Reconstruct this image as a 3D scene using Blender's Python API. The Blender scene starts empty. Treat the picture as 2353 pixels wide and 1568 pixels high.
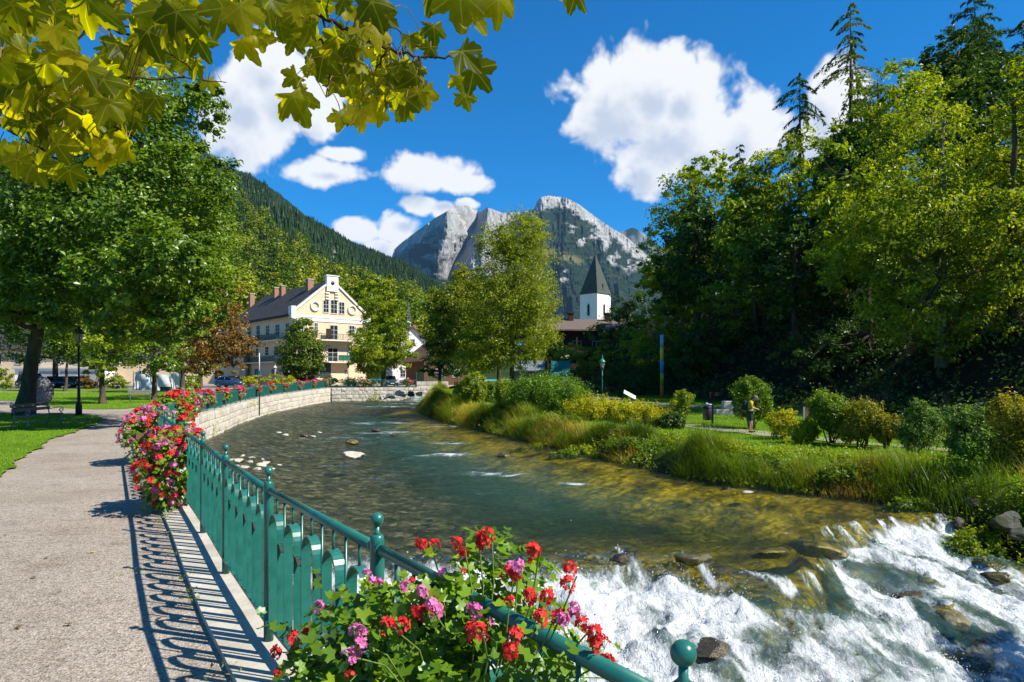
import bpy, bmesh, math, random
import numpy as np
from mathutils import Vector, Matrix, Euler
from mathutils.geometry import delaunay_2d_cdt

S = bpy.context.scene
C = S.collection
rng = np.random.default_rng(11)
random.seed(11)
PI = math.pi

# ------------------------------------------------------------------ camera
cam_d = bpy.data.cameras.new('camera')
cam = bpy.data.objects.new('camera', cam_d); C.objects.link(cam)
cam.location = (0, 0, 1.75)
cam.rotation_euler = (math.radians(90), 0, 0)
cam_d.lens = 24; cam_d.sensor_width = 36
cam_d.shift_y = 0.0378
cam_d.clip_start = 0.05; cam_d.clip_end = 30000
S.camera = cam

# ------------------------------------------------------------------ light, sky, exposure
SUN = Vector((1.14, -0.38, 1.22)).normalized()
sun_d = bpy.data.lights.new('sun', 'SUN')
sun = bpy.data.objects.new('sun', sun_d); C.objects.link(sun)
sun_d.energy = 5.0; sun_d.angle = math.radians(0.53); sun_d.color = (1.0, 0.94, 0.83)
sun.rotation_euler = SUN.to_track_quat('Z', 'Y').to_euler()
sun.location = (40, -20, 60)
S.view_settings.view_transform = 'Standard'
S.view_settings.look = 'None'
S.view_settings.exposure = 0.9
S.view_settings.gamma = 1.0
S.view_settings.use_curve_mapping = False
S.cycles.max_bounces = 8
S.cycles.diffuse_bounces = 3
S.cycles.glossy_bounces = 3
S.cycles.transparent_max_bounces = 12
S.cycles.transmission_bounces = 4
S.cycles.caustics_reflective = False
S.cycles.caustics_refractive = False

world = bpy.data.worlds.new('World'); S.world = world; world.use_nodes = True

F_PX = 1568.7
def azel(px, py):
    d = Vector(((px-1176.5)/F_PX, 1.0, (873-py)/F_PX)).normalized()
    return math.atan2(d.x, d.y), math.asin(d.z)

def build_world():
    nt = world.node_tree; N = nt.nodes; L = nt.links; N.clear()
    def mth(op, a, b=None, c=None, clamp=False):
        n = N.new('ShaderNodeMath'); n.operation = op; n.use_clamp = clamp
        for i, v in enumerate((a, b, c)):
            if v is None: continue
            if isinstance(v, (int, float)): n.inputs[i].default_value = v
            else: L.new(v, n.inputs[i])
        return n.outputs[0]
    out = N.new('ShaderNodeOutputWorld')
    sky = N.new('ShaderNodeTexSky'); sky.sky_type = 'NISHITA'; sky.sun_disc = False
    sky.sun_elevation = math.asin(SUN.z); sky.sun_rotation = math.atan2(SUN.x, SUN.y)
    sky.altitude = 700; sky.air_density = 1.0; sky.dust_density = 0.15; sky.ozone_density = 3.0
    tint = N.new('ShaderNodeMix'); tint.data_type = 'RGBA'; tint.blend_type = 'MULTIPLY'
    tint.inputs[0].default_value = 1.0
    L.new(sky.outputs[0], tint.inputs[6]); tint.inputs[7].default_value = SKY_TINT
    # clouds: density from soft ellipses in azimuth / elevation broken up by noise
    tc = N.new('ShaderNodeTexCoord')
    sep = N.new('ShaderNodeSeparateXYZ'); L.new(tc.outputs['Generated'], sep.inputs[0])
    az0 = mth('ARCTAN2', sep.outputs[0], sep.outputs[1]); el0 = mth('ARCSINE', sep.outputs[2])
    blobs = []
    for (px, py, rx, ry) in CLOUDS:
        a, e = azel(px, py)
        blobs.append((a, e, rx/F_PX*math.cos(a)**2, ry/F_PX*math.cos(a)))
    # sparse ones in the rest of the sky
    r = random.Random(5)
    for k in range(9):
        a = math.radians(48+264*(k+.3*r.random())/9); e = math.radians(r.uniform(14, 42))
        blobs.append((a if a < PI else a-2*PI, e, r.uniform(.08, .17), r.uniform(.04, .08)))
    def density(da, de, detail, namp=1.0):
        az = mth('ADD', az0, da); el = mth('ADD', el0, de)
        acc = None
        for (a, e, ra, re) in blobs:
            u = mth('MULTIPLY', mth('SUBTRACT', az, a), 1/ra)
            v0 = mth('SUBTRACT', el, e)
            v = mth('MULTIPLY', v0, 1/re)
            q = mth('SUBTRACT', 1.0, mth('SQRT', mth('ADD', mth('MULTIPLY', u, u), mth('MULTIPLY', v, v))))
            acc = q if acc is None else mth('SMOOTH_MAX', acc, q, 0.15)
        acc = mth('MAXIMUM', acc, -1.0)
        cmb = N.new('ShaderNodeCombineXYZ'); L.new(az, cmb.inputs[0]); L.new(el, cmb.inputs[1])
        n1 = N.new('ShaderNodeTexNoise'); n1.inputs['Scale'].default_value = 17; n1.inputs['Detail'].default_value = detail
        n1.inputs['Roughness'].default_value = 0.58; n1.inputs['Distortion'].default_value = 0.5
        L.new(cmb.outputs[0], n1.inputs['Vector'])
        n2 = N.new('ShaderNodeTexVoronoi'); n2.feature = 'SMOOTH_F1'; n2.inputs['Scale'].default_value = 33
        try: n2.inputs['Smoothness'].default_value = 0.7; n2.inputs['Detail'].default_value = 2.0
        except Exception: pass
        L.new(cmb.outputs[0], n2.inputs['Vector'])
        nn = mth('ADD', mth('MULTIPLY', mth('SUBTRACT', n1.outputs[0], .5), 1.2),
                 mth('MULTIPLY', mth('SUBTRACT', 0.45, n2.outputs[0]), 0.55))
        return mth('ADD', acc, mth('MULTIPLY', nn, namp))
    d0 = density(0, 0, 8)
    d1 = density(0.022, 0.030, 4, 0.75)
    mr = N.new('ShaderNodeMapRange'); mr.interpolation_type = 'SMOOTHSTEP'
    L.new(d0, mr.inputs[0]); mr.inputs[1].default_value = -0.40; mr.inputs[2].default_value = 0.06
    sh = N.new('ShaderNodeMapRange'); sh.interpolation_type = 'SMOOTHSTEP'
    L.new(d1, sh.inputs[0]); sh.inputs[1].default_value = 0.05; sh.inputs[2].default_value = 0.80
    ccol = N.new('ShaderNodeMix'); ccol.data_type = 'RGBA'  # cloud shading painted in: white towards the sun, grey away from it
    L.new(sh.outputs[0], ccol.inputs[0])
    k = 1/SKY_STRENGTH
    ccol.inputs[6].default_value = (0.53*k, 0.535*k, 0.54*k, 1)
    ccol.inputs[7].default_value = (0.33*k, 0.37*k, 0.44*k, 1)
    mix = N.new('ShaderNodeMix'); mix.data_type = 'RGBA'
    L.new(mr.outputs[0], mix.inputs[0]); L.new(tint.outputs[2], mix.inputs[6]); L.new(ccol.outputs[2], mix.inputs[7])
    bg = N.new('ShaderNodeBackground'); bg.inputs[1].default_value = SKY_STRENGTH
    L.new(mix.outputs[2], bg.inputs[0]); L.new(bg.outputs[0], out.inputs[0])

SKY_STRENGTH = 0.057
SKY_TINT = (0.02, 0.92, 1.55, 1)
CLOUDS = [(1450, 235, 155, 110), (1530, 185, 100, 72), (1600, 190, 75, 66), (1570, 280, 130, 105), (1500, 360, 85, 90),
          (1640, 330, 110, 75), (1735, 290, 85, 70), (1380, 270, 90, 60), (1930, 215, 70, 75), (1900, 300, 90, 70),
          (590, 215, 95, 80), (560, 300, 120, 80), (690, 200, 90, 85), (640, 130, 70, 50), (740, 270, 60, 50),
          (740, 395, 95, 30), (790, 355, 55, 18),
          (985, 400, 100, 45), (1060, 425, 75, 22), (940, 405, 60, 25), (965, 470, 48, 22), (1020, 482, 34, 20), (1070, 470, 30, 14),
          (912, 535, 56, 42), (830, 530, 55, 30), (880, 570, 50, 25)]
build_world()
world.cycles.sampling_method = 'NONE'

# ------------------------------------------------------------------ helpers
def at(px, py, d):
    """a point of the place seen at photo position (px,py) at distance d"""
    return Vector(((px-1176.5)/F_PX*d, d, 1.75-(py-873)/F_PX*d))

def tag(o, label=None, cat=None, group=None, kind=None):
    if label: o['label'] = label
    if cat: o['category'] = cat
    if group: o['group'] = group
    if kind: o['kind'] = kind
    return o

def empty(name, loc, label=None, cat=None, group=None, rz=0.0):
    o = bpy.data.objects.new(name, None); C.objects.link(o)
    o.location = loc; o.rotation_euler = (0, 0, rz); o.empty_display_size = .3
    return tag(o, label, cat, group)

def link(name, me, parent=None, mat=None, loc=(0, 0, 0), rot=(0, 0, 0), scale=(1, 1, 1)):
    o = bpy.data.objects.new(name, me); C.objects.link(o)
    if parent is not None: o.parent = parent
    o.location = loc; o.rotation_euler = rot; o.scale = scale
    if mat is not None and len(me.materials) == 0: me.materials.append(mat)
    return o

def copy_tree(o, parent=None):
    c = o.copy(); C.objects.link(c)
    if parent is not None: c.parent = parent
    for ch in list(o.children): copy_tree(ch, c)
    return c

def fast_mesh(name, V, F, smooth=False, attrs=None):
    V = np.ascontiguousarray(V, dtype=np.float32); F = np.ascontiguousarray(F, dtype=np.int32)
    me = bpy.data.meshes.new(name)
    me.vertices.add(len(V)); me.vertices.foreach_set('co', V.ravel())
    M, k = F.shape
    me.loops.add(M*k); me.loops.foreach_set('vertex_index', F.ravel())
    me.polygons.add(M); me.polygons.foreach_set('loop_start', np.arange(0, M*k, k, dtype=np.int32))
    if smooth: me.polygons.foreach_set('use_smooth', np.ones(M, dtype=bool))
    else: me.polygons.foreach_set('use_smooth', np.zeros(M, dtype=bool))
    if attrs:
        for an, (dom, arr) in attrs.items():
            a = me.attributes.new(an, 'FLOAT', dom); a.data.foreach_set('value', np.ascontiguousarray(arr, dtype=np.float32))
    me.update(calc_edges=True)
    return me

class MB:
    """collects primitives, makes one mesh"""
    def __init__(s): s.v = []; s.f = []; s.sm = []; s.mi = []; s.m = 0
    def add(s, V, F, smooth=False):
        b = len(s.v); s.v.extend([tuple(p) for p in V])
        for f in F: s.f.append([i+b for i in f]); s.sm.append(smooth); s.mi.append(s.m)
        return s
    def box(s, x0, y0, z0, x1, y1, z1, M=None):
        V = [Vector(p) for p in ((x0,y0,z0),(x1,y0,z0),(x1,y1,z0),(x0,y1,z0),(x0,y0,z1),(x1,y0,z1),(x1,y1,z1),(x0,y1,z1))]
        if M is not None: V = [M @ p for p in V]
        return s.add(V, [(0,3,2,1),(4,5,6,7),(0,1,5,4),(1,2,6,5),(2,3,7,6),(3,0,4,7)])
    def cbox(s, c, size, M=None):
        x, y, z = c; a, b, h = size
        return s.box(x-a/2, y-b/2, z-h/2, x+a/2, y+b/2, z+h/2, M)
    def tube(s, pts, rad, n=8, cap=True, smooth=True, close=False, flat=None):
        P = [Vector(p) for p in pts]
        if isinstance(rad, (int, float)): rad = [rad]*len(P)
        V = []; F = []
        prev = None
        for i, p in enumerate(P):
            if close: t = (P[(i+1) % len(P)]-P[i-1])
            else: t = (P[min(i+1, len(P)-1)]-P[max(i-1, 0)])
            t = t.normalized() if t.length > 1e-9 else Vector((0, 0, 1))
            if prev is None:
                a = Vector((0, 0, 1)) if abs(t.z) < .9 else Vector((1, 0, 0))
                u = t.cross(a).normalized()
            else:
                u = prev-t*prev.dot(t); u = u.normalized() if u.length > 1e-6 else t.orthogonal().normalized()
            w = t.cross(u); prev = u
            for k in range(n):
                a = 2*PI*k/n
                if flat: V.append(p+u*(math.cos(a)*rad[i])+w*(math.sin(a)*rad[i]*flat))
                else: V.append(p+(u*math.cos(a)+w*math.sin(a))*rad[i])
        m = len(P)
        for i in range(m if close else m-1):
            j = (i+1) % m
            for k in range(n):
                F.append((i*n+k, i*n+(k+1) % n, j*n+(k+1) % n, j*n+k))
        s.add(V, F, smooth)
        if cap and not close:
            b = len(s.v)-len(V)
            s.f.append([b+k for k in range(n)][::-1]); s.sm.append(False); s.mi.append(s.m)
            s.f.append([b+(m-1)*n+k for k in range(n)]); s.sm.append(False); s.mi.append(s.m)
        return s
    def lathe(s, prof, n=16, c=(0, 0, 0), smooth=True):
        V = []; F = []
        for (r, z) in prof:
            for k in range(n):
                a = 2*PI*k/n; V.append((c[0]+r*math.cos(a), c[1]+r*math.sin(a), c[2]+z))
        for i in range(len(prof)-1):
            for k in range(n):
                F.append((i*n+k, i*n+(k+1) % n, (i+1)*n+(k+1) % n, (i+1)*n+k))
        F.append(tuple(range(n))[::-1]); F.append(tuple((len(prof)-1)*n+k for k in range(n)))
        return s.add(V, F, smooth)
    def sphere(s, c, r, n=12, m=8, sc=(1, 1, 1)):
        V = [(c[0], c[1], c[2]-r*sc[2])]; F = []
        for i in range(1, m):
            ph = -PI/2+PI*i/m
            for k in range(n):
                a = 2*PI*k/n
                V.append((c[0]+r*sc[0]*math.cos(ph)*math.cos(a), c[1]+r*sc[1]*math.cos(ph)*math.sin(a), c[2]+r*sc[2]*math.sin(ph)))
        V.append((c[0], c[1], c[2]+r*sc[2])); t = len(V)-1
        for k in range(n):
            F.append((0, 1+(k+1) % n, 1+k)); F.append((t, 1+(m-2)*n+k, 1+(m-2)*n+(k+1) % n))
        for i in range(m-2):
            for k in range(n):
                F.append((1+i*n+k, 1+i*n+(k+1) % n, 1+(i+1)*n+(k+1) % n, 1+(i+1)*n+k))
        return s.add(V, F, True)
    def prism(s, poly, axis_vec, M=None):
        """extrude a planar polygon (3d points) along axis_vec"""
        P = [Vector(p) for p in poly]; Q = [p+Vector(axis_vec) for p in P]; n = len(P)
        V = P+Q
        if M is not None: V = [M @ p for p in V]
        F = [tuple(range(n))[::-1], tuple(range(n, 2*n))]+[(i, (i+1) % n, n+(i+1) % n, n+i) for i in range(n)]
        return s.add(V, F)
    def mesh(s, name, mats=None, bevel=0):
        me = bpy.data.meshes.new(name); me.from_pydata(s.v, [], s.f)
        me.polygons.foreach_set('use_smooth', s.sm)
        if mats:
            for m in (mats if isinstance(mats, (list, tuple)) else [mats]): me.materials.append(m)
            me.polygons.foreach_set('material_index', s.mi)
        if bevel > 0:
            bm = bmesh.new(); bm.from_mesh(me)
            bmesh.ops.remove_doubles(bm, verts=bm.verts, dist=1e-5)
            bmesh.ops.bevel(bm, geom=[e for e in bm.edges if e.is_manifold and e.calc_face_angle(0) > .5], offset=bevel, segments=1, affect='EDGES')
            bm.to_mesh(me); bm.free()
        me.update()
        return me
    def obj(s, name, mat=None, parent=None, loc=(0, 0, 0), rot=(0, 0, 0), bevel=0):
        return link(name, s.mesh(name, mat, bevel), parent, None, loc, rot)

# numpy value noise
_perm = rng.permutation(4096)
def _h(ix, iy): return ((_perm[(ix+_perm[iy & 4095]) & 4095]) / 4095.0)
def vnoise(x, y):
    ix = np.floor(x).astype(np.int64); iy = np.floor(y).astype(np.int64)
    fx = x-ix; fy = y-iy
    fx = fx*fx*fx*(fx*(fx*6-15)+10); fy = fy*fy*fy*(fy*(fy*6-15)+10)
    a = _h(ix, iy); b = _h(ix+1, iy); c = _h(ix, iy+1); d = _h(ix+1, iy+1)
    return (a*(1-fx)+b*fx)*(1-fy)+(c*(1-fx)+d*fx)*fy
def fbm(x, y, oct=4, gain=.5, lac=2.03):
    s = 0*x; a = 1.0; t = 0
    for i in range(oct):
        s = s+a*vnoise(x+17.3*i, y-9.1*i); t += a; a *= gain; x = x*lac; y = y*lac
    return s/t
def ridged(x, y, oct=4, gain=.5, lac=2.07):
    s = 0*x; a = 1.0; t = 0
    for i in range(oct):
        s = s+a*(1-np.abs(2*vnoise(x+31.7*i, y+5.3*i)-1)); t += a; a *= gain; x = x*lac; y = y*lac
    return s/t
def sstep(a, b, x):
    t = np.clip((x-a)/(b-a), 0, 1); return t*t*(3-2*t)

def pl_dist(X, Y, poly):
    """distance to polyline and signed side (+ = right of direction)"""
    best = np.full(X.shape, 1e9); side = np.zeros(X.shape)
    for (x0, y0), (x1, y1) in zip(poly[:-1], poly[1:]):
        dx, dy = x1-x0, y1-y0; L2 = dx*dx+dy*dy
        t = np.clip(((X-x0)*dx+(Y-y0)*dy)/L2, 0, 1)
        d = np.hypot(X-(x0+t*dx), Y-(y0+t*dy))
        cr = (X-x0)*dy-(Y-y0)*dx
        m = d < best-1e-9
        best = np.where(m, d, best); side = np.where(m, np.sign(cr), side)
    return best, side

def grid_mesh(name, xs, ys, zfun, smooth=True, attrs_fun=None, keep=None):
    X, Y = np.meshgrid(xs, ys); Z = zfun(X, Y)
    V = np.stack([X.ravel(), Y.ravel(), Z.ravel()], 1)
    nx = len(xs); ny = len(ys)
    i = np.arange(nx-1)[None, :]+np.arange(ny-1)[:, None]*nx
    F = np.stack([i, i+1, i+1+nx, i+nx], -1).reshape(-1, 4)
    if keep is not None:
        k = keep(X, Y).ravel(); F = F[k[F].any(1)]
        used = np.unique(F); remap = np.full(len(V), -1); remap[used] = np.arange(len(used)); V = V[used]; F = remap[F]
    attrs = None
    if attrs_fun:
        attrs = {}
        for kname, fn in attrs_fun.items():
            arr = fn(X, Y).ravel()
            attrs[kname] = ('POINT', arr[used] if keep is not None else arr)
    return fast_mesh(name, V, F, smooth, attrs)

def resample(poly, step):
    P = [Vector((p[0], p[1], 0)) for p in poly]
    # catmull-rom smooth
    out = []
    for i in range(len(P)-1):
        p0 = P[max(i-1, 0)]; p1 = P[i]; p2 = P[i+1]; p3 = P[min(i+2, len(P)-1)]
        n = max(2, int((p2-p1).length/0.1))
        for k in range(n):
            t = k/n
            out.append(.5*((2*p1)+(p2-p0)*t+(2*p0-5*p1+4*p2-p3)*t*t+(3*p1-p0-3*p2+p3)*t**3))
    out.append(P[-1])
    res = [out[0]]; acc = 0
    for a, b in zip(out[:-1], out[1:]):
        L = (b-a).length
        while acc+L >= step:
            f = (step-acc)/L; a = a+(b-a)*f; L = (b-a).length; acc = 0; res.append(a.copy())
        acc += L
    return res

# ------------------------------------------------------------------ materials
MATS = {}
LEAF_GAIN = 1.5
def new_mat(name):
    m = bpy.data.materials.new(name); m.use_nodes = True
    nt = m.node_tree; nt.nodes.clear()
    return m, nt, nt.nodes, nt.links
def ramp(N, L, src, stops):
    r = N.new('ShaderNodeValToRGB'); e = r.color_ramp.elements
    e[0].position = stops[0][0]; e[0].color = (*stops[0][1], 1)
    e[1].position = stops[-1][0]; e[1].color = (*stops[-1][1], 1)
    for p, c in stops[1:-1]:
        x = e.new(p); x.color = (*c, 1)
    L.new(src, r.inputs[0]); return r.outputs[0]
def noise(N, L, scale, detail=4, vec=None, rough=.55, dist=0):
    n = N.new('ShaderNodeTexNoise'); n.inputs['Scale'].default_value = scale; n.inputs['Detail'].default_value = detail
    n.inputs['Roughness'].default_value = rough; n.inputs['Distortion'].default_value = dist
    if vec is not None: L.new(vec, n.inputs['Vector'])
    return n.outputs[0]
def objvec(N, L, scale=(1, 1, 1), world_space=False):
    if world_space:
        g = N.new('ShaderNodeNewGeometry'); src = g.outputs['Position']
    else:
        g = N.new('ShaderNodeTexCoord'); src = g.outputs['Object']
    mp = N.new('ShaderNodeMapping'); mp.inputs['Scale'].default_value = scale
    L.new(src, mp.inputs[0]); return mp.outputs[0]
def bump(N, L, h, strength=.3, dist=.02):
    b = N.new('ShaderNodeBump'); b.inputs['Strength'].default_value = strength; b.inputs['Distance'].default_value = dist
    L.new(h, b.inputs['Height']); return b.outputs[0]
def mix_rgb(N, L, f, a, b, mode='MIX'):
    m = N.new('ShaderNodeMix'); m.data_type = 'RGBA'; m.blend_type = mode
    for i, v in ((0, f), (6, a), (7, b)):
        if isinstance(v, (int, float)): m.inputs[i].default_value = v
        elif isinstance(v, tuple): m.inputs[i].default_value = (*v, 1) if len(v) == 3 else v
        else: L.new(v, m.inputs[i])
    return m.outputs[2]
def attr(N, name):
    a = N.new('ShaderNodeAttribute'); a.attribute_name = name; return a.outputs['Fac']
def princ(N, L, col=None, rough=.6, spec=.3, metal=0, nrm=None):
    p = N.new('ShaderNodeBsdfPrincipled'); o = N.new('ShaderNodeOutputMaterial')
    if isinstance(col, tuple): p.inputs['Base Color'].default_value = (*col, 1)
    elif col is not None: L.new(col, p.inputs['Base Color'])
    if isinstance(rough, (int, float)): p.inputs['Roughness'].default_value = rough
    else: L.new(rough, p.inputs['Roughness'])
    p.inputs['Specular IOR Level'].default_value = spec; p.inputs['Metallic'].default_value = metal
    if nrm is not None: L.new(nrm, p.inputs['Normal'])
    L.new(p.outputs[0], o.inputs[0]); return p
def surf(name, c1, c2=None, scale=3, rough=.6, spec=.3, bstr=0, bscale=None, bdist=.01, metal=0, ws=False, stretch=(1, 1, 1), detail=5):
    """a plain surface: two colours mixed by noise, fine relief"""
    if name in MATS: return MATS[name]
    m, nt, N, L = new_mat(name)
    v = objvec(N, L, stretch, ws)
    c2 = c2 or tuple(x*.7 for x in c1)
    f = noise(N, L, scale, detail, v)
    col = ramp(N, L, f, [(.32, c2), (.68, c1)])
    nrm = bump(N, L, noise(N, L, bscale or scale*6, 4, v), bstr, bdist) if bstr else None
    princ(N, L, col, rough, spec, metal, nrm)
    MATS[name] = m; return m
def leaf_mat(name, dark, mid, light, trans=.35, gloss=.12, rough=.4, tint=None):
    """foliage: per-leaf colour from attribute 'v', light passes through"""
    if name in MATS: return MATS[name]
    dark, mid, light = [tuple(min(.6, q*LEAF_GAIN*w) for q, w in zip(c, (1.0, 1.0, .7))) for c in (dark, mid, light)]
    m, nt, N, L = new_mat(name)
    col = ramp(N, L, attr(N, 'v'), [(0.0, dark), (.5, mid), (1.0, light)])
    d = N.new('ShaderNodeBsdfDiffuse'); L.new(col, d.inputs[0])
    t = N.new('ShaderNodeBsdfTranslucent')
    tc = mix_rgb(N, L, 1.0, col, tint or (1.6, 1.5, .6), 'MULTIPLY'); L.new(tc, t.inputs[0])
    ms = N.new('ShaderNodeMixShader'); ms.inputs[0].default_value = trans
    L.new(d.outputs[0], ms.inputs[1]); L.new(t.outputs[0], ms.inputs[2])
    g = N.new('ShaderNodeBsdfGlossy'); g.inputs['Roughness'].default_value = rough; g.inputs[0].default_value = (.9, .95, 1, 1)
    m2 = N.new('ShaderNodeMixShader'); m2.inputs[0].default_value = .008+gloss*.035
    L.new(ms.outputs[0], m2.inputs[1]); L.new(g.outputs[0], m2.inputs[2])
    o = N.new('ShaderNodeOutputMaterial'); L.new(m2.outputs[0], o.inputs[0])
    MATS[name] = m; return m
def glass_mat(name='window_glass', col=(.02, .025, .03)):
    if name in MATS: return MATS[name]
    m, nt, N, L = new_mat(name)
    princ(N, L, col, .25, .12); MATS[name] = m; return m
# ------------------------------------------------------------------ layout of the place
FL = [(6, -7.5), (3.3, -3), (1.33, 0.06), (0.374, 1.49), (-0.577, 2.92), (-1.59, 4.46), (-2.52, 6.01), (-3.44, 7.6), (-4.45, 9.3),
      (-5.45, 11.0), (-6.45, 12.7), (-7.45, 14.4), (-9.5, 19.0), (-12.0, 24.8), (-14.1, 29.6), (-16.0, 35), (-17.2, 40), (-18.5, 45), (-19.3, 48.5),
      (-20.6, 55), (-21.9, 63), (-23.4, 78), (-24.1, 90)]
FLS = resample(FL, 0.5)
FLP = [(p.x, p.y) for p in FLS]
def offset_line(P, off):
    out = []
    for i, p in enumerate(P):
        t = (P[min(i+1, len(P)-1)]-P[max(i-1, 0)]).normalized()
        out.append(p+Vector((t.y, -t.x, 0))*off)
    return out
WL = offset_line(FLS, 0.16)
WLP = [(p.x, p.y) for p in WL]
RB = [(14.5, 3), (13, 12), (11.7, 15.6), (10.6, 18.9), (9.3, 20.3), (6.2, 23.3), (3.0, 30.5), (-.4, 38.3), (-5.9, 53), (-9.2, 68), (-8.8, 78), (-6.6, 88), (-4, 100), (0, 140), (6, 210)]
RBP = [(p.x, p.y) for p in resample(RB, 1.0)]
FOREST = [(24, -30), (23, 12), (22.5, 30), (20, 45), (14.5, 62), (10.5, 76), (10, 110), (18, 160), (40, 260)]

def zl(x, y): return np.clip((y-40)*.0125, 0, 1.6)
def wbase(y): return np.interp(y, [8, 14, 25, 40, 85, 200], [-1.8, -1.75, -1.55, -1.35, -1.12, -1.0])
def lip(x): return np.interp(x, [-8, -2, 2.2, 3.5, 4.5, 5.6, 6.2, 6.8, 8, 9.6, 13], [13.9, 13.6, 13.8, 13.1, 12.4, 12.8, 13.8, 15.7, 16.5, 17.2, 18])
def wz(x, y):
    t = lip(x)-y+.25*(fbm(x*1.7, y*1.7, 3)-.5)
    z = wbase(y)
    z = z-.42*sstep(-.1, .55, t)-.15*np.clip(t-.3, 0, 9)
    up = y-(86+np.clip(-7-x, 0, 30)*.75)
    z = z+.5*sstep(-1.5, 2.5, up)*sstep(-16, -13, x)
    return z
def gr(y): return np.interp(y, [0, 27, 45, 60, 75, 100, 260], [-.9, -.75, -.3, .1, .6, 1.2, 3.0])
def zr(x, y):
    d, s = pl_dist(x, y, RBP); e = d*s
    w = wz(x*0+np.where(e < 3, x, 8), y)
    g = gr(y)
    z = w-.35+(g-w+.35)*sstep(-.4, 1.55, e)
    z = np.where(e < -.4, w-.35+(e+.4)*1.6, z)
    d2, s2 = pl_dist(x, y, FOREST); h = np.clip(d2*s2, 0, 200)
    z = z+np.where(h < 45, .0*h+.62*h*sstep(0, 8, h), 28+.15*(h-45))
    z = z+(fbm(x*.5, y*.5, 3)-.5)*.16*sstep(.3, 2.5, e)
    return z
def zr1(x, y): return float(zr(np.array([[x]]), np.array([[y]]))[0, 0])
def zl1(y): return float(zl(0, np.array(y)))
def wz1(x, y): return float(wz(np.array([[x]]), np.array([[y]]))[0, 0])
def left_at(px, py):
    """where the sight line meets the left-hand ground"""
    s = (py-873)/F_PX
    y = 1.75/s
    if y > 40: y = 2.25/(s+.0125)
    return Vector(((px-1176.5)/F_PX*y, y, zl1(y)))
def right_at(px, py):
    s = (py-873)/F_PX; lo, hi = 14., 200.
    for _ in range(40):
        m = (lo+hi)/2
        if 1.75-s*m > float(gr(m)): lo = m
        else: hi = m
    return Vector(((px-1176.5)/F_PX*lo, lo, zr1((px-1176.5)/F_PX*lo, lo)))

# ------------------------------------------------------------------ ground materials
def mat_path():
    m, nt, N, L = new_mat('pale_gravel_path')
    v = objvec(N, L, ws=True) if False else objvec(N, L, (1, 1, 1), True)
    big = noise(N, L, .55, 5, v, .6)
    base = ramp(N, L, big, [(.28, (.25, .215, .172)), (.5, (.31, .27, .225)), (.62, (.335, .295, .25)), (.8, (.39, .35, .30))])
    vo = N.new('ShaderNodeTexVoronoi'); vo.inputs['Scale'].default_value = 85; L.new(v, vo.inputs['Vector'])
    sep = N.new('ShaderNodeSeparateColor'); L.new(vo.outputs['Color'], sep.inputs[0])
    g = ramp(N, L, sep.outputs[0], [(0.0, (.45, .43, .42)), (.35, (.9, .9, .9)), (.75, (1.1, 1.08, 1.05)), (1.0, (1.5, 1.45, 1.4))])
    col = mix_rgb(N, L, 1.0, base, g, 'MULTIPLY')
    fine = noise(N, L, 14, 6, v, .75)
    dk = ramp(N, L, fine, [(.34, (.62, .58, .54)), (.5, (1, 1, 1))])
    col = mix_rgb(N, L, 1.0, col, dk, 'MULTIPLY')
    st = noise(N, L, 1.9, 6, v, .7, .6); col = mix_rgb(N, L, 1.0, col, ramp(N, L, st, [(.30, (.70, .66, .60)), (.44, (1, 1, 1)), (.70, (1.05, 1.04, 1.02))]), 'MULTIPLY')
    h = N.new('ShaderNodeMath'); h.operation = 'ADD'; L.new(vo.outputs['Distance'], h.inputs[0]); L.new(fine, h.inputs[1])
    princ(N, L, col, .9, .15, 0, bump(N, L, h.outputs[0], .55, .012)); return m
def mat_lawn():
    m, nt, N, L = new_mat('lawn_grass')
    v = objvec(N, L, (1, 1, 1), True)
    a = noise(N, L, .7, 5, v, .6); b = noise(N, L, 22, 5, v, .7)
    col = ramp(N, L, a, [(.3, (.08, .155, .006)), (.55, (.125, .23, .010)), (.75, (.18, .28, .014))])
    c2 = ramp(N, L, b, [(.3, (.45, .5, .4)), (.6, (1.1, 1.1, 1.0))])
    col = mix_rgb(N, L, 1.0, col, c2, 'MULTIPLY')
    princ(N, L, col, .85, .1, 0, bump(N, L, b, 1.0, .06)); return m
def mat_bank():
    m, nt, N, L = new_mat('bank_turf')
    v = objvec(N, L, (1, 1, 1), True)
    a = noise(N, L, .5, 5, v, .6); b = noise(N, L, 16, 5, v, .7)
    col = ramp(N, L, a, [(.3, (.055, .10, .006)), (.5, (.10, .19, .008)), (.7, (.16, .25, .012))])
    c2 = ramp(N, L, b, [(.3, (.4, .42, .4)), (.62, (1.1, 1.1, 1.0))])
    col = mix_rgb(N, L, 1.0, col, c2, 'MULTIPLY')
    # leaf litter and bare soil of wood and waterside, near-black to paint in shade
    col = mix_rgb(N, L, attr(N, 'soil_shade'), col, (.014, .016, .008))
    princ(N, L, col, .9, .08, 0, bump(N, L, b, 1.0, .08)); return m
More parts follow.
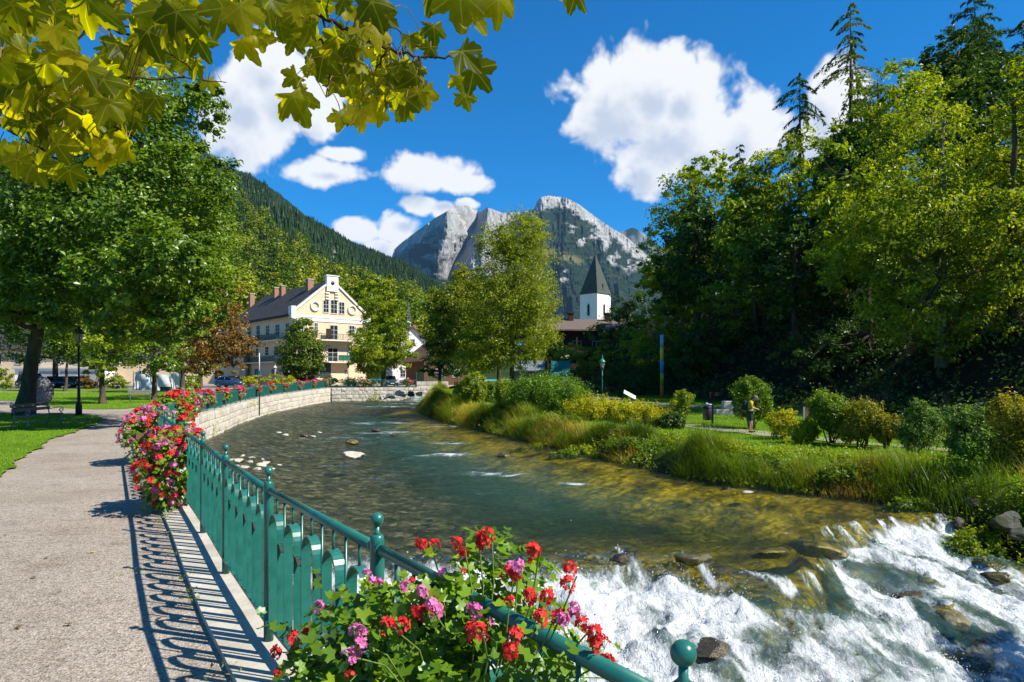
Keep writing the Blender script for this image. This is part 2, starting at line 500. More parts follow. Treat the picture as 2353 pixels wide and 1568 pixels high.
def mat_bed():
    m, nt, N, L = new_mat('river_bed_stones')
    v = objvec(N, L, (1, 1, 1), True)
    wv = N.new('ShaderNodeVectorMath'); wv.operation = 'ADD'
    nz = N.new('ShaderNodeTexNoise'); nz.inputs['Scale'].default_value = 3; nz.inputs['Detail'].default_value = 3; L.new(v, nz.inputs['Vector'])
    sc = N.new('ShaderNodeVectorMath'); sc.operation = 'SCALE'; sc.inputs['Scale'].default_value = .25; L.new(nz.outputs[1], sc.inputs[0])
    L.new(v, wv.inputs[0]); L.new(sc.outputs[0], wv.inputs[1])
    vo = N.new('ShaderNodeTexVoronoi'); vo.inputs['Scale'].default_value = 3.4; L.new(wv.outputs[0], vo.inputs['Vector'])
    sep = N.new('ShaderNodeSeparateColor'); L.new(vo.outputs['Color'], sep.inputs[0])
    big = noise(N, L, .9, 5, v, .62)
    brown = ramp(N, L, sep.outputs[0], [(0, (.05, .045, .028)), (.4, (.15, .125, .068)), (.75, (.28, .235, .13)), (1, (.46, .40, .27))])
    gold = ramp(N, L, big, [(.28, (.035, .05, .006)), (.42, (.24, .19, .006)), (.58, (.66, .50, .008)), (.75, (.90, .66, .012))])
    deep = ramp(N, L, big, [(.3, (.012, .03, .012)), (.55, (.03, .065, .022)), (.75, (.10, .13, .02))])
    col = mix_rgb(N, L, attr(N, 'gold'), brown, gold)
    col = mix_rgb(N, L, attr(N, 'deep'), col, deep)
    edge = ramp(N, L, vo.outputs['Distance'], [(.25, (1.15, 1.15, 1.15)), (.6, (.35, .33, .3))])
    col = mix_rgb(N, L, .5, col, edge, 'MULTIPLY')
    inv = N.new('ShaderNodeMath'); inv.operation = 'MULTIPLY'; inv.inputs[1].default_value = -1; L.new(vo.outputs['Distance'], inv.inputs[0])
    princ(N, L, col, .8, .1, 0, bump(N, L, inv.outputs[0], .8, .08)); return m
def N_turb(N, L):
    m = N.new('ShaderNodeMapRange'); L.new(attr(N, 'turb'), m.inputs[0]); m.inputs[1].default_value = .15; m.inputs[2].default_value = .6; return m.outputs[0]
def mat_water(name, scale, foam_fine):
    m, nt, N, L = new_mat(name)
    v = objvec(N, L, (1, 1, 1), True)
    v2 = objvec(N, L, (1.0, 2.1, 1), True)
    mp = N.new('ShaderNodeMapping'); mp.vector_type = 'POINT'; gg = N.new('ShaderNodeNewGeometry'); L.new(gg.outputs['Position'], mp.inputs[0]); mp.inputs['Rotation'].default_value = (0, 0, math.radians(-30)); mp.inputs['Scale'].default_value = (1.5, .55, 1); vf = mp.outputs[0]
    n1 = noise(N, L, 1.5*scale, 3, v2, .5, .5); n2 = noise(N, L, 6.5*scale, 4, v2, .6, .4)
    ad = N.new('ShaderNodeMath'); ad.operation = 'MULTIPLY_ADD'; L.new(n2, ad.inputs[0]); ad.inputs[1].default_value = .42; L.new(n1, ad.inputs[2])
    nrm = bump(N, L, ad.outputs[0], 1.0, WAVE)
    fr = N.new('ShaderNodeFresnel'); fr.inputs[0].default_value = 1.333; L.new(nrm, fr.inputs['Normal'])
    tr = N.new('ShaderNodeBsdfTransparent'); tr.inputs[0].default_value = (.92, .94, .80, 1)
    tb = N.new('ShaderNodeBsdfDiffuse'); L.new(mix_rgb(N, L, N_turb(N, L), (.035, .13, .11), (.15, .20, .20)), tb.inputs[0])
    m0 = N.new('ShaderNodeMixShader'); L.new(attr(N, 'turb'), m0.inputs[0]); L.new(tr.outputs[0], m0.inputs[1]); L.new(tb.outputs[0], m0.inputs[2])
    gl = N.new('ShaderNodeBsdfGlossy'); gl.inputs['Roughness'].default_value = .06; L.new(nrm, gl.inputs['Normal'])
    m1 = N.new('ShaderNodeMixShader'); L.new(fr.outputs[0], m1.inputs[0]); L.new(m0.outputs[0], m1.inputs[1]); L.new(gl.outputs[0], m1.inputs[2])
    # foam: white aerated water where the mask, broken by fine noise, is high
    f1 = noise(N, L, 6*foam_fine, 6, vf, .68, 1.4); f2 = noise(N, L, 26*foam_fine, 4, vf, .65, .8)
    fa = N.new('ShaderNodeMath'); fa.operation = 'MULTIPLY_ADD'; L.new(f2, fa.inputs[0]); fa.inputs[1].default_value = .28; L.new(f1, fa.inputs[2])
    fs = N.new('ShaderNodeMath'); fs.operation = 'ADD'; L.new(fa.outputs[0], fs.inputs[0]); L.new(attr(N, 'foam'), fs.inputs[1])
    fm = N.new('ShaderNodeMapRange'); fm.interpolation_type = 'SMOOTHSTEP'; L.new(fs.outputs[0], fm.inputs[0])
    fm.inputs[1].default_value = .80; fm.inputs[2].default_value = 1.62
    fd = N.new('ShaderNodeBsdfPrincipled')
    L.new(ramp(N, L, fs.outputs[0], [(.9/2, (.34, .44, .45)), (1.25/2, (.60, .67, .68)), (1.55/2, (.80, .83, .84))]) if False else mix_rgb(N, L, fm.outputs[0], (.22, .30, .31), (.61, .64, .65)), fd.inputs['Base Color'])
    fd.inputs['Roughness'].default_value = .45; fd.inputs['Specular IOR Level'].default_value = .35
    L.new(bump(N, L, fa.outputs[0], 1.0, .075), fd.inputs['Normal'])
    m2 = N.new('ShaderNodeMixShader'); L.new(fm.outputs[0], m2.inputs[0]); L.new(m1.outputs[0], m2.inputs[1]); L.new(fd.outputs[0], m2.inputs[2])
    o = N.new('ShaderNodeOutputMaterial'); L.new(m2.outputs[0], o.inputs[0]); return m
WAVE = .42
M_PATH = mat_path(); M_LAWN = mat_lawn(); M_BANK = mat_bank(); M_BED = mat_bed()
M_WATER = mat_water('river_water', 1.0, 1.0)
M_CONC = surf('pale_concrete', (.50, .46, .39), (.34, .31, .25), 2.5, .85, .2, .5, 22, .015, ws=True)
M_STONE = [surf('wall_stone_%d' % i, a, b, 4, .85, .2, .7, 16, .025, ws=True) for i, (a, b) in enumerate(
    [((.60, .555, .47), (.42, .385, .32)), ((.57, .525, .445), (.38, .35, .29)), ((.63, .585, .50), (.46, .42, .355)), ((.52, .485, .41), (.33, .305, .25))])]
M_MORTAR = surf('wall_mortar', (.42, .39, .33), (.26, .24, .195), 5, .95, .1, .5, 30, .02, ws=True)

# ------------------------------------------------------------------ ground sheets
def poly_sheet(name, outline, zf, step, mat, kind='structure', jitter=0, lift=0):
    pts = [Vector((p[0], p[1])) for p in outline]
    n = len(pts)
    xs = [p.x for p in pts]; ys = [p.y for p in pts]
    inner = []
    if step:
        P = np.array([(p.x, p.y) for p in pts]); Q = np.roll(P, -1, 0)
        gx, gy = np.meshgrid(np.arange(min(xs)+step/2, max(xs), step), np.arange(min(ys)+step/2, max(ys), step))
        gx = gx.ravel(); gy = gy.ravel(); ins = np.zeros(gx.shape, bool); dm = np.full(gx.shape, 1e9)
        for (a, b), (c, d) in zip(P, Q):
            cond = ((b > gy) != (d > gy)); 
            with np.errstate(divide='ignore', invalid='ignore'):
                xi = (c-a)*(gy-b)/(d-b)+a
            ins ^= cond & (gx < xi)
            l2 = (c-a)**2+(d-b)**2+1e-12; t = np.clip(((gx-a)*(c-a)+(gy-b)*(d-b))/l2, 0, 1)
            dm = np.minimum(dm, np.hypot(gx-a-t*(c-a), gy-b-t*(d-b)))
        k = ins & (dm > step*.3)
        inner = [Vector((a, b)) for a, b in zip(gx[k], gy[k])]
    V, E, Fc, _, _, _ = delaunay_2d_cdt(pts+inner, [], [list(range(n))], 1, 1e-5)
    X = np.array([v.x for v in V]); Y = np.array([v.y for v in V]); Z = zf(X, Y)+lift
    me = bpy.data.meshes.new(name); me.from_pydata(np.stack([X, Y, Z], 1).tolist(), [], [list(f) for f in Fc])
    me.update()
    if len(me.polygons) and me.polygons[0].normal.z < 0: me.flip_normals()
    return tag(link(name, me, None, mat), kind=kind)

FARWALL = [(-24.0, 90.7), (-17.5, 92.6), (-9.0, 95.6)]
outline = [(p.x, p.y) for p in WL[::2]]+FARWALL+[(-9.0, 104), (-7.5, 125), (-5, 160), (2, 220), (-260, 220), (-260, -30), (4, -30)]
poly_sheet('ground', outline, zl, 8, M_PATH)
tag(link('valley_floor', grid_mesh('valley_floor', np.linspace(-5000, 8000, 40), np.linspace(-1500, 8500, 40), lambda X, Y: X*0-6), None, M_BANK), kind='structure')

def jitter_line(P, amp, step=.25, seed=1):
    Q = resample(P, step); r = random.Random(seed); o = []
    ph = [r.uniform(0, 9) for _ in range(3)]
    for i, q in enumerate(Q):
        s = i*step
        a = amp*(.5*math.sin(s*1.3+ph[0])+.5*math.sin(s*3.1+ph[1])+.7*r.uniform(-1, 1))
        o.append((q.x+a, q.y+a*.4))
    return o
g = lambda px, py: tuple(left_at(px, py)[:2])
lawn_near = jitter_line([(-7.6, 9.2), g(0, 1094), g(55, 1052), g(100, 1024), g(128, 1006), g(185, 990), g(236, 966), g(215, 957), g(180, 955), g(110, 953), g(40, 951), (-34, 36.5)], .10, .25, 3)+[(-60, 36), (-60, 2), (-12, 2)]
poly_sheet('lawn', lawn_near, zl, 4, M_LAWN, lift=.035)
lawn_far = jitter_line([(-60, 57), g(60, 922), g(91, 931), g(182, 941), g(276, 941), g(310, 938), (-24.2, 47), (-26.2, 58), (-27.5, 68), (-29, 86)], .12, .3, 5)+[(-44, 88), (-70, 84), (-90, 80), (-90, 60)]
poly_sheet('lawn', lawn_far, zl, 4, M_LAWN, lift=.035)
poly_sheet('park_path', [(-70, 76), (-48, 70.5), (-36, 72), (-29.5, 76), (-29.5, 77.4), (-36, 73.6), (-48, 72.2), (-70, 78)], zl, 4, M_PATH, lift=.045)
M_ASPH = surf('grey_asphalt', (.11, .11, .115), (.08, .08, .085), 3, .9, .2, .3, 60, .005, ws=True)
poly_sheet('street', [(-120, 92), (-32, 92), (-25.5, 93.5), (-10, 97.2), (-10, 103), (-24, 104.5), (-40, 105), (-120, 104)], zl, 4, M_ASPH, lift=.02)

# kerb strip under the railing
ks = [p for p in FLS]
mb = MB(); Lk = offset_line(ks, -.30); Rk = offset_line(ks, .20)
for i in range(0, len(ks)-3, 3):
    g_ = .004
    a, b = Lk[i], Lk[i+3]; c, d = Rk[i+3], Rk[i]
    z0 = zl1(a.y); z1 = zl1(b.y); e = (b-a).normalized()*g_; r = random.Random(i); up = .045+r.uniform(-.006, .006)
    V = [(*(a+e).xy, z0-.1), (*(b-e).xy, z1-.1), (*(c-e).xy, z1-.1), (*(d+e).xy, z0-.1), (*(a+e).xy, z0+up), (*(b-e).xy, z1+up), (*(c-e).xy, z1+up), (*(d+e).xy, z0+up)]
    mb.add(V, [(0, 3, 2, 1), (4, 5, 6, 7), (0, 1, 5, 4), (1, 2, 6, 5), (2, 3, 7, 6), (3, 0, 4, 7)])
tag(mb.obj('kerb', M_CONC), kind='structure')

# right bank
def soil_shade_f(X, Y):
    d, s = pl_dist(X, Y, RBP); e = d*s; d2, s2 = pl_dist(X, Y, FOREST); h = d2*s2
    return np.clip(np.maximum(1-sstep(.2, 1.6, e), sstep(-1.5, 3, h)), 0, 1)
xs = np.concatenate([np.arange(-14, 32, .4), np.arange(32, 150, 3)]); ys = np.concatenate([np.arange(2, 48, .4), np.arange(48, 110, .8), np.arange(110, 300, 5)])
tag(link('river_bank', grid_mesh('river_bank', xs, ys, zr, True, {'soil_shade': soil_shade_f}), None, M_BANK), kind='structure')
def ribbon(name, P, w, zf, lift, mat):
    Q = resample(P, .5); mb = MB(); V = []
    for i, q in enumerate(Q):
        t = (Q[min(i+1, len(Q)-1)]-Q[max(i-1, 0)]).normalized(); n = Vector((t.y, -t.x, 0))
        for k in range(5):
            p = q+n*(w*(k/4-.5)); V.append((p.x, p.y, zf(p.x, p.y)+lift))
    mb.add(V, [(i*5+k, (i+1)*5+k, (i+1)*5+k+1, i*5+k+1) for i in range(len(Q)-1) for k in range(4)])
    o = mb.obj(name, mat); 
    if o.data.polygons[0].normal.z < 0: o.data.flip_normals()
    return tag(o, kind='structure')
ribbon('bank_path', [(3, 50), (6, 42), (8.7, 34.6), (10.9, 31.0), (14.2, 25.9), (17.5, 21.5), (20, 15)], 1.5, zr1, .035, M_PATH)
M_PLAZA = surf('dark_plaza', (.16, .15, .14), (.11, .105, .10), 3, .9, .2, .3, 40, .006, ws=True)
ribbon('plaza', [(4.5, 78), (7.5, 62), (10.5, 53), (15, 46), (20, 42)], 3.4, zr1, .035, M_PLAZA)

# river bed and water
def bed_depth(X, Y):
    d1, s1 = pl_dist(X, Y, RBP); d2, s2 = pl_dist(X, Y, WLP)
    return .12+.62*sstep(0, 4.5, d1)*sstep(0, 5.5, d2)
def bed_z(X, Y):
    return wz(X, Y)-bed_depth(X, Y)*np.where(Y < lip(X)+1, .6, 1)+(fbm(X*2.3, Y*2.3, 3)-.5)*.12
def bed_gold(X, Y):
    d1, s1 = pl_dist(X, Y, RBP)
    a = 1-sstep(2.4, 7.0, d1+3*(fbm(X*.5, Y*.5, 3)-.5)); b = (1-sstep(16, 23, Y+2*(fbm(X*.6, Y*.6, 3)-.5)))*sstep(-.5, 3, X)
    return np.clip(np.maximum(a, b), 0, 1)
def bed_deep(X, Y):
    d1, s1 = pl_dist(X, Y, RBP); d2, s2 = pl_dist(X, Y, WLP)
    return sstep(2.2, 5, d1)*sstep(5.5, 9.5, d2+2.5*(fbm(X*.4, Y*.4, 3)-.5))*(1-.8*(1-sstep(15, 19, Y)))
inriver = lambda X, Y: ((pl_dist(X, Y, WLP)[1]*pl_dist(X, Y, WLP)[0] > -.25) | (Y > 90.4)) & (pl_dist(X, Y, RBP)[0]*pl_dist(X, Y, RBP)[1] < .9)
xs = np.arange(-26, 15, .3); ys = np.concatenate([np.arange(5, 40, .3), np.arange(40, 120, .8)])
tag(link('river_bed', grid_mesh('river_bed', xs, ys, bed_z, True, {'gold': bed_gold, 'deep': bed_deep}, inriver), None, M_BED), kind='structure')

def flow(X, Y):
    al = X*.5-Y*.87; ac = X*.87+Y*.5; w = .8*fbm(X*.8+3, Y*.8, 3); return al+w, ac+.9*fbm(X*.7+40, Y*.7, 3)
def foam_near(X, Y):
    t = lip(X)-Y+.3*(fbm(X*1.6, Y*1.6, 3)-.5)
    fs = np.interp(X, [-8, 1.5, 3.5, 5.0, 6.3, 7.2, 8.5, 12], [.0, .05, .25, .75, 1.1, .5, .1, .1])
    base = sstep(fs-.1, fs+.5, t)
    al, ac = flow(X, Y)
    n = fbm(ac*1.35, al*.62, 4, .55); n2 = fbm(ac*5.5, al*2.0, 4, .6); n3 = fbm(X*.75+7, Y*.75, 3)
    dens = np.interp(t-fs, [0, .5, 1.2, 2.2, 4, 8], [.50, .72, .62, .52, .48, .52])
    f = base*(dens-.04+2.3*(n-.48)+.9*(n2-.5)+1.5*(n3-.5))
    f = f+sstep(6.0, 8.5, X)*sstep(0, .4, t)*.10
    # strings of bubbles where the sheet bends over the ledge
    f = np.maximum(f, sstep(-.15, .1, t)*(1-sstep(.3, .6, t))*1.5*np.clip(fbm(ac*7, al*1.0, 3)-.47, 0, 1)*2)
    return np.clip(f, 0, 1.0)
def z_near(X, Y):
    z = wz(X, Y); f = foam_near(X, Y)
    wx = X+.5*fbm(X*1.1, Y*1.1, 3); wy = Y+.5*fbm(X*1.1+40, Y*1.1, 3)
    t = lip(X)-Y; a = sstep(0, .5, t)
    z = z+a*(.30*(fbm(wx*.95, wy*.95, 3)-.5)+.26*(ridged(wx*2.0, wy*1.6, 4, .55)-.55)+.07*(ridged(wx*6.5, wy*5.5, 3)-.5))
    z = z+a*.11*f*(fbm(X*6, Y*6, 4, .55)-.35)
    z = z+(1-a)*.035*(fbm(X*2.2, Y*4, 3)-.5)
    for (bx, by, br, bh) in HUMPS:
        q = ((X-bx)**2+(Y-by)**2)/(br*br); z = z+bh*np.exp(-q*1.5)
    return z
HUMPS = [(3.45, 13.35, .55, .20), (6.5, 14.6, .62, .22), (2.25, 13.7, .36, .22), (8.3, 12.8, .8, .24), (2.9, 12.75, .33, .24), (3.9, 12.1, .4, .16), (1.2, 12.4, .5, .16), (2.6, 11.1, .5, .14), (5.2, 11.3, .7, .18), (7.3, 12.4, .6, .22), (0.2, 12.7, .5, .15), (6.6, 10.6, .6, .15)]
turb_f = lambda X, Y: np.clip(.085+.13*bed_deep(X, Y)-.07*bed_gold(X, Y), .01, 1)
xs = np.arange(-8.5, 14, .05); ys = np.arange(8.6, 18.01, .05)
tag(link('rapids', grid_mesh('rapids', xs, ys, z_near, True, {'foam': foam_near, 'turb': lambda X, Y: np.clip(turb_f(X, Y)+.55*sstep(.1, .9, lip(X)-Y)*(.25+1.2*fbm(X*.9, Y*.9, 3)-.3), 0, .8)}, inriver), None, M_WATER), kind='structure')
RIFFLE = [(-3.0, 29.5, .9), (-7.2, 40, 1.3), (-9.2, 48, 1.6), (-4.4, 44.5, 1.2), (-9.5, 36.5, .9), (-.6, 24.0, .75), (-13, 60, 1.6), (-12.5, 74, 2.6), (-10.5, 82, 3.2), (-9.5, 88, 2.6), (-7.6, 91, 2.2), (-3.0, 34.0, .8), (2.0, 22, .5)]
def foam_far(X, Y):
    f = X*0
    n = fbm(X*1.5, Y*4.5, 4, .6)
    for (a, b, r) in RIFFLE:
        q = ((X-a)/(1.6*r))**2+((Y-b)/(.55*r))**2; f = np.maximum(f, np.exp(-q*.8)*(.46+2.0*(n-.5)))
    up = Y-(86+np.clip(-7-X, 0, 30)*.75)
    w = sstep(-3.5, -.6, up)*(1-sstep(1.8, 3, up))*sstep(-14.5, -12.5, X)
    f = np.maximum(f, w*(.62+.9*(n-.5)))
    f = f+.42*np.clip(fbm(X*1.1, Y*3.0, 4, .6)-.585, 0, 1)*3
    return np.clip(f, 0, 1)
def z_far(X, Y):
    return wz(X, Y)+(.16*(fbm(X*.7, Y*1.5, 4)-.5)+.10*(ridged(X*1.1+Y*.3, Y*2.1, 3)-.5))*sstep(18, 24, Y)+.035*(fbm(X*2.2, Y*4, 3)-.5)
xs = np.arange(-26, 14, .2); ys = np.concatenate([np.arange(18.0, 60, .2), np.arange(60, 140, .6)])
tag(link('river', grid_mesh('river', xs, ys, z_far, True, {'foam': foam_far, 'turb': turb_f}, inriver), None, M_WATER), kind='structure')

# spray thrown up by the rapids: nobody could count it
def build_spray():
    r = np.random.default_rng(4); n = 42000
    X = r.uniform(-7, 11, n); Y = r.uniform(9, 17, n)
    f = foam_near(X, Y); k = f+r.uniform(-.25, .25, n) > .62
    X = X[k]; Y = Y[k]; Z = z_near(X, Y); m = len(X)
    t = lip(X)-Y
    Z = Z+r.exponential(.07, m)*np.where((t > .2) & (t < 1.3), 1.8, .9)
    s = r.uniform(.003, .011, m)*np.where(r.random(m) < .06, 1.6, 1)
    base = np.array([(1, 0, 0), (0, 1, 0), (-1, 0, 0), (0, -1, 0), (0, 0, 1.2), (0, 0, -1.2)])
    V = (np.stack([X, Y, Z], 1)[:, None, :]+base[None]*s[:, None, None]*r.uniform(.6, 1.4, (m, 6, 1))).reshape(-1, 3)
    T = np.array([(0, 1, 4), (1, 2, 4), (2, 3, 4), (3, 0, 4), (1, 0, 5), (2, 1, 5), (3, 2, 5), (0, 3, 5)])
    F = (T[None]+np.arange(m)[:, None, None]*6).reshape(-1, 3)
    mt, nt, N, L = new_mat('spray_water'); princ(N, L, (.62, .65, .66), .3, .5)
    tag(link('spray', fast_mesh('spray', V, F, True), None, mt), kind='stuff')
build_spray()

# ------------------------------------------------------------------ river walls of stone blocks
def stone_variants(n, seed, rough=.035, cham=.07):
    out = []
    for k in range(n):
        r = random.Random(seed+k)
        V = []
        for (z, s) in ((0, 1.0), (1, 1.0)): pass
        j = lambda a: r.uniform(-a, a)
        # back ring, shoulder ring, face ring  (x along wall, y outwards, z up), unit block
        B = [(-.5, 0, -.5), (.5, 0, -.5), (.5, 0, .5), (-.5, 0, .5)]
        Sh = [(x*.985+j(rough*.5), .80+j(.05), z*.975+j(rough*.5)) for x, _, z in B]
        Fa = [(x*(1-cham)+j(rough), 1.0+j(.12), z*(1-cham*1.6)+j(rough)) for x, _, z in B]
        V = B+Sh+Fa+[(j(.1), 1.08+j(.12), j(.1))]
        F = []
        for i in range(4):
            F += [(i, (i+1) % 4, 4+(i+1) % 4, 4+i), (4+i, 4+(i+1) % 4, 8+(i+1) % 4, 8+i), (8+i, 8+(i+1) % 4, 12)]
        me = bpy.data.meshes.new('stone'); me.from_pydata(V, [], [f[::-1] for f in F]); me.update()
        bm = bmesh.new(); bm.from_mesh(me); bmesh.ops.recalc_face_normals(bm, faces=bm.faces); bm.to_mesh(me); bm.free()
        me.materials.append(M_STONE[k % len(M_STONE)]); out.append(me)
    return out
SV = stone_variants(12, 50)
def wall_run(root, line, ztop, zbot, heights, lens, depth, seed, name='stone', limit=300):
    """line: list of Vectors with the river on the right-hand side"""
    r = random.Random(seed)
    L = [0]
    for a, b in zip(line[:-1], line[1:]): L.append(L[-1]+(b-a).length)
    def pos(s):
        s = min(max(s, 0), L[-1]-1e-4)
        i = max(k for k in range(len(L)-1) if L[k] <= s) if len(L) < 40 else int(np.searchsorted(L, s, 'right')-1)
        i = min(i, len(line)-2); t = (s-L[i])/(L[i+1]-L[i]); return line[i].lerp(line[i+1], t), (line[i+1]-line[i]).normalized()
    cnt = 0
    rows = len(heights); cum = [0]
    for h in heights: cum.append(cum[-1]+h)
    for k in range(rows):
        s = -r.uniform(0, .5)*lens
        while s < L[-1]:
            l = lens*r.uniform(.65, 1.4); a = max(s, 0); b = min(s+l, L[-1]); s += l
            if b-a < .15: continue
            p, t = pos((a+b)/2)
            zt = ztop(p); zb = zbot(p); H = zt-zb
            z0 = zt-H*cum[k+1]/cum[-1]; z1 = zt-H*cum[k]/cum[-1]
            o = link(name, SV[r.randrange(len(SV))], root)
            o.location = (p.x, p.y, (z0+z1)/2); o.rotation_euler = (r.uniform(-.02, .02), 0, math.atan2(t.y, t.x)+PI)
            o.scale = (b-a-.012, depth*r.uniform(.88, 1.15), z1-z0-.012)
            cnt += 1
    return cnt
i0 = min(i for i, p in enumerate(WL) if p.y > 27.5)
curve = [p.copy() for p in WL[i0:]]
root = empty('river_wall', (0, 0, 0), 'long curved retaining wall of pale stone blocks below the far railing', 'wall')
core = MB(); V = []
full = offset_line(FLS, .13)
for p in full:
    V += [(p.x, p.y, wz1(p.x+.5, p.y)-1.2), (p.x, p.y, zl1(p.y)+.0)]
core.add(V, [(2*i, 2*i+2, 2*i+3, 2*i+1) for i in range(len(full)-1)])
core.obj('mortar', M_MORTAR, root)
n1 = wall_run(root, offset_line(FLS, .12)[i0:], lambda p: zl1(p.y)-.02, lambda p: wz1(p.x+.6, p.y)-.25, [.5, .42, .55, .5], 1.15, .11, 8)
n_near = wall_run(root, offset_line(FLS, .12)[4:i0], lambda p: zl1(p.y)-.02, lambda p: wz1(p.x+.6, p.y)-.4, [.7, .7, .7], 3.2, .10, 9, 'concrete_block')
fw = [Vector((p[0], p[1], 0)) for p in resample(FARWALL, .5)] if False else [Vector((q.x, q.y, 0)) for q in resample(FARWALL, .5)]
root = empty('rubble_wall', (0, 0, 0), 'rough pale rubble wall with moss patches across the far bend', 'wall')
core = MB(); V = []
for p in fw: V += [(p.x, p.y, -2.2), (p.x, p.y, zl1(p.y)+.02)]
core.add(V, [(2*i, 2*i+2, 2*i+3, 2*i+1) for i in range(len(fw)-1)]); core.obj('mortar', M_MORTAR, root)
n2 = wall_run(root, fw, lambda p: zl1(p.y)-.0, lambda p: -1.35, [.4, .45, .5, .55], .72, .22, 19)
root = empty('wall_pier', (-11.2, 94.8, 0), 'taller block of stone wall at the right end of the far bend', 'wall')
pl = [Vector((-2.0, -.62, 0)), Vector((2.3, .75, 0))]
mb = MB(); mb.prism([(-2.0, -.5, -1.5), (2.3, .9, -1.5), (2.0, 2.0, -1.5), (-2.3, .6, -1.5)], (0, 0, 2.98)); mb.obj('mortar', M_MORTAR, root)
wall_run(root, pl, lambda p: 1.5, lambda p: -1.3, [.5, .45, .5, .55, .5], .75, .2, 23)
print('stones', n1, n_near, n2)
# ------------------------------------------------------------------ foliage
def unit(v): return v/np.maximum(np.linalg.norm(v, axis=-1, keepdims=True), 1e-9)
def leaf_quads(P, Nn, size, r, aspect=.55, fold=.25, tang=None):
    """diamond leaves (two triangles each side of the mid-rib) at P with normals Nn"""
    m = len(P)
    R = r.normal(size=(m, 3)) if tang is None else tang
    T = unit(R-Nn*(R*Nn).sum(1, keepdims=True)); B = np.cross(Nn, T)
    s = size[:, None] if isinstance(size, np.ndarray) else size
    a = P-T*s*.5; c = P+T*s*.5-Nn*s*.12; b = P+B*s*aspect*.5+Nn*s*fold*.3-T*s*.05; d = P-B*s*aspect*.5+Nn*s*fold*.3-T*s*.05
    V = np.stack([a, b, c, d], 1).reshape(-1, 3)
    F = np.arange(m*4).reshape(-1, 4)
    return V, F
def clump_points(blobs, n, r, per=46, crad=.17, shell=.45, flat=.6):
    """leaf positions gathered in clumps spread through ellipsoids; returns P, outward direction, clump tone"""
    w = np.array([b[3]*b[4]*b[5] for b in blobs])**.72; w = w/w.sum()
    PP = []; OO = []; TT = []
    nc = max(4, n//per)
    which = r.choice(len(blobs), nc, p=w)
    for bi, b in enumerate(blobs):
        k = int((which == bi).sum())
        if k == 0: continue
        c = np.array(b[:3]); rad = np.array(b[3:6])
        d = unit(r.normal(size=(k, 3)))
        rr = (shell+(1-shell)*r.random(k)**.6)*r.uniform(.86, 1.12, k)
        cc = c+d*rad*rr[:, None]
        cr = crad*rad.mean()*r.uniform(.6, 1.5, k)
        m = per
        off = np.clip(r.normal(size=(k, m, 3)), -1.75, 1.75)*np.array([1, 1, flat])*cr[:, None, None]*.62
        P = cc[:, None, :]+off
        PP.append(P.reshape(-1, 3)); 
        o = unit(d*.8+off/np.maximum(cr[:, None, None], 1e-6)*.35 if False else np.repeat(d[:, None, :], m, 1)*.8+off/cr[:, None, None]*.5)
        OO.append(o.reshape(-1, 3)); TT.append(np.repeat(r.normal(0, .16, k), m))
    return np.concatenate(PP), np.concatenate(OO), np.concatenate(TT)
def crown(name, blobs, n, size, seed, per=46, crad=.17, shell=.45, flat=.6, up=.42, aspect=.6, hue=None, zmin=None, rnd=.75):
    r = np.random.default_rng(seed)
    P, O, T = clump_points(blobs, n, r, per, crad, shell, flat)
    if zmin is not None:
        k = P[:, 2] > zmin+r.normal(0, .15, len(P)); P = P[k]; O = O[k]; T = T[k]
    Nn = unit(O*.55+np.array([0, 0, up])+r.normal(size=P.shape)*rnd*.6)
    sz = size*r.uniform(.65, 1.3, len(P))
    V, F = leaf_quads(P, Nn, sz, r, aspect)
    tone = np.clip(.45+T+r.normal(0, .14, len(P)), 0, 1)
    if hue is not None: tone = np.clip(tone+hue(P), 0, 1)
    return fast_mesh(name, V, F, False, {'v': ('FACE', tone)})

M_BARK = surf('grey_brown_bark', (.115, .085, .06), (.04, .03, .022), 3, .95, .1, 1.0, 14, .04, stretch=(1, 1, .25))
M_BARK2 = surf('pale_bark', (.20, .17, .135), (.08, .065, .05), 3, .95, .1, 1.0, 14, .03, stretch=(1, 1, .25))
def wander(a, b, n, amp, r):
    a = Vector(a); b = Vector(b); out = []
    for i in range(n+1):
        t = i/n; p = a.lerp(b, t)
        k = amp*math.sin(PI*t)
        out.append(p+Vector((r.uniform(-k, k), r.uniform(-k, k), r.uniform(-k, k)*.5)))
    return out
def trunk_mesh(name, h, r0, r1, limbs, seed, lean=(0, 0), flare=1.5, n=10):
    """tapered trunk with a flared foot, limbs: list of (z on trunk, end point, radius)"""
    r = random.Random(seed); mb = MB()
    N = 9; pts = []; rad = []
    for i in range(N+1):
        t = i/N; pts.append(Vector((lean[0]*t+r.uniform(-.03, .03)*h*.25*(0 < i), lean[1]*t+r.uniform(-.03, .03)*h*.25*(0 < i), h*t)))
        rad.append((r0+(r1-r0)*t)*(1+(flare-1)*math.exp(-t*h/.35)))
    pts = [Vector((0, 0, -.25))]+pts; rad = [rad[0]*1.05]+rad
    mb.tube(pts, rad, n)
    for (z, e, rr) in limbs:
        t = min(z/h, .98)*N; i = int(t); p = pts[i+1].lerp(pts[min(i+2, N+1)], t-i)
        W = wander(p, e, 5, .12*(Vector(e)-p).length, r)
        mb.tube(W, [rr*(1-.16*k) for k in range(6)], 6, cap=False)
        for q in range(2):
            k = r.randrange(2, 5); d = Vector((r.uniform(-1, 1), r.uniform(-1, 1), r.uniform(-.1, .9)))*(Vector(e)-p).length*.4
            mb.tube(wander(W[k], W[k]+d, 4, .1, r), [rr*.4*(1-.2*j) for j in range(5)], 5, cap=False)
    return mb.mesh(name)
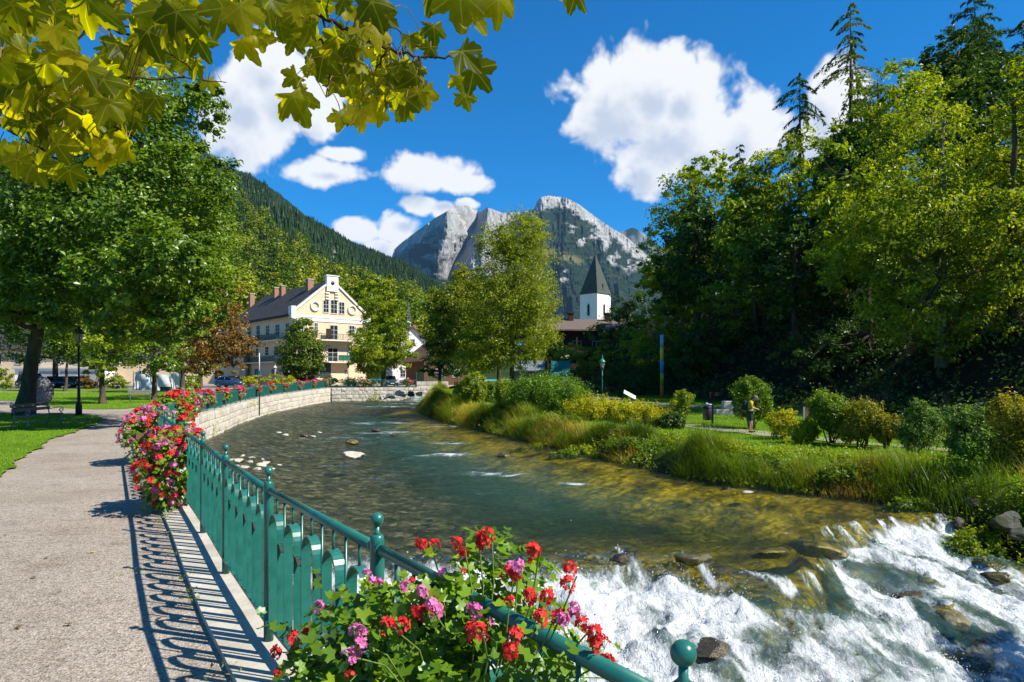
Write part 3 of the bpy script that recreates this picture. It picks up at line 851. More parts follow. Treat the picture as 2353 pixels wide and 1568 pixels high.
def auto_limbs(blobs, h, r0, k, seed):
    r = random.Random(seed); out = []
    for i in range(k):
        b = blobs[r.randrange(len(blobs))]
        d = Vector((r.gauss(0, 1), r.gauss(0, 1), r.gauss(0, .8))).normalized()*.75
        e = Vector((b[0]+d.x*b[3], b[1]+d.y*b[4], b[2]+d.z*b[5]))
        if math.hypot(e.x, e.y) > 7.0: continue
        z = max(h*.35, min(h*.95, e.z-.45*math.hypot(e.x, e.y))); out.append((z, e, r0*r.uniform(.22, .42)))
    return out
def tree(name, loc, blobs, n, size, mat, h, r0, label, group, seed, limbs=9, bark=None, cat='tree', **kw):
    """blobs are in metres from the foot of the trunk"""
    t = empty(name, loc, label, cat, group)
    tk = {k: kw.pop(k) for k in ('lean', 'flare') if k in kw}
    link('trunk', trunk_mesh('trunk', h, r0, r0*.3, auto_limbs(blobs, h, r0, limbs, seed), seed, **tk), t, bark or M_BARK)
    link('crown', crown('crown', blobs, n, size, seed, **kw), t, mat)
    return t
def wblobs(base, L):
    """blobs given in place coordinates -> from the foot"""
    return [(b[0]-base[0], b[1]-base[1], b[2]-base[2], b[3], b[4], b[5]) for b in L]
def pblob(px, py, d, rx, ry, depth=None):
    """ellipsoid seen at px,py at distance d with half sizes in photo pixels"""
    p = at(px, py, d); k = d/F_PX
    return (p.x, p.y, p.z, rx*k, depth if depth else (rx+ry)*.5*k, ry*k)

LM = leaf_mat('maple_foliage', (.028, .055, .006), (.08, .14, .012), (.19, .25, .03), .38, .5, .35)
LM_Y = leaf_mat('yellow_green_foliage', (.045, .075, .003), (.15, .195, .006), (.33, .345, .010), .4, .3)
LM_B = leaf_mat('bright_foliage', (.04, .075, .004), (.13, .185, .007), (.29, .32, .011), .4, .3)
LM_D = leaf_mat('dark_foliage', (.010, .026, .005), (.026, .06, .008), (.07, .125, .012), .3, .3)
LM_G = leaf_mat('golden_foliage', (.045, .075, .005), (.13, .17, .008), (.30, .25, .012), .4, .3)
LM_R = leaf_mat('russet_foliage', (.045, .035, .012), (.13, .075, .02), (.27, .15, .03), .35, .3)
LM_N = leaf_mat('needle_foliage', (.012, .03, .008), (.03, .065, .014), (.075, .12, .03), .2, .2)

# ---- left bank: park maples and others
b0 = (-23.6, 33.0, 0)
big = [pblob(330, 500, 28.5, 190, 200, 4.5), pblob(440, 400, 27, 95, 75, 2.3), pblob(330, 265, 29, 150, 120, 3.2), pblob(130, 500, 30, 170, 190, 4.0),
       pblob(420, 620, 26, 105, 110, 2.6), pblob(120, 700, 29, 160, 80, 3.0), pblob(330, 740, 27.5, 120, 60, 2.6), pblob(40, 620, 32, 150, 150, 4), pblob(300, 640, 23.5, 120, 95, 2.2), pblob(395, 585, 22.6, 95, 95, 1.8), pblob(380, 720, 24, 90, 60, 1.8), pblob(470, 250, 28.5, 50, 60, 1.2), pblob(500, 690, 27, 55, 60, 1.5)]
bb = wblobs(b0, big)
tree('maple_tree', b0, bb, 92000, .20, LM, 12, .36, 'huge dark green maple filling the left side behind the bench', 'trees in the park on the left', 21, limbs=16, per=60, crad=.15, shell=.35, up=.7, flare=1.5, lean=(3.2, -2))
def park_tree(name, px, py, blobs, n, size, mat, h, r0, label, seed, **kw):
    b = left_at(px, py); return tree(name, tuple(b), wblobs(b, blobs), n, size, mat, h, r0, label, 'trees in the park on the left', seed, **kw)
park_tree('park_tree', 235.6, 930, [pblob(245, 800, 46, 75, 62, 2.2), pblob(215, 740, 47, 110, 70, 3), pblob(300, 760, 46, 60, 50, 1.6), pblob(225, 840, 45, 42, 26, 1.0)], 9000, .2, LM_B, 6.5, .19,
          'slim tree with low bright foliage standing on the lawn right of the black lamp post', 31, crad=.2)
park_tree('park_tree', 354, 919.6, [pblob(350, 800, 53, 85, 50, 2.4), pblob(320, 750, 54, 90, 60, 3), pblob(380, 840, 53, 60, 22, 1.4)], 8500, .22, LM, 7, .18,
          'dark trunked tree in front of the silver tarpaulin', 32, crad=.2)
park_tree('russet_tree', 419, 906, [pblob(480, 770, 58, 95, 75, 3), pblob(545, 800, 58, 52, 40, 1.6), pblob(500, 700, 59, 60, 60, 2), pblob(430, 820, 58, 60, 45, 2), pblob(520, 845, 57, 40, 30, 1.2)], 12000, .24, LM_R, 7.5, .26,
          'russet brown tree by the first curve of the far railing', 33, hue=lambda P: np.where(fbm(P[:, 0]*.6, P[:, 2]*.6, 2) > .55, -.1, .1), crad=.2)
park_tree('park_tree', 459.5, 896, [pblob(440, 720, 72, 80, 90, 4), pblob(500, 640, 72, 45, 70, 2.5), pblob(470, 830, 72, 35, 30, 1.5)], 8000, .3, LM_B, 9, .24, 'green tree behind the russet tree with a bare straight trunk', 34)
park_tree('park_tree', 126.6, 891.6, [pblob(120, 740, 90, 150, 90, 5), pblob(60, 800, 92, 80, 40, 4), pblob(230, 790, 90, 80, 50, 4)], 9000, .36, LM_D, 11, .40, 'old tree with a wide pale flared foot far back on the lawn', 35, flare=1.9)
park_tree('park_tree', 149, 900, [pblob(170, 800, 76, 50, 40, 2.5), pblob(160, 760, 76, 60, 40, 3)], 3500, .3, LM_D, 7, .17, 'thin leaning tree far back on the lawn behind the memorial stone', 36, lean=(.6, 0))
park_tree('park_tree', 228, 887, [pblob(225, 800, 88, 60, 45, 3), pblob(250, 770, 88, 70, 40, 3)], 4000, .32, LM_D, 8, .27, 'dark tree at the back of the lawn beside the hedge', 37)

# ---- far bank in front of the houses
def free_tree(name, p, blobs, n, size, mat, h, r0, label, group, seed, **kw):
    return tree(name, tuple(p), wblobs(p, blobs), n, size, mat, h, r0, label, group, seed, **kw)
VG = 'trees in front of the village houses'
p = Vector((at(695, 880, 97).x, 97, .7))
free_tree('round_tree', p, [pblob(697, 812, 97, 52, 50, 3.0), pblob(697, 765, 97, 32, 34, 2.0), pblob(690, 842, 97, 50, 28, 2.8)], 15000, .34, leaf_mat('olive_foliage', (.02, .045, .005), (.065, .11, .008), (.16, .18, .012), .35, .3), 4, .2, 'small neat conical tree before the yellow house', VG, 41, crad=.22)
p = Vector((at(882, 880, 98).x, 98, .8))
free_tree('weeping_tree', p, [pblob(865, 800, 98, 62, 62, 4), pblob(862, 700, 98, 42, 65, 2.8), pblob(905, 745, 98, 36, 60, 2.4), pblob(915, 810, 98, 45, 40, 3), pblob(845, 665, 98, 30, 34, 1.8), pblob(892, 660, 98, 18, 36, 1.2), pblob(850, 830, 98, 50, 34, 3.4)], 24000, .40, LM_B, 11, .35, 'tall light green tree with drooping boughs at the right end of the yellow house', VG, 42, crad=.16, up=.2, aspect=.4, hue=lambda P: .18*(fbm(P[:, 0]*.8, P[:, 2]*.8, 2) > .6))
# ---- big pair on the point of the right bank
RG = 'trees on the point of the right bank'
p = right_at(1178, 925)
free_tree('willow_tree', p, [pblob(1190, 640, p.y, 88, 125, 2.8), pblob(1200, 545, p.y, 62, 66, 1.9), pblob(1232, 730, p.y, 56, 90, 2.3), pblob(1135, 565, p.y, 48, 48, 1.4), pblob(1140, 700, p.y-.5, 75, 100, 2.4), pblob(1190, 800, p.y, 62, 55, 2.0), pblob(1110, 800, p.y, 75, 60, 2.3)],
          52000, .19, leaf_mat('willow_foliage', (.05, .075, .004), (.155, .195, .006), (.32, .32, .012), .42, .3), 13.2, .22, 'tall airy yellow-green tree with visible branches on the point', RG, 51, limbs=34, bark=M_BARK, per=30, crad=.17, shell=.3, aspect=.45)
p = right_at(1145, 922); p.y += 3; p.x = at(1145, 0, p.y).x
free_tree('golden_tree', p, [pblob(1060, 720, p.y+2, 70, 75, 2.8), pblob(1075, 650, p.y+2, 40, 45, 1.6), pblob(1020, 780, p.y+1, 45, 50, 2), pblob(1110, 790, p.y, 60, 60, 2.4), pblob(1000, 700, p.y+2, 25, 40, 1.2)],
          34000, .21, LM_G, 9, .23, 'golden green tree leaning left behind the tall airy one', RG, 52, limbs=14, per=36, crad=.16, hue=lambda P: .22*sstep(5.0, 10, P[:, 2])-.22)
p = Vector((at(1010, 850, 84).x, 84, .6))
free_tree('creeper_tree', p, [pblob(1010, 810, 84, 40, 45, 3), pblob(1050, 835, 82, 40, 35, 3), pblob(985, 850, 84, 22, 20, 1.5)], 5500, .3, LM_D, 5, .2, 'dark creeper-hung tree in front of the brown timber house', RG, 53)

# ---- forest on the right-hand slope: nearest trees placed one by one
FG = 'trees of the wood on the right slope'
FOR = [
 # name, foot px, d, blobs, n, leaf, mat, label
 ('beech_tree', 1600, 74, [(1600, 470, 85, 110), (1630, 400, 60, 55), (1540, 560, 70, 100), (1570, 700, 75, 90), (1500, 640, 45, 45), (1500, 780, 90, 80)], 14000, .40, LM_B, 'leafy tree at the left edge of the wood beside the church spire'),
 ('beech_tree', 1760, 66, [(1770, 430, 90, 95), (1840, 360, 70, 60), (1730, 560, 95, 110), (1680, 690, 90, 90), (1800, 640, 110, 130)], 15000, .36, LM_B, 'bright leafy tree in the left half of the wood under the two feathery conifers'),
 ('ash_tree', 2168, 42, [(2090, 480, 170, 130), (2120, 330, 130, 110), (2010, 590, 130, 110), (2200, 590, 150, 130), (2130, 720, 150, 90), (2260, 430, 110, 120), (2060, 700, 100, 70), (2200, 790, 90, 45)], 30000, .25, LM_Y, 'broad airy tree on a pale trunk right of the middle of the wood'),
 ('beech_tree', 2020, 58, [(2060, 240, 100, 90), (1990, 360, 100, 90), (2130, 220, 80, 80), (1960, 480, 80, 100)], 13000, .34, LM_B, 'full bright crown rising behind the broad airy tree'),
 ('beech_tree', 2330, 40, [(2330, 520, 110, 120), (2360, 340, 90, 130), (2300, 680, 110, 90), (2400, 650, 130, 150), (2390, 190, 80, 80)], 16000, .26, LM_Y, 'yellow-green tree cut by the right edge of the view'),
 ('beech_tree', 2200, 62, [(2190, 120, 75, 60), (2240, 200, 90, 80), (2150, 160, 50, 45), (2300, 210, 80, 90)], 10000, .36, LM_D, 'dark crown standing high on the slope near the top right corner'),
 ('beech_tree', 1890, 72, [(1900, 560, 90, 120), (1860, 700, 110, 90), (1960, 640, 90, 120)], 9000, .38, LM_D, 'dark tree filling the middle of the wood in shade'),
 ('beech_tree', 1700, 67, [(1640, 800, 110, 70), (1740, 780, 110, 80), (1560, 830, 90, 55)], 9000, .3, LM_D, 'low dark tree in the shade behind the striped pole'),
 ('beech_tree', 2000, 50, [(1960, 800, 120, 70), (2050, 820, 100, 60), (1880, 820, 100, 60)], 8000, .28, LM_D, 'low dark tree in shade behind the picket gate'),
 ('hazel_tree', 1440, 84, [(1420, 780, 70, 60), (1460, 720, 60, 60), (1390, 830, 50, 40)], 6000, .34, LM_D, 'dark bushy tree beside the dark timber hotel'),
]
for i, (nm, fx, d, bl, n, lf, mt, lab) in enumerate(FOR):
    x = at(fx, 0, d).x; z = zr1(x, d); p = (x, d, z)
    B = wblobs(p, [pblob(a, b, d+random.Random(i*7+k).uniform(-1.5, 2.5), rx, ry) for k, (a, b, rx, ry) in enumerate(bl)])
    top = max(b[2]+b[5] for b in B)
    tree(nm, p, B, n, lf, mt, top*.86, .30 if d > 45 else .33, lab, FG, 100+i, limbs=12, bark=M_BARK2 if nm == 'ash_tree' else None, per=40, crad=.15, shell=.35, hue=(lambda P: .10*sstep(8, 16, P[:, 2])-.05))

# conifers with drooping sprays
def conifer_mesh(name, h, r, n_br, seed, droop=.5, z0=.12, dens=1.0, irregular=.25, cs=.3):
    g = np.random.default_rng(seed); mb = MB()
    mb.tube([(0, 0, -.5), (0, 0, h*.5), (0, 0, h)], [h*.012+.05, h*.008+.03, .015], 7)
    PP = []; TT = []; NN = []; TN = []
    for i in range(n_br):
        t = z0+(1-z0)*((i+g.random())/n_br)**.9; z = h*t
        L = r*(1-t)**.5*g.uniform(1-irregular, 1+irregular)+.2
        a = g.uniform(0, 2*PI); d = np.array([math.cos(a), math.sin(a), 0])
        u = np.linspace(0, 1, 7); lift = g.uniform(.05, .3)
        path = np.array([0, 0, z])+d*(L*u)[:, None]; path[:, 2] += L*(lift*u-droop*u**2*1.0)
        mb.tube([tuple(q) for q in path], [.03*(1-.85*k) for k in u], 4, cap=False, smooth=False)
        m = max(4, int(L*16*dens)); w = g.random(m)**.7
        q = np.stack([np.interp(w, u, path[:, k]) for k in range(3)], 1)
        sd = np.array([-d[1], d[0], 0]); side = g.uniform(-1, 1, m)
        q = q+sd*(side*.28*L*(1.05-w))[:, None]; q[:, 2] -= np.abs(side)*.1*L+g.uniform(0, .16, m)
        PP.append(q); TT.append(d*.6+sd*(side*.9)[:, None]+np.array([0, 0, -.75])*g.uniform(.4, 1.5, (m, 1)))
        NN.append(unit(np.array([0, 0, 1.])+d*.5+g.normal(size=(m, 3))*.5)); TN.append(np.clip(.5+g.normal(0, .15, m)+g.normal(0, .1), 0, 1))
    P = np.concatenate(PP); T = np.concatenate(TT); Nn = np.concatenate(NN); tn = np.concatenate(TN)
    V, F = leaf_quads(P, Nn, cs*g.uniform(.6, 1.4, len(P)), g, .32, .1, T)
    return mb.mesh('trunk'), fast_mesh('crown', V, F, False, {'v': ('FACE', tn)})
LM_F = leaf_mat('feathery_needles', (.025, .05, .010), (.07, .10, .016), (.16, .19, .03), .3, .1)
CON = [(1955, 5, 82, 5.6, 'tall feathery conifer with drooping tips rising left of the wood', 58, .62, 1.5, LM_F),
       (1838, 165, 84, 5.4, 'shorter feathery conifer left of the tallest feathery one', 52, .58, 1.5, LM_F),
       (2240, -20, 76, 5.4, 'blue-green conifer whose tip reaches the top edge of the view', 90, .35, 1.2, LM_N),
       (2165, 260, 52, 2.6, 'dark narrow spruce in front of the bright crowns on the right', 110, .45, 1.6, LM_D),
       (2355, 40, 66, 3.6, 'dark spruce in the top right corner', 80, .4, 1.1, LM_N),
       (1700, 330, 86, 2.8, 'small dark conifer peeping over the leafy trees near the big cloud', 60, .4, 1.2, LM_D),
       (1590, 400, 92, 3.2, 'dark conifer behind the leafy tree by the church spire', 70, .4, 1.2, LM_D)]
for i, (px, py, d, r, lab, nb, dr, dn, mt) in enumerate(CON):
    x = at(px, 0, d).x; z = zr1(x, d); top = at(px, py, d).z; h = top-z
    a, b = conifer_mesh('conifer', h, r, int(nb*h/20), 300+i, dr, .1, dn, cs=.52, irregular=.5)
    t = empty('conifer_tree', (x, d, z), lab, 'tree', FG); link('trunk', a, t, M_BARK); link('crown', b, t, mt)
# the rest of the wood on the slope: share four crowns
FOREXTRA = 1
protos = []
for k in range(4):
    rr = random.Random(70+k)
    bl = [(rr.uniform(-1, 1), rr.uniform(-1, 1), 8+rr.uniform(-1, 1), 3.6, 3.6, 4.5), (rr.uniform(-2, 2), rr.uniform(-2, 2), 11.5, 2.4, 2.4, 3), (rr.uniform(-2.5, 2.5), rr.uniform(-2.5, 2.5), 6, 3, 3, 2.5)]
    protos.append((trunk_mesh('trunk', 12, .28, .08, auto_limbs(bl, 12, .28, 7, k), k), crown('crown', bl, 5000, .46, 400+k, per=40, crad=.2)))
rr = random.Random(9)
spots = [(27, 52), (38, 54), (30, 60), (24, 66), (35, 67), (42, 62), (20, 72), (28, 76), (38, 78), (25, 88), (34, 92), (24, 102), (46, 74), (52, 60), (56, 84), (32, 116), (48, 100), (24, 58), (18, 78)]
for i, (x, y) in enumerate(spots):
    a, b = protos[i % 4]
    t = empty('wood_tree', (x+rr.uniform(-1, 1), y+rr.uniform(-1, 1), zr1(x, y)-.1), 'full-crowned tree in the dense mass of the wood on the slope', 'tree', 'trees massed deep in the wood', rz=rr.uniform(0, 6.28))
    s = rr.uniform(.8, 1.15) if y > 30 else rr.uniform(.65, .8); t.scale = (s, s, s*rr.uniform(.9, 1.15))
    link('trunk', a, t, M_BARK); link('crown', b, t, LM_D if i % 3 else LM_B)
# a tree by the water just beyond the right edge, whose shade lies over the rapids
bl = [(0, 0, 4.6, 2.0, 2.0, 2.0), (.6, .5, 6.2, 1.3, 1.3, 1.3), (-.9, -.3, 3.8, 1.3, 1.3, 1.0)]
tree('alder_tree', (14.2, 8.0, zr1(14.2, 8.0)), [(b[0]-.4, b[1]+.2, b[2]-.2, *b[3:]) for b in bl], 8000, .2, LM_B, 6.2, .16, 'riverside tree just outside the right edge shading the rapids', None, 77)

bl = [(0, 0, 5.0, 2.3, 2.3, 2.4), (-.9, .3, 3.4, 1.6, 1.6, 1.2), (.8, .4, 7.0, 1.4, 1.4, 1.4)]
tree('alder_tree', (21.0, 12.0, zr1(21.0, 12.0)), bl, 7000, .2, LM_B, 7, .16, 'second riverside tree outside the right edge, shading the corner of the bank', None, 78)
# ---- shrubs
M_STEM = surf('shrub_stem', (.16, .12, .08), (.07, .05, .035), 6, .9, .1)
def shrub(name, p, blobs, n, size, mat, label, group, seed, stems=9, hs=.8, cat='shrub', **kw):
    t = empty(name, tuple(p), label, cat, group); r = random.Random(seed); mb = MB()
    B = wblobs(p, blobs)
    for k in range(stems):
        b = B[r.randrange(len(B))]; e = Vector((b[0]+r.uniform(-.5, .5)*b[3], b[1]+r.uniform(-.5, .5)*b[4], b[2]+r.uniform(-.2, .4)*b[5]))
        mb.tube(wander((r.uniform(-.12, .12), r.uniform(-.12, .12), -.15), e, 4, .08*e.length, r), [.03, .026, .02, .014, .008], 5, cap=False)
    link('stems', mb.mesh('stems'), t, M_STEM)
    link('foliage', crown('foliage', blobs=B, n=n, size=size, seed=seed, **kw), t, mat)
    return t
LM_S = leaf_mat('shrub_foliage', (.03, .065, .005), (.085, .15, .008), (.19, .25, .012), .4, .3)
LM_SG = leaf_mat('grey_green_foliage', (.03, .065, .012), (.085, .15, .03), (.20, .28, .06), .35, .35)
LM_SY = leaf_mat('yellow_blossom_foliage', (.06, .09, .004), (.28, .27, .006), (.58, .50, .010), .4, .2)
LM_SO = leaf_mat('bronze_foliage', (.05, .07, .006), (.15, .16, .010), (.33, .22, .02), .4, .3)
SGp = 'shrubs along the right bank path'
def rshrub(name, px, py, bl, n, size, mat, label, seed, group=SGp, **kw):
    p = right_at(px, py); n = int(n*2.1); size *= 1.08; k_ = 1.0 if group == SGp else 1.13; bl = [(a, b-.06*ry*(k_ > 1), rx*k_, ry*(1+.7*(k_-1))) for (a, b, rx, ry) in bl]; kw.setdefault('crad', .18); kw.setdefault('flat', 1.35); kw.setdefault('up', .25)
    low = 'bank' in name; B0 = [pblob(a, b, p.y, rx, ry) for (a, b, rx, ry) in bl]; dz = (p.z-.12-min(q[2]-q[5]*.85 for q in B0)) if low else 0
    if low: return shrub(name, p, [(q[0], q[1], q[2]+dz, *q[3:]) for q in B0], n, size, mat, label, group, seed, **kw)
    return shrub(name, p, [pblob(a, b, p.y, rx, ry) for (a, b, rx, ry) in bl], n, size, mat, label, group, seed, **kw)
rshrub('shrub', 1911, 1023, [(1905, 945, 46, 40), (1890, 925, 30, 26), (1925, 970, 30, 34)], 5200, .085, LM_S, 'upright green shrub on bare stems, left of the two tallest beside the path', 501, crad=.2)
rshrub('shrub', 1978, 1030, [(1985, 960, 42, 40), (1965, 985, 32, 32), (2005, 945, 22, 22)], 4800, .085, LM_SO, 'golden-tipped shrub just right of the upright green shrub', 502, crad=.2)
rshrub('shrub', 2037, 1034, [(2045, 975, 34, 22), (2030, 1000, 22, 22)], 2400, .075, LM_SO, 'small thin twiggy shrub in front of the low picket fence', 503, stems=14)
rshrub('shrub', 2107, 1046, [(2118, 985, 46, 46), (2112, 945, 20, 28), (2140, 970, 26, 30), (2095, 1005, 30, 30)], 5600, .07, LM_SG, 'grey-green shrub with pointed tips in front of the picket fence', 504, crad=.2)
rshrub('shrub', 2222, 1058, [(2225, 1010, 54, 42), (2205, 960, 30, 30), (2245, 965, 30, 32), (2265, 1010, 30, 40)], 6600, .075, LM_SG, 'wide dark grey-green shrub near the right edge', 505, crad=.2)
rshrub('shrub', 2325, 1090, [(2340, 960, 56, 52), (2350, 1030, 60, 50), (2310, 1060, 40, 34), (2400, 980, 60, 70)], 8000, .085, LM_SO, 'tall bronze and green bush cut by the right edge of the view', 506, crad=.2)
rshrub('shrub', 1798, 1010, [(1795, 975, 36, 28), (1812, 960, 24, 20)], 2600, .08, LM_SY, 'yellow flowering bush right of the walker', 507, crad=.2)
rshrub('shrub', 1848, 1020, [(1845, 995, 36, 22), (1862, 985, 18, 24)], 2400, .08, LM_SY, 'low yellow flowering bush left of the upright green shrub', 508, crad=.2)
rshrub('shrub', 1730, 986, [(1728, 905, 44, 34), (1720, 885, 24, 22), (1745, 935, 36, 26), (1715, 935, 30, 30)], 3800, .10, LM_S, 'tall open shrub on slim grey stems behind the walker', 509, stems=12)
rshrub('shrub', 1565, 975, [(1566, 918, 24, 22), (1560, 945, 20, 20), (1585, 915, 14, 8)], 1800, .09, LM_B, 'small spiky bright green shrub between the yellow hedge and the litter bin', 510)
HG = 'clipped shrubs and hedges on the point'
rshrub('hedge_bush', 1260, 955, [(1262, 905, 72, 40), (1310, 925, 50, 36), (1215, 915, 50, 38)], 13000, .10, leaf_mat('yew_foliage', (.022, .055, .004), (.07, .14, .007), (.17, .25, .010), .35, .3), 'big rounded green bush in the middle of the right bank', 511, group=HG, crad=.16)
rshrub('hedge_bush', 1190, 950, [(1200, 905, 30, 30), (1180, 920, 22, 28)], 3800, .11, LM_Y, 'yellow-green bush at the left shoulder of the big rounded bush', 512, group=HG)
rshrub('flower_hedge', 1380, 968, [(1355, 940, 52, 26), (1420, 948, 44, 24), (1385, 950, 40, 22)], 7000, .09, LM_SY, 'yellow flowering low hedge beside the old street lamp', 513, group=HG, crad=.2)
rshrub('flower_hedge', 1490, 975, [(1470, 955, 44, 24), (1520, 966, 42, 18), (1445, 955, 30, 22)], 6000, .09, LM_SY, 'yellow flowering low hedge in front of the tilted white sign', 514, group=HG, crad=.2)
rshrub('hedge_bush', 1550, 985, [(1545, 970, 30, 16), (1520, 975, 26, 14)], 2400, .10, LM_D, 'low dark bush ending the yellow hedge at its right', 515, group=HG)
rshrub('ball_shrub', 1090, 930, [(1090, 890, 24, 30), (1090, 905, 26, 24)], 5200, .12, LM_B, 'tall rounded green shrub left of the tree trunks on the point', 516, group=HG, crad=.13, shell=.7)
rshrub('ball_shrub', 1122, 918, [(1122, 893, 14, 15)], 1700, .11, LM_S, 'small clipped ball shrub between the two trunks and the tall rounded shrub', 517, group=HG, crad=.13, shell=.7)
rshrub('hedge_bush', 1160, 945, [(1158, 910, 18, 36)], 3400, .11, LM_B, 'narrow upright bush just left of the airy tree trunk', 518, group=HG)
rshrub('hedge_bush', 1060, 925, [(1060, 900, 18, 18), (1075, 915, 20, 12), (1110, 915, 22, 12)], 3000, .12, LM_G, 'low golden bush at the foot of the tall rounded shrub', 519, group=HG)
rshrub('bank_bush', 2235, 1118, [(2240, 1090, 60, 34), (2190, 1105, 44, 26)], 4200, .09, LM_B, 'low leafy bush on the slope below the wide grey-green shrub', 521, group='bushes on the bank slope')
rshrub('bank_bush', 2335, 1150, [(2330, 1115, 60, 40), (2290, 1130, 40, 26)], 4200, .09, LM_S, 'leafy bush on the slope in the right corner above the boulders', 522, group='bushes on the bank slope')
rshrub('bank_bush', 2090, 1090, [(2095, 1072, 50, 22), (2050, 1080, 36, 16)], 3200, .09, LM_S, 'low dark green bush on the slope below the pointed grey-green shrub', 523, group='bushes on the bank slope')
rshrub('bank_bush', 1940, 1066, [(1945, 1050, 46, 17), (1900, 1056, 30, 12)], 2600, .09, LM_S, 'low green mound on the slope below the golden-tipped shrub', 524, group='bushes on the bank slope')
rshrub('bank_bush', 1235, 985, [(1235, 968, 44, 18), (1195, 972, 30, 14)], 2600, .11, LM_Y, 'yellow-green low bush on the slope below the big rounded bush', 525, group='bushes on the bank slope')
rshrub('bank_bush', 1330, 1000, [(1335, 985, 44, 17), (1295, 990, 30, 14)], 2600, .10, LM_B, 'green low bush on the slope below the left yellow hedge', 526, group='bushes on the bank slope')
rshrub('bank_bush', 1010, 940, [(1010, 925, 34, 16), (1040, 932, 30, 14)], 2400, .13, LM_G, 'golden tufted bush at the tip of the point', 527, group='bushes on the bank slope')
rshrub('bank_bush', 1440, 1010, [(1445, 995, 46, 16), (1490, 1000, 36, 12)], 2600, .10, LM_S, 'green low bush on the slope below the right yellow hedge', 528, group='bushes on the bank slope')
# greenery round the kiosk and the far end
rshrub('shrub', 1215, 890, [(1215, 855, 30, 24)], 3000, .2, LM_G, 'round golden bush left of the green-roofed kiosk', 520, group='bushes round the kiosk')
p = at(1390, 830, 78)
for i, (px, py, d, rx, ry, mt, lab) in enumerate([(1320, 810, 74, 34, 22, LM_Y, 'pale green bush above the kiosk roof'), (1385, 815, 80, 26, 26, LM_B, 'fern-like bush high on the bank right of the kiosk'), (1275, 800, 82, 26, 26, LM_B, 'leafy bush behind the kiosk under the hotel balcony'),
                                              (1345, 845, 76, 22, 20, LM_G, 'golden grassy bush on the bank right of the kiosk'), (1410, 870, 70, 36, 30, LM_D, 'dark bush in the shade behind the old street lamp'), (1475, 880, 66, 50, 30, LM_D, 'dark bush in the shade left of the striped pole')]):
    q = at(px, py, d); z = zr1(q.x, d); z = min(z, q.z-ry/F_PX*d*.9)
    shrub('shrub', (q.x, d, z), [pblob(px, py, d, rx, ry), pblob(px-rx*.4, py+ry*.5, d, rx*.8, ry*.7)], 2600, .22, mt, lab, 'bushes round the kiosk', 540+i)
# hedges of yellow blossom on the left far bank
for i, (px, py, rx, ry, d, mt, lab, n) in enumerate([
    (585, 873, 28, 12, 92, LM_SY, 'left one of two yellow-flowering hedge clumps behind the railing below the yellow house', 2600),
    (645, 872, 36, 13, 92, LM_SY, 'yellow-flowering hedge clump between the blue car and the small conical tree', 3000),
    (757, 873, 22, 9, 97, LM_SY, 'yellow-flowering hedge clump right of the red car', 1800),
    (830, 876, 55, 9, 97.5, LM_SY, 'long low yellow-flowering hedge under the yellow gable', 3000),
    (262, 872, 34, 14, 86, LM_Y, 'tall yellow-green perennials left of the silver tarpaulin', 2600),
    (10, 862, 26, 16, 84, LM_Y, 'yellow-green bush at the left edge behind the big trunk', 2200),
    (442, 878, 18, 18, 70, LM_B, 'round green bush right of the silver tarpaulin', 2200),
    (205, 872, 26, 14, 86, LM_R, 'reddish flowering bush behind the lamp post on the lawn', 1800)]):
    q = at(px, py, d); z = zl1(d)
    shrub('hedge_clump', (q.x, d, z), [pblob(px, py, d, rx, ry, 1.0), (q.x, d, (q.z+z)/2, rx/F_PX*d*.95, .9, max(.3, (q.z-z)*.6))], n, .2, mt, lab, 'flowering hedges and bushes on the left bank', 560+i, crad=.2)

# leafy undergrowth that covers the shaded slope: nobody could count it
r = np.random.default_rng(88); n = 5200; X = r.uniform(9, 70, n); Y = r.uniform(8, 100, n)
d2, s2 = pl_dist(X, Y, FOREST); h = d2*s2; k = (h > .3) & (h < 34) & (np.abs(X/Y) < 1.2); X = X[k]; Y = Y[k]; Z = zr(X, Y); m = len(X); hh = r.uniform(.3, 1.3, m)
Q = np.repeat(np.stack([X, Y, Z+hh*.5], 1), 26, 0)+r.normal(size=(m*26, 3))*np.repeat(hh, 26)[:, None]*np.array([.75, .75, .42])
V, F = leaf_quads(Q, unit(r.normal(size=Q.shape)*.5+np.array([-.3, -.3, .6])), r.uniform(.14, .36, len(Q)), r, .6)
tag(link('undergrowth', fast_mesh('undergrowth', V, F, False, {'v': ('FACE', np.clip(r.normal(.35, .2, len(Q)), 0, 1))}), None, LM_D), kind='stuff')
# ------------------------------------------------------------------ far terrain: wooded hill, rock mountain
def polar_sheet(name, pxs, n, dfun, zfun, attrs=None, mat=None, kind='structure'):
    """surface swept out over compass directions (columns) and from near to far (rows)"""
    A = np.array([(p-1176.5)/F_PX for p in pxs]); Sx = np.linspace(0, 1, n)
    PX, SS = np.meshgrid(np.array(pxs, float), Sx)
    D = dfun(PX, SS); Z = zfun(PX, SS, D); K = (PX-1176.5)/F_PX
    V = np.stack([K*D, D, Z], -1).reshape(-1, 3); nx = len(pxs)
    i = np.arange(nx-1)[None, :]+np.arange(n-1)[:, None]*nx
    F = np.stack([i, i+1, i+1+nx, i+nx], -1).reshape(-1, 4)
    at_ = {k: ('POINT', f(PX, SS).ravel()) for k, f in (attrs or {}).items()}
    return tag(link(name, fast_mesh(name, V, F, True, at_), None, mat), kind=kind)

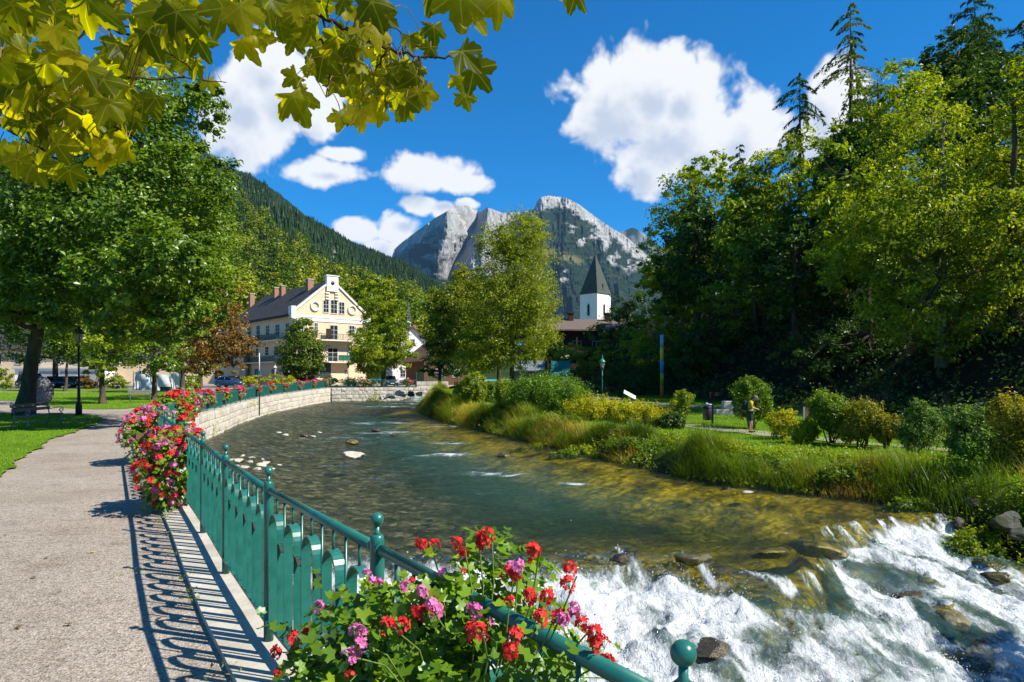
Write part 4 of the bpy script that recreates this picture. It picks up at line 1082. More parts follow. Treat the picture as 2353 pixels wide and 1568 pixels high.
HC = ([-900, -200, 100, 300, 440, 480, 560, 640, 700, 760, 830, 900, 960, 1000, 1060, 1150, 1300], [300, 330, 350, 352, 343, 352, 398, 442, 492, 527, 562, 592, 615, 642, 690, 760, 830])
def hill_d(PX, SS): return 215+SS**1.25*(1900-215)*np.interp(PX, [-900, 440, 1000, 1300], [1.1, 1.0, .62, .5])
def hill_z(PX, SS, D):
    cr = (873-np.interp(PX, *HC))/F_PX; Dm = hill_d(PX, SS*0+1); zc = cr*Dm-12
    s = (D-215)/(Dm-215)
    return 2+(zc-2)*np.clip(s, 0, 1)**.95+(fbm(PX*.012, D*.003, 4)-.5)*.14*zc*np.sin(np.clip(s, 0, 1)*PI)
def mat_hillside():
    m, nt, N, L = new_mat('hill_floor'); v = objvec(N, L, (1, 1, 1), True)
    princ(N, L, ramp(N, L, noise(N, L, .03, 5, v), [(.3, (.012, .025, .008)), (.7, (.03, .05, .014))]), .95, .05); return m
polar_sheet('wooded_hill', np.linspace(-900, 1300, 160), 70, hill_d, hill_z, None, mat_hillside())

def conifer_mass(name, P, H, tone, mat, seed, wide=.19):
    """many small firs as one mass: three ragged skirts each"""
    r = np.random.default_rng(seed); m = len(P); k = 6
    Vs = []; Fs = []; off = 0; tn = []
    for j, (z0, z1, w) in enumerate(((.08, .55, 1.0), (.33, .78, .72), (.6, 1.0, .42))):
        a = np.arange(k)*2*PI/k+r.uniform(0, 6, (m, 1))
        rad = H[:, None]*wide*w*r.uniform(.65, 1.25, (m, k))
        ring = np.stack([P[:, 0:1]+rad*np.cos(a), P[:, 1:2]+rad*np.sin(a), P[:, 2:3]+H[:, None]*(z0+r.uniform(-.04, .04, (m, k)))], -1)
        top = np.stack([P[:, 0]+r.normal(0, .01, m)*H, P[:, 1], P[:, 2]+H*z1], -1)[:, None]
        V = np.concatenate([ring, top], 1).reshape(-1, 3)
        T = np.array([(i, (i+1) % k, k) for i in range(k)])
        Fs.append((T[None]+np.arange(m)[:, None, None]*(k+1)+off).reshape(-1, 3)); Vs.append(V); off += len(V); tn.append(np.repeat(tone, k))
    return fast_mesh(name, np.concatenate(Vs), np.concatenate(Fs), False, {'v': ('FACE', np.concatenate(tn))})
def hill_samples(n, px0, px1, s0, s1, seed):
    r = np.random.default_rng(seed); PX = r.uniform(px0, px1, n); D0 = np.sqrt(r.uniform(s0**2, s1**2, n))
    D = hill_d(PX, D0); Z = hill_z(PX, D0, D); return np.stack([(PX-1176.5)/F_PX*D, D, Z], 1), PX, D0, r
P, PX, s, r = hill_samples(24000, 380, 1150, .22, 1.0, 5)
H = r.uniform(7, 16, len(P))*(.7+.7*fbm(P[:, 0]*.02, P[:, 1]*.012, 3)); tone = np.clip(.42+r.normal(0, .16, len(P))+.6*(fbm(P[:, 0]*.01, P[:, 1]*.006, 3)-.5), 0, 1)
tag(link('hill_forest', conifer_mass('hill_forest', P, H, tone, None, 6, .17), None, leaf_mat('fir_forest', (.006, .015, .008), (.014, .030, .014), (.034, .058, .020), .05, .0)), kind='stuff')
P, PX, s, r = hill_samples(760, 380, 1120, .02, .29, 15)
LMH = leaf_mat('hill_broadleaf', (.022, .045, .004), (.065, .105, .007), (.18, .19, .010), .2, .1)
VV = []; FF = []; TT = []
for i in range(len(P)):
    h = r.uniform(10, 17); w = h*r.uniform(.24, .36)
    pts = unit(r.normal(size=(260, 3))); rad = r.random(260)**.33*r.uniform(.8, 1.1, 260)
    q = P[i]+np.array([0, 0, h*.55])+pts*rad[:, None]*np.array([w, w, h*.48])
    lump = fbm(pts[:, 0]*2+i, pts[:, 2]*2+i*.3, 2)
    q = q+pts*(lump[:, None]-.5)*w*.8
    V, F = leaf_quads(q, unit(pts*.7+np.array([0, 0, .5])+r.normal(size=pts.shape)*.4), r.uniform(.9, 1.9, 260), r, .8)
    VV.append(V); FF.append(F+i*1040); TT.append(np.clip(r.uniform(.1, .95)+.1*r.normal(size=260), 0, 1))
tag(link('hill_broadleaf_wood', fast_mesh('hill_broadleaf_wood', np.concatenate(VV), np.concatenate(FF), False, {'v': ('FACE', np.concatenate(TT))}), None, LMH), kind='stuff')

# ---- the rock mountain: columns over compass direction, rows from foot to crest, folded into ribs and gullies
MC = ([700, 820, 870, 900, 906, 925, 960, 1000, 1030, 1053, 1080, 1104, 1119, 1135, 1155, 1200, 1228, 1234, 1244, 1261, 1302, 1330, 1358, 1391, 1436, 1465, 1500, 1560, 1700],
      [760, 690, 640, 592, 573, 556, 530, 501, 484, 472, 474, 488, 477, 482, 490, 487, 480, 464, 453, 450, 455, 470, 491, 515, 542, 566, 600, 660, 800])
RIB = [(([450, 640, 800], [850, 850, 850]), 1), (([450, 640, 800], [912, 905, 880]), 0), (([470, 540, 600, 640, 800], [1028, 1030, 1006, 1003, 960]), 1), (([470, 540, 600, 640, 800], [1098, 1086, 1046, 1030, 1010]), .08),
       (([470, 560, 800], [1121, 1112, 1090]), .9), (([470, 600, 800], [1170, 1160, 1150]), .2), (([450, 520, 640, 800], [1246, 1232, 1215, 1200]), .85), (([450, 500, 560, 800], [1292, 1290, 1262, 1250]), .45),
       (([450, 520, 800], [1325, 1322, 1310]), .72), (([450, 560, 800], [1372, 1362, 1350]), .35), (([450, 560, 800], [1412, 1420, 1420]), .6), (([450, 800], [1470, 1480]), .2), (([450, 800], [1560, 1570]), .6), (([450, 800], [1720, 1720]), 0)]
def mt_py(PX, SS): c = np.interp(PX, *MC); return 790+(c-790)*SS
def mt_fold(PX, SS):
    py = mt_py(PX, SS); x = PX+14*(fbm(PX*.02, py*.02, 3)-.5)
    xs_ = np.stack([np.interp(py, *ln) for ln, _ in RIB]); hs = [h for _, h in RIB]
    out = np.zeros_like(PX)
    for i in range(len(RIB)-1):
        a, b = xs_[i], xs_[i+1]; m = (x >= a) & (x < b); t = (x-a)/np.maximum(b-a, 1)
        out = np.where(m, hs[i]+(hs[i+1]-hs[i])*t, out)
    return out
def mt_d(PX, SS):
    py = mt_py(PX, SS)
    base = 3500+1350*SS**1.6
    fold = mt_fold(PX, SS)
    n = ridged(PX*.022, py*.010, 4, .55)-.5; n2 = ridged(PX*.075, py*.03, 3, .5)-.5; n3 = fbm(PX*.3, py*.16, 3)-.5
    amp = np.interp(PX, [880, 1028, 1110, 1180, 1230, 1500], [1000, 1000, 760, 440, 420, 340])
    return base-amp*fold-170*n-80*n2-38*n3
def mt_z(PX, SS, D): return 1.75+(873-mt_py(PX, SS)+1.2*(fbm(PX*.4, PX*0, 3)-.5)*SS)/F_PX*D
def mt_rock(PX, SS):
    py = mt_py(PX, SS); c = np.interp(PX, *MC)
    n = fbm(PX*.05, py*.09, 5, .6)-.5; n2 = fbm(PX*.018, py*.03, 3)-.5
    left = (1-sstep(1120, 1200, PX))*(1-sstep(628, 660, py))
    depth = py-c
    right = 1-sstep(8, 40, depth+60*n)
    for (a, b, ra, rb) in ((1390, 560, 14, 26), (1372, 545, 20, 18), (1408, 600, 14, 14), (1450, 615, 22, 12), (1332, 560, 12, 10), (1290, 640, 14, 10), (1440, 570, 12, 12), (1310, 530, 14, 10)):
        right = np.maximum(right, np.exp(-((PX-a+18*n2)/ra)**2-((py-b+22*n)/rb)**2)*(.75+1.6*n))
    n4 = ridged(PX*.09, py*.05, 4, .6)-.5
    rk = np.maximum(left*(.95-.58*(1-sstep(1000, 1045, PX))), right)+n*.9+n2*.25+n4*.35*(1-left)  # forest thickened on the left face also paints in its shade
    return np.clip((rk-.32)*2.6, 0, 1)
def mt_meadow(PX, SS):
    py = mt_py(PX, SS); yl = 578+(PX-1250)*.28
    return np.clip(1.3*np.exp(-((py-yl)/9)**2)*sstep(1225, 1260, PX)*(1-sstep(1320, 1350, PX))+(fbm(PX*.08, py*.15, 3)-.6)*.8, 0, 1)
def mat_mountain():
    m, nt, N, L = new_mat('mountain_rock'); v = objvec(N, L, (1, 1, .35), True); v1 = objvec(N, L, (1, 1, 1), True)
    a = noise(N, L, .012, 6, v, .65); b = noise(N, L, .05, 5, v1, .7)
    rock = ramp(N, L, a, [(.3, (.17, .17, .165)), (.5, (.34, .335, .32)), (.72, (.52, .51, .485))])
    forest = ramp(N, L, b, [(.35, (.007, .018, .009)), (.6, (.022, .042, .017)), (.75, (.045, .07, .022))])
    col = mix_rgb(N, L, attr(N, 'rock'), forest, rock); col = mix_rgb(N, L, attr(N, 'meadow'), col, (.16, .15, .05))
    h = N.new('ShaderNodeMath'); h.operation = 'ADD'; L.new(a, h.inputs[0]); L.new(b, h.inputs[1])
    princ(N, L, col, .95, .05, 0, bump(N, L, h.outputs[0], 1.0, 24)); return m
polar_sheet('mountain', np.linspace(700, 1700, 900), 300, mt_d, mt_z, {'rock': mt_rock, 'meadow': mt_meadow}, mat_mountain())
C2 = ([1300, 1400, 1436, 1456, 1488, 1530, 1600, 1900, 2600], [640, 545, 530, 522, 543, 575, 600, 640, 700])
polar_sheet('far_ridge', np.linspace(1300, 2600, 120), 40, lambda PX, SS: 5600+1500*SS+120*(fbm(PX*.05, SS*4, 3)-.5), lambda PX, SS, D: 1.75+(873-(800+(np.interp(PX, *C2)-800)*SS))/F_PX*D, {'rock': lambda PX, SS: np.clip((fbm(PX*.06, SS*9, 4)-.55)*4, 0, .6), 'meadow': lambda PX, SS: PX*0}, MATS.get('x') or bpy.data.materials['mountain_rock'])
# valley side behind the houses on the right, closing the gap under the mountain
polar_sheet('valley_slope', np.linspace(900, 1700, 60), 20, lambda PX, SS: 330+1500*SS, lambda PX, SS, D: 2+SS**1.3*np.interp(PX, [900, 1200, 1300, 1450, 1700], [60, 80, 120, 150, 180]), None, bpy.data.materials['hill_floor'])
r = np.random.default_rng(8); n = 5200; PXs = r.uniform(930, 1560, n); s = np.sqrt(r.uniform(0, 1, n)); D = 330+1500*s
Z = 2+s**1.3*np.interp(PXs, [900, 1200, 1300, 1450, 1700], [60, 80, 120, 150, 180])
tag(link('valley_forest', conifer_mass('valley_forest', np.stack([(PXs-1176.5)/F_PX*D, D, Z], 1), r.uniform(10, 19, n), np.clip(.5+r.normal(0, .2, n), 0, 1), None, 9, .2), None, bpy.data.materials['fir_forest']), kind='stuff')

# ------------------------------------------------------------------ buildings
def facade(px, py, O, Dv):
    k = (px-1176.5)/F_PX; u = (k*O[1]-O[0])/(Dv[0]-k*Dv[1]); t = O[1]+Dv[1]*u
    return u, 1.75-(py-873)/F_PX*t
Z2 = lambda zx, zy: ((500+zx/3.564)*.919, (640+zy/3.564)*.919)
M_YEL = surf('cream_yellow_plaster', (.70, .545, .37), (.62, .47, .31), 1.2, .9, .1, .2, 30, .01)
M_TRIM = surf('white_plaster_trim', (.74, .70, .62), (.64, .60, .52), 3, .85, .1)
M_SLATE = surf('dark_slate_roof', (.062, .058, .054), (.025, .024, .023), 2.2, .75, .25, .8, 9, .05, stretch=(1, 1, 3))
M_BRICK = surf('chimney_brick', (.36, .20, .14), (.24, .13, .09), 8, .9, .1, .5, 25, .02)
M_GLASS = glass_mat(); M_WFR = surf('window_frame_white', (.62, .60, .55), None, 4, .6, .3)
M_DKMETAL = surf('dark_green_ironwork', (.018, .05, .045), (.012, .035, .032), 10, .45, .4)
M_TIMB = surf('dark_timber', (.055, .036, .022), (.022, .015, .01), 4, .8, .2, .6, 20, .02, stretch=(1, 1, 8))
M_WHITE = surf('white_plaster', (.80, .79, .76), (.70, .69, .66), 1.5, .9, .1, .2, 20, .01)
M_SHINGLE = surf('grey_green_shingles', (.085, .10, .085), (.045, .055, .048), 3, .85, .15, .9, 12, .06, stretch=(1, 1, 2.5))

def win(root, O, ang, u0, u1, z0, z1, mull=1, tran=1, name='window', frame=.10, proud=.05):
    """window on a facade through local O at angle ang: frame (part) with pane (sub-part)"""
    M = Matrix.Translation(O) @ Matrix.Rotation(ang, 4, 'Z')
    mb = MB(); f = frame
    mb.box(u0-f, -proud, z0-f, u0, .02, z1+f, M); mb.box(u1, -proud, z0-f, u1+f, .02, z1+f, M)
    mb.box(u0, -proud, z1, u1, .02, z1+f, M); mb.box(u0, -proud-.05, z0-f, u1, .02, z0, M)
    for k in range(mull): c = u0+(u1-u0)*(k+1)/(mull+1); mb.box(c-.03, -proud+.005, z0, c+.03, .02, z1, M)
    for k in range(tran): c = z0+(z1-z0)*(k+1)/(tran+1); mb.box(u0, -proud+.007, c-.025, u1, .02, c+.025, M)
    w = mb.obj(name, M_WFR, root)
    p = MB(); p.box(u0, -.012, z0, u1, .03, z1, M); p.obj('pane', M_GLASS, w); return w
def railing_part(root, O, ang, u0, u1, z0, depth, h, mat, name='balcony', slab=.16, step=.13, ends=True, ornament=True):
    M = Matrix.Translation(O) @ Matrix.Rotation(ang, 4, 'Z')
    s = MB(); s.box(u0, -depth, z0-slab, u1, .02, z0, M); o = s.obj(name, M_TRIM if mat is not M_TIMB else M_TIMB, root)
    b = MB()
    b.box(u0, -depth+.02, z0+h-.05, u1, -depth+.08, z0+h, M); b.box(u0, -depth+.03, z0+.08, u1, -depth+.07, z0+.12, M)
    n = int((u1-u0)/step)
    for k in range(n+1):
        x = u0+.02+(u1-u0-.04)*k/n; t = .035 if k % 10 == 0 else .011
        b.box(x-t, -depth+.05-t, z0, x+t, -depth+.05+t, z0+h-.05, M)
    if ornament:
        for k in range(max(1, int((u1-u0)/1.3))):
            x = u0+.65+1.3*k
            if x > u1-.4: break
            b.tube([M @ Vector((x+.2*math.cos(a), -depth+.05, z0+h*.5+.25*math.sin(a))) for a in np.linspace(0, 2*PI, 12, endpoint=False)], .02, 5, close=True)
    if ends:
        for u in (u0, u1-.05): b.box(u, -depth, z0+h-.05, u+.05, 0, z0+h, M); b.box(u+.01, -depth*.5-.015, z0, u+.04, -depth*.5+.015, z0+h-.05, M)
    b.obj('balustrade', mat, o); return o

O = Vector((-35.0, 110.0, .9)); gx = Vector((.745, .667, 0)); gy = Vector((-.667, .745, 0)); AG = math.atan2(.667, .745)
W_, Ln, He, Hr = 13.0, 27.0, 11.8, 17.3
house = empty('apartment_house', tuple(O), 'large cream yellow house with white gable, dark slate roof and iron balconies', 'building', None, AG)
fg = lambda zx, zy: (lambda q: (q[0], q[1]-.9))(facade(*Z2(zx, zy), O, gx))
fl = lambda zx, zy: (lambda q: (q[0], q[1]-.9))(facade(*Z2(zx, zy), O, gy))
mb = MB()
mb.box(0, 0, -.5, W_, Ln, He); mb.prism([(0, 0, He), (W_, 0, He), (W_/2, 0, Hr)], (0, Ln, 0)); mb.obj('wall', M_YEL, house)
mb = MB(); th = .22; ov = .7
sl = (Hr-He)/(W_/2)
for s in (0, 1):
    e = -ov if s == 0 else W_+ov
    ez = He-ov*sl
    a = [(e, .42, ez+.05), (W_/2, .42, Hr+.05), (W_/2, .42, Hr+.05+th), (e, .42, ez+.05+th)]
    mb.prism(a, (0, Ln+.3, 0))
roof = mb.obj('roof', M_SLATE, house)
mb = MB(); mb.box(-ov-.15, .42, He-ov*sl-.16, -ov, Ln+.6, He-ov*sl+.0); mb.obj('gutter', M_TIMB, house)
# white gable coping, pediment block, cornice, corner scrolls
mb = MB()
for s in (0, 1):
    x0 = -.35 if s == 0 else W_+.35; z0 = He-.15
    P4 = [(x0, -.22, z0), (W_/2, -.22, Hr+.05), (W_/2, -.22, Hr+.42), (x0, -.22, z0+.45)]
    mb.prism(P4, (0, .62, 0))
    mb.box(x0-.35 if s == 0 else x0-.45, -.30, He-1.0, x0+.45 if s == 0 else x0+.35, .9, He+.95)
    xc = x0+.25 if s == 0 else x0-.25
    mb.sphere((xc, -.05, He-1.15), .42, 10, 6)
mb.box(0, -.16, He-.75, W_, .02, He-.45); mb.box(0, -.10, He-1.35, W_, .02, He-.75)
mb.obj('gable_trim', M_TRIM, house)
mb = MB(); mb.box(W_/2-1.05, -.30, Hr-1.7, W_/2+1.05, .45, Hr+.85); mb.box(W_/2-1.2, -.4, Hr+.85, W_/2+1.2, .55, Hr+1.02)
for s in (-1, 1):
    for k in range(3): mb.box(W_/2+s*.85-.35, -.24, Hr-3.1+.5*k, W_/2+s*.85+.35, .02, Hr-2.88+.5*k)
mb.obj('pediment', M_TRIM, house)
mb = MB(); mb.lathe([(.32, 0), (.32, .05)], 14); ob = mb.obj('roundel', M_DKMETAL, house, (W_/2, -.30, Hr-.3), (PI/2, 0, 0))
for (zx, zy) in ((1025, 450), (1355, 485)):
    u, z = fg(zx, zy); mb = MB(); mb.tube([(u+.72*math.cos(a), -.08, z+.72*math.sin(a)) for a in np.linspace(0, 2*PI, 20, endpoint=False)], .17, 7, close=True); mb.obj('medallion', M_TRIM, house)
for (a, b, c, d) in ((1100, 400, 1145, 505), (1167, 395, 1220, 515), (1240, 415, 1285, 518)):
    u0, z1 = fg(a, b); u1, z0 = fg(c, d); win(house, (0, 0, 0), 0, u0, u1, z0, z1, 1, 2, frame=.14)
for (a, b, c, d, nm) in ((1160, 620, 1225, 745, 'balcony_door'), (1330, 625, 1375, 715, 'window'), (1020, 600, 1048, 690, 'window'), (880, 600, 920, 690, 'window'), (1140, 825, 1225, 940, 'balcony_door'), (1325, 822, 1372, 910, 'window'), (880, 820, 920, 900, 'window')):
    u0, z1 = fg(a, b); u1, z0 = fg(c, d); win(house, (0, 0, 0), 0, u0, u1, z0, z1, 1, 2, nm, .16)
for (a, b, zb, zt) in ((1045, 1362, 748, 690), (1110, 1340, 945, 895)):
    u0, z0 = fg(a, zb); u1, _ = fg(b, zb); _, zt_ = fg(a, zt); railing_part(house, (0, 0, 0), 0, u0, u1, z0, 1.5, 1.0, M_DKMETAL)
u0, z0 = fg(1150, 745); M_SHUT = surf('dark_awning_cloth', (.03, .045, .04), None, 5, .8)
mb = MB(); mb.box(u0-1.0, -1.0, z0, u0+.0, -.9, z0+1.7); mb.obj('screen', M_TIMB, house)
u0, _ = fg(1200, 940); u1, z0 = fg(1330, 940); mb = MB(); mb.box(u0, -1.46, z0+.05, u1, -1.42, z0+.98); mb.obj('balcony_screen', surf('green_cloth', (.02, .16, .12), None, 4, .8), house)
u0, zt = fg(955, 950); u1, z0 = fg(1168, 1085)
for k in range(2):
    a = u0+(u1-u0)*k/2+.08; b = u0+(u1-u0)*(k+1)/2-.08; mb = MB(); mb.box(a, -.10, z0, b, .02, zt)
    for j in range(9): z = z0+(zt-z0)*(j+.5)/9; mb.box(a, -.14, z-.02, b, -.09, z+.03)
    mb.obj('louvre_door', surf('dark_blue_louvre', (.035, .06, .065), (.02, .035, .04), 4, .6), house)
u0, zt = fg(1290, 1020); u1, z0 = fg(1320, 1050); mb = MB(); mb.box(u0, -.07, z0, u1, .01, zt); mb.obj('notice_board', surf('notice_green', (.03, .12, .09), (.2, .3, .25), 8, .7), house)
AL = PI/2
def lwin(a, b, c, d, nm='window'):
    u0, z1 = fl(a, b); u1, z0 = fl(c, d); lo, hi = sorted((u0, u1))
    return win(house, (0, 0, 0), AL, lo, hi, z0, z1, 1, 2, nm, .12) if False else win(house, (0, Ln, 0), -AL, Ln-hi, Ln-lo, z0, z1, 1, 2, nm, .12)
for q in ((355, 640, 375, 700), (590, 625, 618, 700), (675, 618, 708, 695), (583, 815, 612, 885), (663, 815, 697, 885), (500, 830, 522, 890), (490, 1010, 520, 1065)): lwin(*q)
for q in ((425, 630, 455, 740), (505, 625, 535, 740), (765, 605, 795, 725)): lwin(*q, 'balcony_door')
lwin(640, 1010, 665, 1068, 'door')
for (a, b, zb) in ((370, 775, 744), (420, 735, 942)):
    u0, z0 = fl(b, zb); u1, _ = fl(a, zb); railing_part(house, (0, Ln, 0), -AL, Ln-u1, Ln-u0, z0, 1.3, 1.0, M_DKMETAL)
for (zx, w) in ((460, .9), (676, .8), (738, .8), (976, 1.0)):
    px, _ = Z2(zx, 300); k = (px-1176.5)/F_PX
    # where that sight line crosses the house's ridge, a little down the front slope
    P0 = O+gx*(W_/2-1.3); v = (k*P0.y-P0.x)/(gy.x-k*gy.y)
    mb = MB(); mb.box(W_/2-1.3-w/2, v-w/2, Hr-2.6, W_/2-1.3+w/2, v+w/2, Hr+.75); c = mb.obj('chimney', M_BRICK, roof)
    mb = MB(); mb.box(W_/2-1.3-w/2-.08, v-w/2-.08, Hr+.75, W_/2-1.3+w/2+.08, v+w/2+.08, Hr+.9); mb.obj('chimney_cap', M_CONC, roof)

# church with the steep pyramid spire
def church(name, px, d, half, zwall, zapex, label, base=2.0, big=True):
    x = (px-1176.5)/F_PX*d; t = empty(name, (x, d, base), label, 'church', None, PI/4)
    hw = zwall-base; s = half
    mb = MB(); mb.box(-s, -s, -.5, s, s, hw); mb.obj('wall', M_WHITE, t)
    e = s+.18; ha = zapex-base
    mb = MB(); mb.add([(-e, -e, hw-.05), (e, -e, hw-.05), (e, e, hw-.05), (-e, e, hw-.05), (-e*.93, -e*.93, hw+.5), (e*.93, -e*.93, hw+.5), (e*.93, e*.93, hw+.5), (-e*.93, e*.93, hw+.5), (0, 0, ha)],
               [(0, 3, 2, 1), (0, 1, 5, 4), (1, 2, 6, 5), (2, 3, 7, 6), (3, 0, 4, 7), (4, 5, 8), (5, 6, 8), (6, 7, 8), (7, 4, 8)])
    sp = mb.obj('spire', M_SHINGLE, t)
    mb = MB(); mb.tube([(0, 0, ha-.3), (0, 0, ha+.9)], .05, 6); mb.sphere((0, 0, ha+.5), .14, 8, 6); mb.obj('finial', M_DKMETAL, sp)
    if not big: 
        for f in (0, 1):
            mb = MB(); mb.box(-.3, -s-.03, hw-2.4, .3, -s+.02, hw-1.0, Matrix.Rotation(f*PI/2, 4, 'Z') if f == 0 else Matrix.Rotation(-PI/2, 4, 'Z')); mb.obj('belfry_window', M_GLASS, t)
        return t
    for ang in (0, PI/2, -PI/2):
        M = Matrix.Rotation(ang, 4, 'Z')
        def arch(w, z0, z1): return [(-w, z0), (w, z0), (w, z1-w*1.5), (w*.72, z1-w*.7), (0, z1), (-w*.72, z1-w*.7), (-w, z1-w*1.5)]
        A = arch(.62, hw-6.0, hw-2.2); B = arch(.40, hw-5.75, hw-2.6)
        mb = MB(); n = len(A)
        V = [M @ Vector((x, -s-.06, z)) for x, z in A]+[M @ Vector((x, -s-.06, z)) for x, z in B]+[M @ Vector((x, -s+.0, z)) for x, z in A]
        mb.add(V, [(i, (i+1) % n, n+(i+1) % n, n+i) for i in range(n)]+[(i, 2*n+i, 2*n+(i+1) % n, (i+1) % n) for i in range(n)]); w = mb.obj('belfry_window', M_TRIM, t)
        mb = MB(); mb.prism([(x, -s-.02, z) for x, z in B], (0, .1, 0), M); mb.obj('louvre', M_GLASS, w)
        mb = MB(); mb.box(-s-.0, -s-.12, hw-8.4, s+.0, -s+.02, hw-8.1, M); mb.obj('string_course', M_TRIM, t)
        mb = MB(); mb.box(-1.5, -s-.05, hw-11.0, 1.5, -s+.02, hw-8.7, M); mb.obj('painted_panel', surf('faded_fresco', (.55, .53, .48), (.30, .33, .33), 3, .9), t)
        mb = MB(); mb.prism([M @ Vector(q) for q in ((-.45, -s+.1, hw+.5), (.45, -s+.1, hw+.5), (0, -s+.2, hw+2.6))], M @ Vector((0, 1.0, 0))); mb.obj('dormer', M_SHINGLE, sp)
    return t
church('church_tower', 1368, 180, 2.85, 24.2, 35.0, 'white church tower with steep dark pyramid spire')
church('chapel_tower', 937, 260, .78, 24.4, 32.3, 'tiny distant white tower with grey spire above the village trees', 8, False)

# timber hotel on the slope below the church
t = empty('hotel', (12.2, 120, 3.0), 'dark timber hotel with deep balconies below the church tower', 'building', None, .12)
mb = MB(); mb.box(-6.4, 0, -4, 9, 9, 7.4); mb.obj('wall', M_TIMB, t)
mb = MB(); mb.prism([(-8.2, -2.2, 7.2), (-8.2, 4.5, 9.5), (-8.2, 11, 7.2), (-8.2, 11, 7.45), (-8.2, 4.5, 9.8), (-8.2, -2.2, 7.45)], (19, 0, 0))
rf = mb.obj('roof', surf('brown_grey_shingle', (.16, .12, .095), (.09, .07, .06), 3, .85, .2, .7, 10, .04, stretch=(3, 1, 1)), t)
for x in (-1.2, 5.6): mb = MB(); mb.box(x-.45, 3.2, 8.6, x+.45, 4.0, 10.7); mb.box(x-.6, 3.05, 10.7, x+.6, 4.15, 10.9); mb.obj('chimney', M_TIMB, rf)
for z in (3.4, .6, -2.0):
    mb = MB(); mb.box(-6.4, -1.9, z-.18, 9, 0, z); b = mb.obj('balcony', M_TIMB, t)
    mb = MB(); mb.box(-6.4, -1.9, z+.1, 9, -1.82, z+.95); mb.obj('balustrade', M_TIMB, b)
    for k in range(4):
        x = -5.2+3.6*k; win(t, (0, 0, 0), 0, x, x+1.5, z+.15, z+2.1, 1, 0, 'balcony_door', .08)
    for x in (-6.3, -1.2, 3.9, 8.9): mb = MB(); mb.box(x-.12, -1.85, z, x+.12, -1.62, z+2.7); mb.obj('post', M_TIMB, t)
for x in (-4.8, 2.2): mb = MB(); mb.prism([(x, -1.7, 3.1), (x, -2.6, 2.3), (x, -2.6, 2.25), (x, -1.7, 3.05)], (3.2, 0, 0)); mb.obj('awning', surf('pale_awning', (.5, .44, .36), None, 5, .8), t)

# kiosk with green sheet roof
t = empty('kiosk', (5.0, 70, zr1(5.0, 70)), 'small cream kiosk with a green sheet-metal gable roof', 'kiosk', None, -.12)
M_GRN = surf('green_sheet_metal', (.02, .15, .115), (.015, .12, .09), 3, .45, .4)
mb = MB(); mb.box(-.9, 0, -.4, .9, 1.9, 2.0); mb.prism([(.9, 0, 2.0), (.9, 1.9, 2.0), (.9, .95, 3.1)], (-1.8, 0, 0)); mb.obj('wall', surf('cream_plaster', (.72, .60, .42), (.6, .5, .34), 3, .9), t)
mb = MB(); mb.prism([(-1.05, -.55, 1.62), (-1.05, .95, 3.2), (-1.05, 2.2, 1.75), (-1.05, 2.2, 1.83), (-1.05, .95, 3.28), (-1.05, -.55, 1.70)], (2.0, 0, 0)); rf = mb.obj('roof', M_GRN, t)
for k in range(5):
    x = -1.05+.48*k+.02; mb = MB(); mb.prism([(x, -.55, 1.71), (x, .95, 3.29), (x, .95, 3.33), (x, -.55, 1.75)], (.03, 0, 0)); mb.obj('seam', M_GRN, rf)
mb = MB(); mb.box(-.75, -.03, .95, .05, .02, 1.75); w = mb.obj('hatch', M_GLASS, t)
mb = MB(); mb.box(-.85, -.35, .85, .2, 0, .93); mb.obj('counter', M_TIMB, t)
# grey hut left of the kiosk
t = empty('hut', (1.75, 74, zr1(1.75, 74)), 'small hut with a pale grey sheet roof left of the kiosk', 'hut')
mb = MB(); mb.box(-1.5, 0, -.4, 1.5, 2.4, 2.2); mb.obj('wall', surf('hut_boards', (.22, .19, .15), None, 4, .9), t)
mb = MB(); mb.prism([(-1.8, -.4, 2.1), (-1.8, 1.2, 3.2), (-1.8, 2.8, 2.1), (-1.8, 2.8, 2.2), (-1.8, 1.2, 3.3), (-1.8, -.4, 2.2)], (3.6, 0, 0)); mb.obj('roof', surf('dull_grey_sheet', (.17, .20, .23), (.12, .14, .16), 3, .6, .3), t)

def simple_house(name, p, w, l, he, hr, rz, wall, roofm, label, wins, over=.5):
    t = empty(name, p, label, 'house', 'houses in the village', rz)
    mb = MB(); mb.box(-w/2, 0, -1, w/2, l, he); mb.prism([(-w/2, 0, he), (w/2, 0, he), (0, 0, hr)], (0, l, 0)); mb.obj('wall', wall, t)
    sl = (hr-he)/(w/2); mb = MB()
    for s in (-1, 1): mb.prism([(s*(w/2+over), -over, he-over*sl+.03), (0, -over, hr+.03), (0, -over, hr+.25), (s*(w/2+over), -over, he-over*sl+.25)], (0, l+2*over, 0))
    rf = mb.obj('roof', roofm, t)
    mb = MB(); mb.box(w*.12, l*.4, hr-1.6, w*.12+.7, l*.4+.7, hr+1.0); mb.obj('chimney', M_BRICK, rf)
    for (x, z, ww, hh) in wins: win(t, (0, 0, 0), 0, x-ww/2, x+ww/2, z, z+hh, 1, 1, 'window', .1)
    return t
M_BROOF = surf('brown_tile_roof', (.17, .10, .07), (.10, .06, .045), 3, .85, .15, .6, 12, .04)
simple_house('white_house', (-21.8, 150, 1.2), 9, 12, 7.6, 12.0, .35, M_WHITE, M_BROOF, 'white gabled house behind the light green weeping tree', [(-2.2, 1.2, 1, 1.4), (1.6, 1.2, 1, 1.4), (-2.2, 4.6, 1, 1.4), (1.6, 4.6, 1, 1.4), (0, 8.3, .8, 1.1)])
